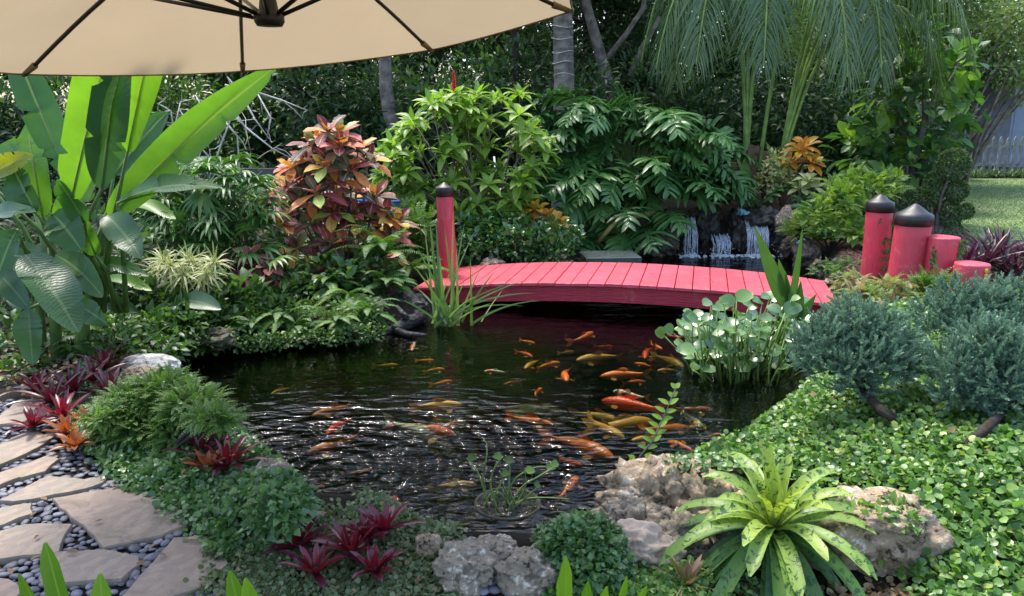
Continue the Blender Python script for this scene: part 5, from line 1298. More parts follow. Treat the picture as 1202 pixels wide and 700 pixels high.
fern('sword_fern', at(412, 348, 7.1), 12, .42, 'sword fern hanging down to the water beside the pale bank rock', 122, e=(0, 50), spread=(-2.6, -.3), group=gf, pl=.07)
fern('sword_fern', at(300, 245, 8.3), 16, .55, 'upright sword fern beside the board fence', 123, e=(40, 75), group=gf)
fern('sword_fern', at(108, 402, 5.75), 13, .40, 'dark sword fern below the hanging banana leaf', 124, e=(0, 50), mat='lf_mid', spread=(-2.8, .4), group=gf)
fern('sword_fern', at(425, 255, 8.1), 12, .55, 'sword fern rising through the right side of the tall croton', 125, e=(20, 60), spread=(-2.4, .4), group=gf)
fern('sword_fern', at(480, 318, 7.6), 14, .5, 'fresh green sword fern touching the slim red post from the left', 127, spread=(-2.9, .3), group=gf)
fern('sword_fern', at(385, 335, 7.2), 12, .42, 'sword fern between dark veined leaves and the pale bank rock', 128, e=(5, 60), spread=(-2.9, -.1), group=gf, pl=.065)
fern('sword_fern', at(330, 372, 6.8), 11, .36, 'small sword fern low on the left bank above the creeper', 129, e=(5, 55), spread=(-2.9, -.1), group=gf, pl=.055)
for k, (px, py, L, lab) in enumerate(((300, 384, .30, 'small arching fern at the waterline nearest the overhanging striped heads'), (352, 386, .32, 'arching fern dipping to the water in the middle of the left bank'), (398, 378, .34, 'fern hanging over the water beside the foxtail fern'), (432, 366, .34, 'fern hanging over the black driftwood'), (258, 386, .28, 'small dark fern at the shaded waterline by the paddle leaves'))):
    fern('water_fern', above(px, py, .06), 12, L, lab, 140 + k, e=(0, 60), spread=(-3.0, -.1), group='ferns along the left waterline', pl=.055, mat='lf_fern' if k < 4 else 'lf_mid')
rng = np.random.default_rng(126); c = lift(at(385, 372, 6.75)); t = thing('foxtail_fern', c, 'fine needled feathery fern spilling over the left bank', 'fern'); b = MB()
for k in range(26):
    a = rng.uniform(-3.1, .4); el = R(rng.uniform(5, 60)); d = nz([math.cos(a) * math.cos(el), math.sin(a) * math.cos(el), math.sin(el)]); L = rng.uniform(.25, .42)
    m_ = 12; tt = np.linspace(0, 1, m_); T = nz(d + np.array([0, 0, -1.]) * (tt * 1.2)[:, None]); Cc = c + np.concatenate([[[0, 0, 0]], np.cumsum(T[1:] * L / (m_ - 1), 0)]); tube(b, Cc, .002, 4, cap=False)
    n_ = 150; u = rng.random(n_); P = np.column_stack([np.interp(u, tt, Cc[:, q]) for q in range(3)]); leaves(b, P, nz(rand_dirs(rng, n_) + T[(u * 11).astype(int)] * .8), [0, 0, 1], .032, .0028, 'blade', 1, .1, .1, rng=rng)
b.build('fronds', M['lf_foxtail'], t); s = MB(); tube(s, [c - [0, 0, .1], c], .02, 6); s.build('rootstock', M['bark_dark'], t)

# banana clump: every big leaf a part
t = thing('banana_plant', (gx(80, 5.3), 5.3, float(H(gx(80, 5.3), 5.3))), 'banana like plant with huge paddle leaves, the tallest poking up behind the umbrella', 'banana plant'); o = t.location
st = MB()
BL = [  # base px, tip px, width px, depth, depth lean, facing (x, y, z), material, value, droop
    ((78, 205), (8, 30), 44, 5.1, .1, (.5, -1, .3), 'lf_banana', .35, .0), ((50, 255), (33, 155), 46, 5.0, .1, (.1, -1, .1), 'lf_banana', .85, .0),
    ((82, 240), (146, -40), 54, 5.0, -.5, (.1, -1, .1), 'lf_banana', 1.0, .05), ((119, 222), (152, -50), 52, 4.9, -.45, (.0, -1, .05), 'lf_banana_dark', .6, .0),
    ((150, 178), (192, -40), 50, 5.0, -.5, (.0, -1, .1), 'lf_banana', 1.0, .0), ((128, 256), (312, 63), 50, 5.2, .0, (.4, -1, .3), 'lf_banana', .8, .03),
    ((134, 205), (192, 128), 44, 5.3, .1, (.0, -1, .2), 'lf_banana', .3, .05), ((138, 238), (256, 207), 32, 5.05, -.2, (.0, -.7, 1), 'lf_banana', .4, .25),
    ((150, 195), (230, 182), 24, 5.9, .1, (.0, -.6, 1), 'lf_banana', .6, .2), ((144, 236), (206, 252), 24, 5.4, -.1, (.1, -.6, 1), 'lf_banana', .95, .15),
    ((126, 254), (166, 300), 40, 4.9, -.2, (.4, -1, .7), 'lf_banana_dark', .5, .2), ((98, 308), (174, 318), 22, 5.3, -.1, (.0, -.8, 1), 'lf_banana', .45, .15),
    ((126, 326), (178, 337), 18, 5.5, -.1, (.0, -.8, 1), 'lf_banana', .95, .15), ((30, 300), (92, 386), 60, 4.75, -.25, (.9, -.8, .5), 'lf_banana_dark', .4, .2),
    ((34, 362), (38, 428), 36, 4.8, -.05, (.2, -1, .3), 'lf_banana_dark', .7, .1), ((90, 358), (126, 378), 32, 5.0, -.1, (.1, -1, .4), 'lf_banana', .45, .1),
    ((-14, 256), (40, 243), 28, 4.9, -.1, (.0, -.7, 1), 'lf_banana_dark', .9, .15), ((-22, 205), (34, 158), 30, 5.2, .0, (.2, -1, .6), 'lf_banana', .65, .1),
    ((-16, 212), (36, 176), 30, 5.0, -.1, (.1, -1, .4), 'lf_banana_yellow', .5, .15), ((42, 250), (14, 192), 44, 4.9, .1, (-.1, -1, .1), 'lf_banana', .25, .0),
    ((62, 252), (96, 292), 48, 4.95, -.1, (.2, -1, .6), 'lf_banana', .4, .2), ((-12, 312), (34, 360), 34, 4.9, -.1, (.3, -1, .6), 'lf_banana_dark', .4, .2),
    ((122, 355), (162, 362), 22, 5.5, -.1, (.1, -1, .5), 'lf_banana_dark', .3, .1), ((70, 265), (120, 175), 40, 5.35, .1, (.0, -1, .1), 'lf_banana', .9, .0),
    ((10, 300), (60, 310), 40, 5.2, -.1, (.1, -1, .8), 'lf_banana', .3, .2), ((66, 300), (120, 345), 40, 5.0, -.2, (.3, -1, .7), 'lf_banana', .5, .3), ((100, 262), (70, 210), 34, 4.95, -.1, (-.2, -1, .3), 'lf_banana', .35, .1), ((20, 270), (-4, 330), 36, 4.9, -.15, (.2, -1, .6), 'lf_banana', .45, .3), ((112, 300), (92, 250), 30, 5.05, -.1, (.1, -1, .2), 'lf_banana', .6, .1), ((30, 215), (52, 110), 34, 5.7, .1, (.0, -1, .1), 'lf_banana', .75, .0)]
rng = np.random.default_rng(130)
for (bx, by), (tx, ty), w, Yb, dl, nv, mt, val, dr in BL:
    B = at(bx, by, Yb); T = at(tx, ty, Yb + dl); v = T - B; L = np.linalg.norm(v); b = MB()
    leaves(b, [B], [v / L + np.array([0, 0, dr * .8])], [np.array(nv, float)], L * (1 + dr * .12), w * Yb / FOC * .95, 'banana', 44, .34, dr + .10, .20, tear=.045, rnd=val, rng=rng)
    tube(b, [B + v * f + np.array([0, .006, 0]) for f in (0.0, .3, .6, .9)], [.008, .006, .004, .001], 5, rnd=val, cap=False)
    b.build('leaf', M[mt], t)
    g_ = np.array([o[0] + rng.normal(0, .12), 5.35, o[2] + .35]); m1 = (g_ * .45 + B * .55) + np.array([0, .03, .08])
    if (bx - 90) ** 2 + (by - 320) ** 2 > 400: tube(st, [g_, m1, B], [.020, .015, .009], 7, rnd=.5)
st.build('leaf_stalk', M['stem_green'], t)
b = MB()
for px, px2, py2 in ((66, 60, 262), (84, 122, 262), (100, 96, 300), (48, 44, 300)):
    g_ = at(px, 430, 5.35); tube(b, [g_ - [0, 0, .15], (g_ + at(px2, py2, 5.3)) / 2, at(px2, py2, 5.25)], [.045, .036, .02], 9, rnd=.6)
b.build('pseudostem', M['stem_green'], t)
for (bx, by), (tx, ty), w, lab in (((214, 352), (260, 366), 20, 'dark paddle leaf reaching over the water from the left bank'), ((214, 378), (262, 409), 17, 'paddle leaf with a dried brown tip dipping to the water')):
    B, T = at(bx, by, 6.15), at(tx, ty, 6.0); v = T - B; L = np.linalg.norm(v); tt = thing('paddle_leaf_plant', (B[0], B[1], float(H(B[0], B[1]))), lab, 'plant', 'paddle leaved plants on the left bank'); b = MB()
    leaves(b, [B], [v / L + np.array([0, 0, .2])], [np.array([0, -.8, 1])], L, w * 6 / FOC * 1.4, 'banana', 12, .35, .2, .06, rnd=.3, rng=rng); b.build('leaf', M['lf_banana_tip' if 'dried' in lab else 'lf_banana_dark'] if False else M['lf_banana_dark'], tt)
    b = MB(); tube(b, [[B[0] - .1, B[1] + .1, float(H(B[0] - .1, B[1] + .1)) - .05], B], .008, 5); b.build('stalk', M['stem_green'], tt)

# bank rocks, driftwood
rockthing('bank_rock', 441, 366, 6.95, (.12, .12, .13), 201, 'rock_lime', 'grey bank rock between hanging fern and the black root')
rockthing('bank_rock', 203, 404, 5.95, (.15, .12, .09), 202, 'rock_black', 'dark bank rock in shadow under the paddle leaf')
rockthing('bank_rock', 250, 396, 6.25, (.2, .16, .09), 203, 'rock_brown', 'low brown bank rock at the shaded left waterline')
rockthing('bank_rock', 478, 362, 7.2, (.24, .2, .14), 204, 'rock_black', 'black rock in the shadow of the bridge end ferns')
rockthing('bank_rock', 652, 309, 9.2, (.2, .14, .10), 205, 'rock_pale', 'pale crumbly rock peeping up behind the bridge planks beside the slab', group=None)
rockthing('bank_rock', 578, 311, 8.8, (.13, .1, .08), 206, 'rock_pale', 'small pale rock behind the bridge planks below the glossy bush')
b = MB(); P = np.array([at(px, py, Yq) for px, py, Yq in ((383, 409, 6.35), (410, 402, 6.45), (440, 394, 6.6), (462, 388, 6.7), (480, 378, 6.85), (496, 372, 7.0))]); tube(b, P, [.012, .018, .028, .05, .07, .05], 8)
for q in range(7):
    s = P[3 + q % 3]; rr = np.random.default_rng(q); e = s + rr.normal(0, .16, 3) * [1, .7, .6]; e[2] = max(e[2], WZ - .05); tube(b, [s, (s + e) / 2 + rr.normal(0, .04, 3), e], [.04, .03, .012], 6)
M['drift'] = rockmat('drift', (.006, .006, .007), (.022, .02, .022), (.07, .065, .07), .45, scale=14)
tag(b.build('driftwood', M['drift']), 'black wet driftwood root lying from the bank into the pond', 'driftwood')

# reed clump in front of the bridge end
rng = np.random.default_rng(140); c0 = at(527, 378, 6.85); t = thing('reed_clump', (c0[0], c0[1], WZ - .1), 'clump of strap leaved reeds in the water before the left bridge end', 'reeds'); b = MB()
for tx, ty, w in ((497, 252, 1), (505, 262, 1.2), (522, 268, 1), (545, 262, .9), (508, 290, 1), (532, 250, .9), (552, 300, .7), (566, 310, .7), (580, 318, .7), (600, 330, .7), (625, 340, .7), (632, 350, .6), (612, 356, .6), (590, 340, .7), (490, 290, 1), (480, 330, .6), (470, 350, .6), (545, 330, .8), (516, 300, 1), (560, 345, .6), (500, 320, .8), (536, 290, .8), (528, 320, .8), (575, 355, .6), (485, 310, .8), (620, 325, .5), (555, 275, .7), (512, 258, .9)):
    B = at(527 + rng.normal(0, 13), 381 + rng.normal(0, 2), 6.85 + rng.normal(0, .06)); T = at(tx, ty, 6.85 + rng.normal(0, .25)); v = T - B; L = np.linalg.norm(v); dr = max(0, .5 - v[2] / L * .45)
    leaves(b, [B], [v / L + np.array([0, 0, dr * .8])], [np.array([rng.normal(0, .6), -1, .1])], L * (1 + dr * .1), .042 * w, 'blade', 8, .3, dr, rnd=rng.random(), rng=rng)
b.build('foliage', M['lf_iris'], t); s = MB()
for k in range(9): B = at(527 + rng.normal(0, 12), 381, 6.88); tube(s, [B - [0, 0, .15], B + [rng.normal(0, .03), 0, rng.uniform(.1, .2)]], [.014, .010], 6)
s.build('stem', M['stem_lime'], t)

# broad-leaved water plants
rng = np.random.default_rng(141); Y = 5.75; t = thing('water_hyacinth', (gx(875, Y), Y, WZ - .05), 'big clump of shiny round leaved water plants standing in the pond before the bridge', 'water plant'); b = MB(); st = MB()
lp, ld, ln_, ll = [], [], [], []
for k in range(250):
    px = 800 + 150 * rng.random(); Yk = rng.uniform(5.35, 6.35); hi_ = 352 + 26 * max(0, (835 - px) / 35) + 6 * np.sin(px * .2); py = hi_ + 92 * rng.random() ** .9
    c = at(px, py, Yk); base = np.array([gx(875, Y) + (c[0] - gx(875, Y)) * .72 + rng.normal(0, .03), Yk + rng.normal(0, .04), WZ - .06])
    if c[2] < WZ + .05: c[2] = WZ + .05 + .1 * rng.random()
    tube(st, [base, base * .4 + c * .6 + [rng.normal(0, .02), 0, .03], c], [.009, .006, .0045], 5, rnd=rng.random())
    lp.append(c); a = rng.uniform(0, 6.28); ld.append([math.cos(a), math.sin(a) * .9 - .2, rng.uniform(.1, 1.0)]); ln_.append([rng.normal(0, .35), -.5, .9]); ll.append(rng.uniform(.07, .13))
for px, py in ((790, 391), (812, 376), (780, 395)):
    c = at(px, py, 5.6); tube(st, [[gx(845, 5.6), 5.6, WZ - .05], [c[0] + .1, 5.6, c[2] - .1], c], .005, 5); lp.append(c); ld.append([-.6, -.3, .7]); ln_.append([.2, -.7, .6]); ll.append(.11)
leaves(b, lp, ld, ln_, np.array(ll), np.array(ll) * .88, 'round', 6, .18, .35, rng=rng)
b.build('foliage', M['lf_lily'], t); st.build('stem', M['stem_lime'], t)
t = thing('canna_shoot', (gx(925, 5.75), 5.75, WZ), 'tall upright pointed green leaves rising above the round leaved water plants', 'plant'); b = MB(); s = MB()
for (bx, by), (tx, ty), w in (((922, 362), (886, 265), 16), ((924, 372), (942, 266), 15), ((922, 350), (914, 304), 12), ((934, 378), (940, 330), 13), ((934, 380), (958, 345), 11), ((928, 375), (922, 318), 12)):
    B, T = at(bx, by, 5.75), at(tx, ty, 5.75); v = T - B; L = np.linalg.norm(v); leaves(b, [B], [v / L], [np.array([rng.normal(0, .5), -1, .1])], L, w * 5.75 / FOC * 1.15, 'lance', 10, .3, .02, rnd=.5 + .4 * rng.random(), rng=rng); tube(s, [[gx(926, 5.75) + rng.normal(0, .02), 5.75, WZ - .05], B, B + v * .5], [.010, .007, .002], 6)
b.build('foliage', M['lf_mid'], t); s.build('stem', M['stem_lime'], t)
# ------------------------------------------------------------------ koi
def koimat(name, base, patch=None, pscale=3.0, lo=.5, patch2=None):
    m, nt, out = newmat(name); v = objvec(nt)
    oi = nd(nt, 'ShaderNodeObjectInfo'); va_ = nd(nt, 'ShaderNodeVectorMath', operation='ADD'); nt.links.new(v, va_.inputs[0])
    cm = nd(nt, 'ShaderNodeCombineXYZ'); nt.links.new(math_(nt, 'MULTIPLY', oi.outputs['Random'], 40.0), cm.inputs[0]); nt.links.new(cm.outputs[0], va_.inputs[1])
    c = mix(nt, 0.4, base, ramp(nt, noise(nt, 4, 3, .5, va_.outputs[0]).outputs[0], [(.3, (.6, .6, .6)), (.7, (1.3, 1.3, 1.3))]), 'MULTIPLY')
    if patch: c = mix(nt, ramp(nt, noise(nt, pscale, 2, .5, va_.outputs[0]).outputs[0], [(lo, (0,) * 3), (lo + .04, (1,) * 3)]), c, patch)
    if patch2: c = mix(nt, ramp(nt, noise(nt, pscale * 1.7, 2, .5, va_.outputs[0], .5).outputs[0], [(.58, (0,) * 3), (.61, (1,) * 3)]), c, patch2)
    vo = nd(nt, 'ShaderNodeTexVoronoi'); vo.inputs['Scale'].default_value = 38; nt.links.new(v, vo.inputs['Vector'])
    p = pbsdf(nt, c, .35, .5, bump(nt, vo.outputs['Distance'], .25, .01)); nt.links.new(p.outputs[0], out.inputs[0]); return m
KM = {'orange': koimat('koi_orange', (.80, .16, .015)), 'red': koimat('koi_red', (.72, .06, .015)), 'gold': koimat('koi_gold', (.62, .30, .05)), 'deep': koimat('koi_deep', (.55, .13, .02)),
      'white_red': koimat('koi_white_red', (.72, .66, .58), (.65, .06, .02), 2.6, .48), 'white_black': koimat('koi_white_black', (.60, .56, .46), (.02, .018, .016), 4.0, .52, (.6, .12, .03)),
      'orange_black': koimat('koi_orange_black', (.78, .17, .02), (.03, .015, .01), 4.2, .56), 'yellow_black': koimat('koi_yellow_black', (.62, .42, .10), (.03, .025, .015), 4.0, .50)}
M['koi_fin'] = leafmat('koi_fin', [(0, (.45, .16, .04)), (1, (.55, .30, .12))], .4, .5, tcol=(1, .8, .6))
def koi_proto(mat, bend, fat):
    t = bpy.data.objects.new('koi', None); COL.objects.link(t); b = MB()
    s = np.linspace(0, 1, 22); ang = bend * (s - .3) ** 2 * np.where(s > .3, 1, .3); dx = np.cos(ang) * .82 / 21; dy = np.sin(ang) * .82 / 21
    cx = .42 - np.cumsum(dx); cy = np.cumsum(dy); tx = -np.cos(ang); ty = np.sin(ang)
    hw = fat * np.interp(s, [0, .04, .12, .3, .5, .75, .92, 1], [.012, .042, .066, .082, .074, .042, .018, .010]); hh = fat * np.interp(s, [0, .04, .12, .3, .5, .75, .92, 1], [.010, .034, .062, .092, .084, .052, .032, .04])
    th = np.linspace(0, 2 * np.pi, 14, endpoint=False); V = []
    for i in range(22): V.append(np.column_stack([cx[i] - ty[i] * hw[i] * np.cos(th) * -1, cy[i] + tx[i] * hw[i] * np.cos(th) * -1, hh[i] * np.sin(th)]))
    V = np.concatenate(V); i, j = np.meshgrid(np.arange(21), np.arange(14), indexing='ij')
    q = np.stack([i * 14 + j, i * 14 + (j + 1) % 14, (i + 1) * 14 + (j + 1) % 14, (i + 1) * 14 + j], -1).reshape(-1, 4)
    V = np.concatenate([V, [[cx[0] + .012, cy[0], 0]]]); b.add(V, q, [(308, (k + 1) % 14, k) for k in range(14)], a=(0, .5, .5, .5))
    # eyes
    o = b.build('body', mat, t)
    e = MB(); vv, ff = ICO[2]
    for sd in (-1, 1): e.add(vv * .011 + [cx[2], cy[2] + sd * hw[2] * .95, .012], t=ff)
    sub(e, 'eye', M['frame_black'], o)
    k = 5
    for sd in (-1, 1):
        f = MB(); leaves(f, [[cx[k], cy[k] + sd * hw[k] * .8, -.02]], [[-.55, sd, -.12]], [[0, .1 * sd, 1]], .15, .10, 'obov', 4, .1, .1, rnd=.3 + .3 * (sd > 0)); f.build('pectoral_fin', M['koi_fin'], t)
    f = MB(); T = np.array([tx[-1], ty[-1], 0]); Nn = np.array([-ty[-1], tx[-1], .55])
    for sd in (-1, 1): leaves(f, [[cx[-2], cy[-2], 0]], [T + np.array([0, 0, sd * .55])], [Nn], .22, .10, 'ovate', 5, .1, 0, rnd=.5)
    f.build('tail_fin', mat, t)
    f = MB(); leaves(f, [[cx[7], cy[7], hh[7] * .85]], [[-1, .1, .22]], [[0.1, 1, .3]], .26, .09, 'obov', 5, .1, .1, rnd=.5); f.build('dorsal_fin', mat, t)
    return t
KOI = [  # head px, tail px, colour, depth, bend, label
    ((698, 387), (677, 397), 'orange', .06, 2, 'small orange koi heading away just in front of the bridge reflection'), ((630, 399), (610, 397), 'orange', .05, 1, 'orange koi beside the reed clump heading right'),
    ((627, 415), (609, 409), 'red', .05, -1, 'little reddish koi angled down right below the reeds'), ((675, 408), (658, 412), 'gold', .12, 1, 'faint golden koi in the red reflection of the bridge'),
    ((672, 417), (724, 411), 'gold', .05, .6, 'long slim golden koi with head left, below the bridge reflection'), ((660, 421), (629, 427), 'orange', .05, -1, 'orange koi heading right, left of the long golden one'),
    ((615, 430), (629, 419), 'gold', .06, 1, 'small gold koi heading down left near the pond middle'), ((566, 432), (594, 432), 'white_red', .05, .8, 'orange and white koi with its head to the left'),
    ((666, 446), (659, 428), 'orange', .04, 1.5, 'orange koi swimming straight towards the viewer, bright head'), ((637, 451), (623, 460), 'orange', .07, -2, 'small orange koi with spread side fins in the pond middle'),
    ((700, 436), (757, 436), 'orange', .04, .5, 'long orange koi lying level, head left, centre right of the pond'), ((760, 443), (730, 446), 'orange', .09, -1, 'orange koi directly below the long level orange one'),
    ((717, 453), (757, 465), 'white_black', .04, -.6, 'white koi with black marks and red head'), ((701, 461), (774, 473), 'red', .04, .5, 'long red orange koi under the black marked white one'),
    ((757, 418), (758, 405), 'red', .06, 1.5, 'reddish koi pointing towards the viewer at the edge of the bridge reflection'), ((779, 407), (762, 400), 'orange', .05, 1, 'orange koi next to the round leaved clump, heading right'),
    ((805, 427), (774, 411), 'gold', .12, -1, 'dull gold koi diving under the round leaved clump'), ((799, 393), (786, 391), 'red', .04, 1, 'small bright red koi nearest the bridge among water leaves'),
    ((745, 423), (764, 425), 'orange', .07, 1, 'small orange koi between long golden and long orange ones'), ((653, 492), (598, 488), 'orange_black', .04, .7, 'orange koi with black saddle, head right, alone left of the big group'),
    ((629, 483), (631, 493), 'red', .10, 1, 'small red koi crossing behind the black saddled one'), ((772, 484), (700, 498), 'gold', .07, 1.6, 'large curved golden koi at the top of the big group'),
    ((736, 492), (678, 479), 'gold', .12, -.8, 'dull gold koi with tail left at the top of the big group'), ((737, 511), (688, 489), 'gold', .09, .8, 'gold koi with orange nose in the middle of the big group'),
    ((727, 532), (650, 503), 'deep', .06, -.9, 'biggest golden orange koi, heading down right'), ((686, 542), (656, 534), 'red', .10, 1, 'red koi half hidden beneath the biggest golden one'),
    ((679, 553), (660, 580), 'orange_black', .05, .8, 'orange koi with black scribbles heading away near the sunken pot'), ((738, 514), (779, 507), 'gold', .06, -.8, 'golden koi with head left behind the sapling'),
    ((832, 499), (797, 480), 'yellow_black', .05, .8, 'yellow koi with black blotches right of the sapling tip'), ((815, 496), (757, 502), 'orange', .11, .8, 'deep orange koi passing behind the sapling'),
    ((781, 511), (819, 526), 'orange_black', .08, .9, 'dark orange koi just right of the sapling stem'), ((891, 509), (862, 512), 'red', .04, .5, 'slim bright red koi alone at the right side of the pond'),
    ((848, 504), (828, 510), 'deep', .08, 1, 'small dull orange koi between the yellow and the slim red one'), ((823, 538), (803, 542), 'orange', .06, 1, 'small orange koi close behind the yellow striped bromeliad'),
    ((840, 477), (792, 476), 'deep', .09, .6, 'long deep orange koi below the round leaved clump'), ((362, 486), (413, 471), 'deep', .07, -.8, 'large rust koi with head left at the top of the ripples'),
    ((382, 508), (406, 486), 'red', .06, .9, 'red koi heading towards the viewer at the edge of the ripples'), ((354, 527), (424, 512), 'deep', .08, -.9, 'long rust koi under the left ripples'),
    ((547, 469), (487, 473), 'gold', .03, -.6, 'pale gold koi at the surface, head right, left of the pond centre'), ((541, 502), (456, 494), 'white_red', .10, .7, 'long white and red koi at the upper edge of the bright ripples'),
    ((563, 562), (508, 566), 'gold', .08, -.6, 'gold koi with orange head beside the sunken pot'), ((462, 574), (468, 607), 'red', .06, 1.2, 'red koi broken up by bright ripples near the red bromeliads'),
    ((384, 565), (350, 572), 'red', .10, .7, 'blurred red koi in the ripples beside the leafy bush'), ((440, 546), (404, 553), 'deep', .10, .9, 'faint rust koi below the middle of the ripples'),
    ((316, 460), (340, 450), 'gold', .14, .9, 'faint gold koi in the dark left part of the pond'), ((533, 443), (507, 447), 'orange', .06, .8, 'orange koi left of the orange and white one'),
    ((376, 598), (424, 596), 'deep', .10, .9, 'rust koi close to the shore by the leafy bush'), ((483, 408), (486, 398), 'white_red', .03, 1, 'red and yellowish koi facing the viewer beside the black driftwood'),
    ((470, 424), (440, 427), 'gold', .10, .8, 'faint pale koi out from the black driftwood'), ((511, 419), (490, 420), 'orange', .07, .8, 'small orange koi between driftwood and reeds'),
    ((410, 418), (383, 421), 'deep', .14, .9, 'faint brownish koi in front of the driftwood tip'), ((524, 429), (498, 431), 'orange', .06, -.9, 'orange koi in front of the reed clump reflection'),
    ((590, 448), (612, 443), 'deep', .12, .9, 'faint orange koi between pond middle and orange and white koi'), ((770, 432), (792, 429), 'gold', .05, .8, 'little pale koi near the leaning round leaf stem'),
    ((520, 497), (545, 488), 'deep', .09, .9, 'rust koi crossing behind the long white and red one'), ((722, 402), (700, 405), 'red', .1, .9, 'faint red koi in the middle of the bridge reflection'),
]
PR = {}; gk = 'koi swimming in the pond'
for k, (hp, tp, col, dep, bend, lab) in enumerate(KOI):
    key = (col, round(bend, 1)); z = WZ - dep * (1.5 if col in ('gold', 'deep') else 1.35)
    A, B = gp(*hp, z + .03), gp(*tp, z + .03); v = A - B; L = float(np.clip(np.linalg.norm(v[:2]), .16, .85)); yaw = math.atan2(v[1], v[0])
    if key not in PR: PR[key] = o = koi_proto(KM[col], bend, 1.0 if L < .4 else 1.08)
    else: o = dup(PR[key])
    Lw = L * 1.1
    o.location = ((A[0] + B[0]) / 2, (A[1] + B[1]) / 2, z - .02 * (L > .4)); o.scale = (Lw, Lw, Lw); o.rotation_euler = (R(((k * 37) % 21) - 10), R(((k * 17) % 9) - 4), yaw); tag(o, lab, 'koi', gk)

# ------------------------------------------------------------------ foreground rocks
rockthing('limestone_rock', 772, 588, 3.42, (.25, .2, .17), 301, 'rock_pale', 'big pitted limestone rock at the pond edge left of the yellow striped bromeliad', rough=.5, pits=.28)
rockthing('limestone_rock', 742, 612, 3.18, (.14, .12, .13), 302, 'rock_lime', 'knobbly white grey rock stacked low against the big pitted one', rough=.5, pits=.25)
rockthing('limestone_rock', 838, 600, 3.25, (.18, .16, .16), 303, 'rock_pale', 'pitted rock behind the drooping leaves of the yellow striped bromeliad', rough=.45, pits=.25)
rockthing('limestone_rock', 790, 632, 3.0, (.15, .12, .10), 304, 'rock_lime', 'grey rock wedged under the big pitted limestone', rough=.45, pits=.22)
rockthing('limestone_rock', 745, 648, 3.0, (.17, .09, .10), 321, 'rock_tan' if 'rock_tan' in M else 'rock_pale', 'smooth tan rock face below the knobbly white grey rock', rough=.55, pits=.10)
rockthing('limestone_rock', 1024, 630, 2.78, (.23, .16, .235), 306, 'rock_pale', 'large cream limestone boulder right of the yellow striped bromeliad', rough=.4, pits=.2, flat=.55)
rockthing('limestone_rock', 960, 640, 2.95, (.13, .1, .13), 307, 'rock_pale', 'shaded limestone rock under the bromeliad beside the cream boulder', rough=.4, pits=.2)
gs = 'grey limestone rocks at the near pond edge'
rockthing('edge_rock', 548, 668, 2.98, (.125, .11, .095), 308, 'rock_lime', 'rounded grey limestone rock, first of the row beside the red bromeliads', group=gs, rough=.4, pits=.14)
rockthing('edge_rock', 582, 650, 3.1, (.10, .09, .055), 309, 'rock_lime', 'low grey limestone rock touching the water behind the other two', group=gs, rough=.4, pits=.14)
rockthing('edge_rock', 622, 674, 2.92, (.12, .10, .09), 310, 'rock_lime', 'grey limestone rock with creeper hanging over it next to the leafy mound', group=gs, rough=.4, pits=.14)
rockthing('edge_rock', 503, 643, 3.15, (.05, .05, .06), 311, 'rock_pale', 'small pale upright rock at the waterline by the ground cover', group=gs)
rockthing('edge_rock', 522, 642, 3.16, (.035, .03, .025), 312, 'rock_tan' if 'rock_tan' in M else 'rock_pale', 'small tan stone next to the pale upright rock', group=gs)
rockthing('edge_rock', 355, 613, 3.5, (.085, .07, .05), 313, 'rock_lime', 'whitish rock at the water below the leafy bush', group=gs)
rockthing('edge_rock', 318, 562, 3.9, (.10, .09, .09), 314, 'rock_lime', 'grey rock behind the leafy bush at the pond edge', group=gs)
rockthing('edge_rock', 560, 683, 2.9, (.04, .04, .04), 315, 'rock_lime', 'small grey stone among the dark pebbles', group=gs)
rockthing('white_boulder', 176, 430, 5.45, (.20, .15, .085), 316, 'rock_white', 'smooth whitish boulder at the pond edge behind the feathery bush', rough=.2, pits=.02)
rockthing('ochre_rock', 166, 441, 5.25, (.13, .10, .06), 317, 'rock_pale', 'ochre rock in front of the smooth whitish boulder', rough=.25, pits=.05)
rockthing('sunken_rock', 632, 556, 3.9, (.24, .2, .12), 318, 'rock_brown', 'brown rock lying under water near the sunken pot', absz=-.52)

# ------------------------------------------------------------------ foreground foliage materials
M['lf_clover'] = leafmat('leaf_clover', [(0, (.055, .135, .032)), (.5, (.11, .24, .05)), (.88, (.20, .35, .07)), (1, (.32, .38, .09))], .38, .35, spec=.6)
M['lf_creep'] = leafmat('leaf_creep', [(0, (.045, .11, .038)), (.6, (.08, .185, .055)), (1, (.15, .27, .08))], .35, .3, spec=.6)
M['lf_sedum'] = leafmat('leaf_sedum', [(0, (.07, .10, .04)), (.6, (.12, .17, .07)), (.9, (.20, .25, .12)), (1, (.24, .17, .09))], .45, .3)
M['lf_bromred'] = leafmat('leaf_bromred', [(0, (.24, .012, .022)), (.5, (.19, .014, .026)), (1, (.085, .012, .030))], .28, .3, tcol=(1.5, .7, .8), tip=(.10, .02, .045), spec=.7)
M['lf_bromdark'] = leafmat('leaf_bromdark', [(0, (.16, .012, .022)), (.5, (.09, .012, .022)), (1, (.045, .018, .024))], .28, .25, tcol=(1.5, .7, .8), tip=(.055, .02, .035), spec=.7)
M['lf_bromorange'] = leafmat('leaf_bromorange', [(0, (.42, .12, .03)), (.5, (.30, .10, .03)), (1, (.16, .09, .03))], .35, .3, tcol=(1.3, .9, .6))
M['lf_bromyel'] = leafmat('leaf_bromyel', [(0, (.40, .50, .09)), (.35, (.27, .40, .085)), (.6, (.12, .25, .06)), (1, (.05, .13, .05))], .42, .32, tcol=(1.2, 1.2, .5), mott=((.035, .09, .03), 40.0, .53), spec=.4)
M['lf_juniper'] = leafmat('leaf_juniper', [(0, (.085, .165, .125)), (.6, (.17, .29, .215)), (1, (.30, .43, .33))], .6, .22, tcol=(1.2, 1.3, .9))
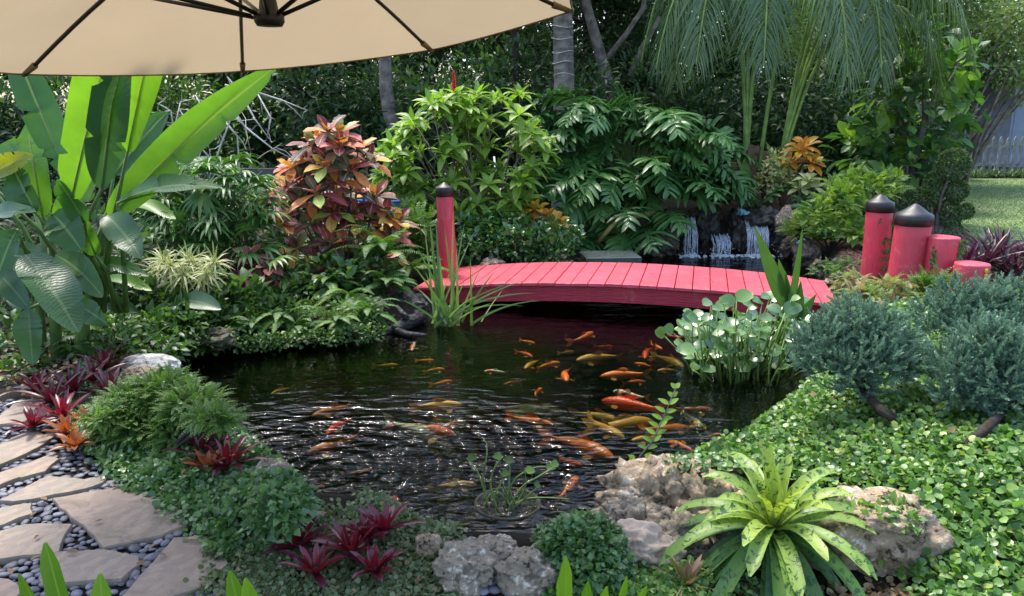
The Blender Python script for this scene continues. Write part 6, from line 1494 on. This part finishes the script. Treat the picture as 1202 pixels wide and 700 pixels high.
M['lf_straptip'] = leafmat('leaf_straptip', [(0, (.13, .28, .02)), (1, (.22, .38, .03))], .35, .45, rib=(.25, .42, .06), ribw=.05)

# juniper shrubs
def juniper(base, trunk, lobes, n, label, seed):
    rng = np.random.default_rng(seed); t = thing('juniper', base, label, 'juniper', 'blue green junipers on the right slope'); b = MB(); st = MB()
    tube(st, trunk, np.linspace(.030, .016, len(trunk)), 9)
    C = np.array([c for c, r in lobes]); Rr = np.array([r for c, r in lobes]); wt = Rr ** 2; end = np.asarray(trunk[-1])
    for c, r in lobes:
        for _ in range(3): e = c + rand_dirs(rng, 1)[0] * r * .7; tube(st, [end, (end + c) / 2 + rng.normal(0, .02, 3), e], [.012, .008, .002], 5)
    idx = rng.choice(len(C), n, p=wt / wt.sum()); d = rand_dirs(rng, n, -.55); r = .5 + .5 * rng.random(n) ** .6
    lump = .95 + .26 * np.sin(d[:, 0] * 8 + idx) * np.sin(d[:, 1] * 7 + 2 * idx) + .2 * np.sin(d[:, 2] * 10 + idx) * np.sin(d[:, 0] * 9 - idx)
    P = C[idx] + d * (Rr[idx] * r * lump)[:, None] * [1.12, 1.0, .92]; A = nz(d * .8 + [0, 0, .55] + rng.normal(0, .25, (n, 3)))
    k = 40; PP = np.repeat(P, k, 0); f = np.tile(np.linspace(0, 1, k), n); AA = np.repeat(A, k, 0); tl = np.repeat(rng.uniform(.045, .075, n), k)
    PP = PP + AA * (f * tl)[:, None]; D = nz(AA * (.55 + .8 * f)[:, None] + nz(np.cross(AA, rand_dirs(rng, n * k))) * .9)
    leaves(b, PP, D, rand_dirs(rng, n * k), tl * rng.uniform(.25, .42, n * k) * (1.15 - .6 * f), .0065, 'blade', 1, .3, -.1, rng=rng, rnd=np.clip(np.repeat(rng.random(n) * .6, k) + (f - .3) * .55, 0, 1))
    b.build('foliage', M['lf_juniper'], t); st.build('trunk', M['bark_dark'], t); return t
def lob(lst, Y): return [(at(px, py, Y + dy), r * .9 * Y / FOC) for px, py, r, dy in lst]
Y = 3.85; g0 = on(1060, 506)
juniper(g0, [g0 - [0, 0, .05], at(1052, 494, g0[1]), at(1035, 482, g0[1] - .02), at(1015, 462, Y), at(1003, 440, Y)],
        lob([(968, 402, 36, 0), (1000, 380, 34, .05), (1035, 390, 36, 0), (1058, 412, 28, .05), (990, 430, 36, -.08), (1028, 425, 40, -.1), (1008, 452, 26, -.05), (960, 425, 28, 0), (1052, 430, 26, 0), (985, 400, 40, .1), (1020, 402, 42, .1)], Y), 1700, 'rounded blue green juniper leaning on a crooked dark trunk beside the pond', 400)
Y = 3.6; g0 = on(1128, 532)
juniper(g0, [g0 - [0, 0, .05], at(1140, 520, g0[1]), at(1160, 500, g0[1]), at(1180, 482, Y), at(1196, 462, Y)],
        lob([(1120, 430, 34, 0), (1148, 405, 36, .05), (1185, 410, 38, 0), (1215, 430, 40, 0), (1135, 465, 34, -.05), (1170, 450, 42, -.1), (1205, 465, 40, -.1), (1150, 490, 24, -.05), (1112, 455, 24, 0), (1240, 440, 40, .05), (1235, 480, 36, 0), (1160, 425, 44, .1)], Y), 2000, 'larger blue green juniper with forked dark trunk at the right edge', 401)
Y = 4.4; g0 = np.array([gx(1150, 4.6), 4.6, float(H(gx(1150, 4.6), 4.6))])
juniper(g0, [g0 - [0, 0, .05], g0 + [.02, 0, .15], at(1145, 385, Y)],
        lob([(1095, 368, 26, 0), (1120, 352, 28, .05), (1152, 358, 30, 0), (1185, 350, 28, .05), (1212, 358, 28, 0), (1135, 378, 32, -.05), (1170, 380, 32, -.05), (1100, 390, 22, -.05), (1240, 365, 30, 0), (1205, 385, 30, 0)], Y), 1300, 'blue green juniper behind the larger one, just below the short red pilings', 402)

# ground covers
def cover(poly_px, n, L, mat, label, name, seed, hgt=.06, prof='round', poly_w=None, seg=4, clump=0.0, inner=0.0, size_var=.35):
    rng = np.random.default_rng(seed); W_ = np.array(poly_w) if poly_w is not None else np.array([on(px, py)[:2] for px, py in poly_px]); lo, hi = W_.min(0), W_.max(0)
    P = rng.uniform(lo, hi, (n * 3, 2)); P = P[(psd(P[:, 0], P[:, 1], W_) < rng.normal(0, .035, len(P))) & (psd(P[:, 0], P[:, 1]) > inner)][:n]
    hm = np.array([mnoise.noise(Vector((x * 4.5, y * 4.5, seed))) + .6 * mnoise.noise(Vector((x * 11, y * 11, seed))) for x, y in P])
    z = H(P[:, 0], P[:, 1]) + hgt * (.35 + .55 * np.clip(hm + .5, 0, 1.4)) * rng.uniform(.25, 1.0, len(P))
    d = rand_dirs(rng, len(P), -.25); d[:, 1] -= .2; N = rand_dirs(rng, len(P)) * .55 + [0, -.35, 1]
    Lr = L * (1 + size_var * rng.uniform(-1, 1, len(P))); b = MB(); leaves(b, np.column_stack([P, z]), d, N, Lr, Lr * .85, prof, seg, .15, .25, rng=rng)
    return tag(b.build(name, M[mat], origin=(0, 0, 0)), label, 'ground cover', kind='stuff')
RW = [(1.70, 4.66), (1.36, 4.2), (1.02, 3.92), (.95, 3.6), (1.2, 3.4), (1.5, 3.15), (1.45, 2.75), (1.52, 2.2), (3.2, 2.0), (4.6, 4.5), (5.2, 7.2), (3.4, 7.0), (2.85, 6.4), (2.6, 5.9), (2.2, 5.2)]
cover(None, 85000, .028, 'lf_clover', 'dense low green ground cover spreading over the right slope', 'ground_cover', 410, .11, poly_w=RW)
cover([(1000, 600), (1030, 590), (1070, 600), (1075, 625), (1040, 612), (1010, 620)], 10, .03, 'lf_clover', 'ground cover trailing', 'ground_cover', 411) if False else None
cover(None, 4200, .035, 'lf_clover', 'larger lobed leaves mixed into the near part of the right slope cover', 'clover_patch', 418, .115, poly_w=[(1.5, 2.3), (1.55, 2.9), (1.9, 3.1), (2.8, 3.0), (2.8, 2.2)])
cover(None, 260, .034, 'dry_leaf', 'scattered yellowed and brown leaves on the right slope cover', 'litter', 419, .12, 'ovate', poly_w=RW)
cover([(100, 520), (135, 560), (185, 590), (215, 612), (250, 640), (262, 665), (345, 640), (365, 612), (330, 560), (290, 530), (262, 498), (200, 500), (140, 500)], 15000, .026, 'lf_creep', 'dark green creeping leaves spilling onto the flagstones', 'creeping_cover', 412, .10)
cover([(250, 636), (250, 712), (330, 716), (520, 716), (545, 672), (530, 640), (490, 616), (430, 602), (350, 606), (300, 615)], 16000, .019, 'lf_sedum', 'fine grey green carpet of tiny leaves around the red bromeliads', 'sedum_carpet', 413, .05)
cover([(50, 470), (110, 520), (140, 560), (200, 520), (260, 500), (215, 445), (150, 432), (95, 432)], 5500, .026, 'lf_creep', 'dark creeping leaves under the feathery bush and the dark red bromeliads', 'shaded_cover', 414, .06)
cover([(640, 660), (640, 710), (820, 710), (830, 670), (740, 668), (700, 655)], 2600, .02, 'lf_clover', 'small leaved green carpet below the limestone rocks', 'near_cover', 415, .05)
cover([(860, 690), (870, 712), (1110, 712), (1085, 690)], 250, .03, 'dry_leaf', 'dry leaf litter on the dark soil', 'litter', 416, .015, 'ovate')
cover([(-30, 400), (-30, 470), (60, 466), (100, 440), (190, 430), (190, 410), (60, 405)], 300, .04, 'dry_leaf', 'brown dead leaves lying under the banana plant', 'litter', 417, .03, 'ovate')

def mound(name, blobs, n, L, mat, label, seed, base, prof='ovate', cat='bush', inner=.75, zmin=-.3, stem=True, Wr=.75):
    rng = np.random.default_rng(seed); t = thing(name, base, label, cat); b = MB(); crown(b, blobs, n, L, L * Wr, rng, prof, 2, .2, .35, out=.6, up=.1, inner=inner, zmin=zmin); b.build('foliage', M[mat], t)
    s = MB()
    for c, r in blobs: tube(s, [np.asarray(base) - [0, 0, .05], (np.asarray(base) + c) / 2 + [.01, 0, 0], c], [.008, .006, .003], 5)
    s.build('stem', M['bark_dark'], t); return t
g0 = on(320, 618)
mound('leafy_bush', [(above(px, py, .10 - dy), r) for px, py, r, dy in ((305, 585, .10, 0), (330, 580, .10, 0), (345, 598, .085, -.05), (315, 605, .10, -.08), (290, 600, .09, 0), (335, 612, .07, -.1), (300, 570, .07, .05))], 1500, .036, 'lf_creep', 'small leafy bush at the near pond edge left of the red bromeliads', 420, g0, inner=.5)
g0 = on(690, 680)
mound('leafy_mound', [(above(685, 642, .12), (.15, .13, .12)), (above(665, 640, .1), (.10, .1, .09)), (above(705, 652, .1), (.11, .1, .11)), (above(645, 632, .05), (.06, .06, .04)), (above(690, 672, .08), (.12, .09, .09)), (above(632, 660, .07), (.045, .03, .06)), (above(722, 668, .05), (.06, .06, .07))], 2300, .030, 'lf_creep', 'rounded mound of small ivy like leaves between grey rocks and pitted limestone', 421, g0, cat='ivy', inner=.8)
mound('rock_creeper', [(above(1035, 606, .22), (.07, .06, .025)), (above(1060, 612, .22), (.06, .06, .03)), (above(1010, 600, .23), (.06, .06, .025)), (above(985, 592, .23), (.05, .05, .03)), (above(1045, 595, .2), (.1, .07, .03)), (above(955, 585, .2), (.05, .05, .03))], 420, .032, 'lf_clover', 'creeper hanging over the top of the cream boulder', 422, at(1040, 600, 2.9), cat='creeper', inner=.4)
mound('weed', [(above(px, py, .27), .05) for px, py in ((795, 548), (812, 545), (832, 552))] + [(above(750, 655, .05), .03), (above(860, 700, .03), .05), (above(880, 690, .03), .05)], 260, .024, 'lf_creep', 'little green weeds growing in the cracks of the pitted limestone', 423, at(800, 560, 3.2), cat='weed', inner=.3)
g0 = on(180, 535); Y = 4.55
fernbush('feathery_bush', [(above(px, py, .22 + dy), (r * .85, r * .85, r * .55)) for px, py, r, dy in ((150, 475, .20, 0), (190, 460, .22, .05), (225, 475, .20, .05), (170, 500, .22, -.1), (210, 505, .20, -.1), (140, 500, .16, -.1), (250, 490, .14, .1), (190, 525, .15, -.2), (120, 490, .12, 0), (265, 495, .08, .1))], 1700, .10, 8, .022, .014, 'lf_ming', 'big feathery bright green bush between flagstone path and pond', 424, g0, up=.35)

mound('waterline_creeper', [(gp(px, 404 - max(0, px - 330) * .09 + (330 - px) * .06 * (px < 330), WZ + .07), (.13, .07, .10)) for px in range(212, 440, 15)], 1500, .038, 'lf_mid', 'creeping leaves hanging down to the waterline along the left bank', 426, on(330, 385), cat='creeper', inner=.4)
# bromeliads
def brom(name, base, n, L, Wd, mat, label, seed, group=None, e0=78, e1=12, droop=.45, dz=.02, lin=.6, axis=(0, 0, 1), prof='strap'):
    rng = np.random.default_rng(seed); t = thing(name, base, label, 'bromeliad', group); b = MB()
    rosette(b, np.asarray(base) + [0, 0, dz], n, L, Wd, rng, e0, e1, prof, 9, .5, droop, grad=True, r0=.008, lin=lin, axis=nz(axis)); b.build('foliage', M[mat], t)
    s = MB(); tube(s, [np.asarray(base) - [0, 0, .04], np.asarray(base) + [0, 0, dz + .03]], [.012, .016], 7); s.build('stem', M['bark_dark'], t); return t
gr = 'red bromeliads at the near pond edge'
for k, (px, py, L, lab) in enumerate(((352, 657, .155, 'red bromeliad below the leafy bush, leftmost of the near group'), (371, 688, .15, 'red bromeliad lowest in the near group'), (414, 662, .17, 'largest red bromeliad in the middle of the near group'), (440, 685, .12, 'small red bromeliad half sunk in the carpet plants'), (452, 636, .15, 'red bromeliad of the near group right at the water'), (432, 645, .12, 'purplish red bromeliad tucked behind the largest one'))):
    brom('red_bromeliad', on(px, py, .03), 15, L, .034, 'lf_bromred', lab, 430 + k, gr, dz=.02, e1=20, droop=.25)
gd = 'dark red bromeliads along the path'
for k, (px, py, L, mt, lab) in enumerate(((238, 545, .21, 'lf_bromdark', 'dark red bromeliad below the feathery bush'), (268, 558, .20, 'lf_bromred', 'bright wine red bromeliad right of the feathery bush'), (250, 520, .20, 'lf_bromdark', 'dark bromeliad poking out between feathery bush and pond'), (245, 562, .14, 'lf_bromorange', 'orange brown bromeliad in front of the dark red ones by the feathery bush'),
        (62, 482, .24, 'lf_bromdark', 'dark red bromeliad beside the shaded flagstone, left of its clump'), (88, 470, .24, 'lf_bromdark', 'dark bromeliad in the middle of the shaded clump'), (110, 455, .24, 'lf_bromdark', 'dark bromeliad at the back of the shaded clump'), (75, 500, .22, 'lf_bromred', 'wine red bromeliad in front of the shaded clump'), (125, 440, .22, 'lf_bromdark', 'dark bromeliad next to the ochre rock'), (45, 468, .2, 'lf_bromdark', 'dark bromeliad at the far side of the path under the banana leaves'),
        (40, 512, .15, 'lf_bromred', 'small red bromeliad leaning over the dark flagstone'), (80, 520, .15, 'lf_bromorange', 'orange bromeliad, upper one beside the creeper'), (105, 510, .16, 'lf_bromorange', 'orange bromeliad against the feathery bush'), (90, 535, .13, 'lf_bromorange', 'rusty bromeliad, lower one in the creeper'), (130, 470, .2, 'lf_bromdark', 'dark bromeliad behind the left side of the feathery bush'))):
    brom('dark_bromeliad', on(px, py, .03), 18, L, .036, mt, lab, 440 + k, gd, e1=10, droop=.35)
c = above(905, 640, .12)
brom('yellow_bromeliad', c, 56, .46, .074, 'lf_bromyel', 'large bromeliad with yellow green leaves mottled dark, beside the cream boulder', 460, e0=87, e1=-12, droop=1.2, dz=.06, lin=.6, prof='blunt', axis=(-.05, -.2, 1))
rng = np.random.default_rng(461); b = MB(); g0 = on(885, 690)
for (x, y, L) in ((885, 668, .2), (900, 690, .16), (858, 680, .15), (870, 660, .16)): p = at(x, y, 2.72); leaves(b, [p], [[rng.normal(0, .7), -.6, -.35]], [[0, -.4, 1]], L, .045, 'strap', 8, .5, .5, .1, rng=rng, rnd=rng.random())
tag(b.build('dry_leaves', M['dry_leaf']), 'curled dry brown leaves hanging under the yellow green bromeliad', 'dry leaves', kind='stuff')
g0 = on(803, 690); rng = np.random.default_rng(462); t = thing('grassy_plant', g0, 'small tuft of thin brownish pink and green blades below the pitted limestone', 'plant'); b = MB()
M['lf_tuft'] = leafmat('leaf_tuft', [(0, (.30, .18, .15)), (.5, (.36, .22, .17)), (.75, (.12, .16, .04)), (1, (.16, .2, .04))], .5, .3)
rosette(b, g0 + [0, 0, .01], 46, .15, .008, rng, 85, 5, 'blade', 4, .2, .4); rosette(b, g0 + [.01, .0, .01], 8, .14, .022, rng, 85, 40, 'strap', 4, .4, .2); b.build('foliage', M['lf_tuft'], t)
s = MB(); tube(s, [g0 - [0, 0, .03], g0 + [0, 0, .03]], .01, 5); s.build('stem', M['bark_dark'], t)

# strap leaved plants whose tips reach into view at the lower edge
def straptips(Yb, tips, label, seed, wide):
    rng = np.random.default_rng(seed); x = gx(tips[0][0], Yb); g0 = np.array([x, Yb - .05, 0.0]); t = thing('strap_leaved_plant', g0, label, 'plant', 'strap leaved plants at the lower picture edge'); b = MB()
    for px, py, lx in tips:
        T = at(px, py, Yb + rng.normal(0, .04)); B = g0 + [rng.normal(0, .03), 0, .02]; v = T - B; L = np.linalg.norm(v)
        leaves(b, [B], [v / L + np.array([0, 0, .05])], [np.array([lx, -1, .3])], L * 1.01, wide, 'blunt', 22, .35, .05, rnd=rng.random(), rng=rng)
    b.build('foliage', M['lf_straptip'], t); s = MB(); tube(s, [g0 - [0, 0, .05], g0 + [0, 0, .06]], .02, 6); s.build('stem', M['stem_lime'], t)
straptips(1.75, [(54, 640, .1), (118, 676, .3), (24, 676, -.4), (100, 712, .2), (40, 720, -.1)], 'bright green strap leaf tips in front of the flagstones at the lower left', 470, .062)
straptips(1.80, [(270, 672, .3), (288, 681, .6), (240, 705, -.2), (215, 712, -.3)], 'striped green strap leaf tips beside the brown wedge shaped flagstone', 471, .052)
straptips(1.95, [(664, 655, -.1), (660, 672, -.8), (690, 684, .3), (735, 678, .9), (758, 690, .6), (712, 690, .4)], 'pale green strap leaf tips in front of the leafy mound', 472, .042)

# sapling and sunken pot
rng = np.random.default_rng(480); Ys = 3.6; B0 = at(752, 562, Ys); t = thing('sapling', B0 - [0, 0, .05], 'thin sapling with paired leaves rising over the water behind the pitted limestone', 'sapling'); st = MB(); b = MB()
S = np.array([at(px, py, Ys) for px, py in ((750, 566), (746, 548), (752, 535), (766, 518), (775, 498), (784, 478), (793, 456))]); tube(st, S, np.linspace(.006, .0025, 7), 6)
S2 = np.array([at(px, py, Ys) for px, py in ((757, 564), (760, 548), (757, 538))]); tube(st, S2, .004, 5)
ti = np.linspace(.42, 1.0, 9)
for k, u in enumerate(ti):
    p = np.array([np.interp(u, np.linspace(0, 1, 7), S[:, q]) for q in range(3)])
    for sd in (-1, 1): leaves(b, [p], [[sd * .8, rng.normal(0, .3), .55 + .5 * (k > 6)]], [[0, -.7, .8]], .062 * (1 - .4 * (k > 6)), .026, 'ovate', 5, .2, .2, rnd=.4 + .06 * k, rng=rng)
for px, py in ((745, 540), (758, 538), (762, 545), (740, 545)): leaves(b, [at(px, py, Ys)], [[rng.normal(0, .5), -.2, .6]], [[0, -.8, .6]], .05, .03, 'ovate', 4, .2, .2, rng=rng)
b.build('foliage', M['lf_lime'], t); st.build('stem', M['bark_grey'], t)
c = gp(596, 594, WZ - .015); t = thing('pond_pot', (c[0], c[1], WZ - .16), 'round sunken pond pot with trailing green stems just under the surface', 'plant pot')
M['pot'] = plain('pot', (.022, .020, .012), .7, .3, .4, 20, .4, 50, (.045, .045, .022)); b = MB(); lathe(b, (c[0], c[1], WZ - .16), [(.11, 0), (.155, .14), (.168, .145), (.170, .163), (.156, .165), (.150, .12), (.002, .115)], 36); b.build('pot', M['pot'], t)
rng = np.random.default_rng(481); st = MB(); b = MB(); vv, ff = ICO[2]; lt = MB()
for k in range(90): a = rng.uniform(0, 6.28); r_ = .145 * rng.random() ** .5; lt.add(vv * rng.uniform(.006, .016) * [1, 1, .6] + [c[0] + r_ * math.cos(a), c[1] + r_ * math.sin(a), WZ - .045 + .008 * rng.random()], t=ff, a=(0, .5, rng.random(), .5))
lt.build('soil', M['pot'], t)
for pts, lf in (([(573, 592), (566, 560), (572, 535), (571, 520)], 1), ([(575, 590), (562, 555), (548, 538)], 1), ([(592, 592), (600, 565), (612, 556), (628, 548), (640, 548)], 1), ([(595, 594), (612, 570), (632, 560), (656, 545)], 1), ([(600, 596), (585, 575), (575, 580), (566, 598)], 0), ([(603, 596), (590, 570), (588, 556)], 1), ([(598, 594), (615, 585), (640, 584), (668, 586)], 0), ([(608, 598), (596, 575), (600, 548), (592, 540)], 1), ([(605, 594), (618, 572), (616, 552)], 1), ([(590, 600), (580, 580), (592, 562)], 0), ([(600, 600), (622, 580), (634, 570)], 1), ([(585, 598), (574, 570), (580, 548), (590, 536)], 1)):
    P = np.array([at(px, py, c[1] + rng.normal(0, .03)) for px, py in pts]); P[0, 2] = min(P[0, 2], WZ - .03); ti = np.linspace(0, 1, 14); Q = np.column_stack([np.interp(ti, np.linspace(0, 1, len(P)), P[:, k]) for k in range(3)])
    for _ in range(3): Q[1:-1] = (Q[:-2] + 2 * Q[1:-1] + Q[2:]) / 4
    tube(st, Q, np.linspace(.0055, .003, 14), 6, rnd=rng.random())
    if lf: leaves(b, [Q[-1]], [[rng.normal(0, 1), -.3, .3]], [[0, -.6, .8]], .055, .045, 'ovate', 4, .2, .3, rng=rng)
st.build('stem', M['stem_lime'], t); b.build('foliage', M['lf_fern'], t)

# fallen leaves on the path
rng = np.random.default_rng(490)
for px, py, lab in ((208, 606, 'yellow fallen leaf on the largest flagstone'), (236, 632, 'yellow fallen leaf on the brown wedge flagstone'), (227, 598, 'brown curled leaf at the creeper edge'), (36, 658, 'dry tan leaf on the pebbles left of the strap leaf'), (50, 678, 'tan leaf beside the striped grey flagstone'), (14, 674, 'dry leaf on the pebbles at the lower left'), (55, 587, 'dry leaf above the large flagstone'), (36, 606, 'dry leaf beside the small cut flagstone'), (46, 628, 'dark seed pod on the brown flagstone'), (175, 645, 'brown leaf among the pebbles of the middle joint'), (160, 661, 'tan leaf tip at the corner of the grey flagstone'), (251, 655, 'brown bark bit on the edge of the wedge flagstone'), (110, 613, 'twig bit on the largest flagstone'), (132, 572, 'dry leaf under the creeper beside the long flagstone'), (187, 650, 'orange brown leaf on the pebbles by the wedge flagstone'), (240, 607, 'dry leaf caught in the creeper'), (93, 648, 'small dry leaf at the edge of the grey flagstone')):
    g_ = gp(px, py, .042); b = MB(); a = rng.uniform(0, 6.28); L = .045 if 'seed' not in lab else .03
    leaves(b, [g_], [[math.cos(a), math.sin(a), .1]], [[rng.normal(0, .3), rng.normal(0, .3), 1]], L * rng.uniform(.8, 1.3), L * .5, 'ovate', 5, .5, .15, .15, rng=rng, rnd=.95 if 'yellow' in lab else (0 if 'dark' in lab else rng.uniform(.2, .8)))
    tag(b.build('fallen_leaf', M['dry_leaf']), lab, 'leaf', 'fallen leaves on the path')
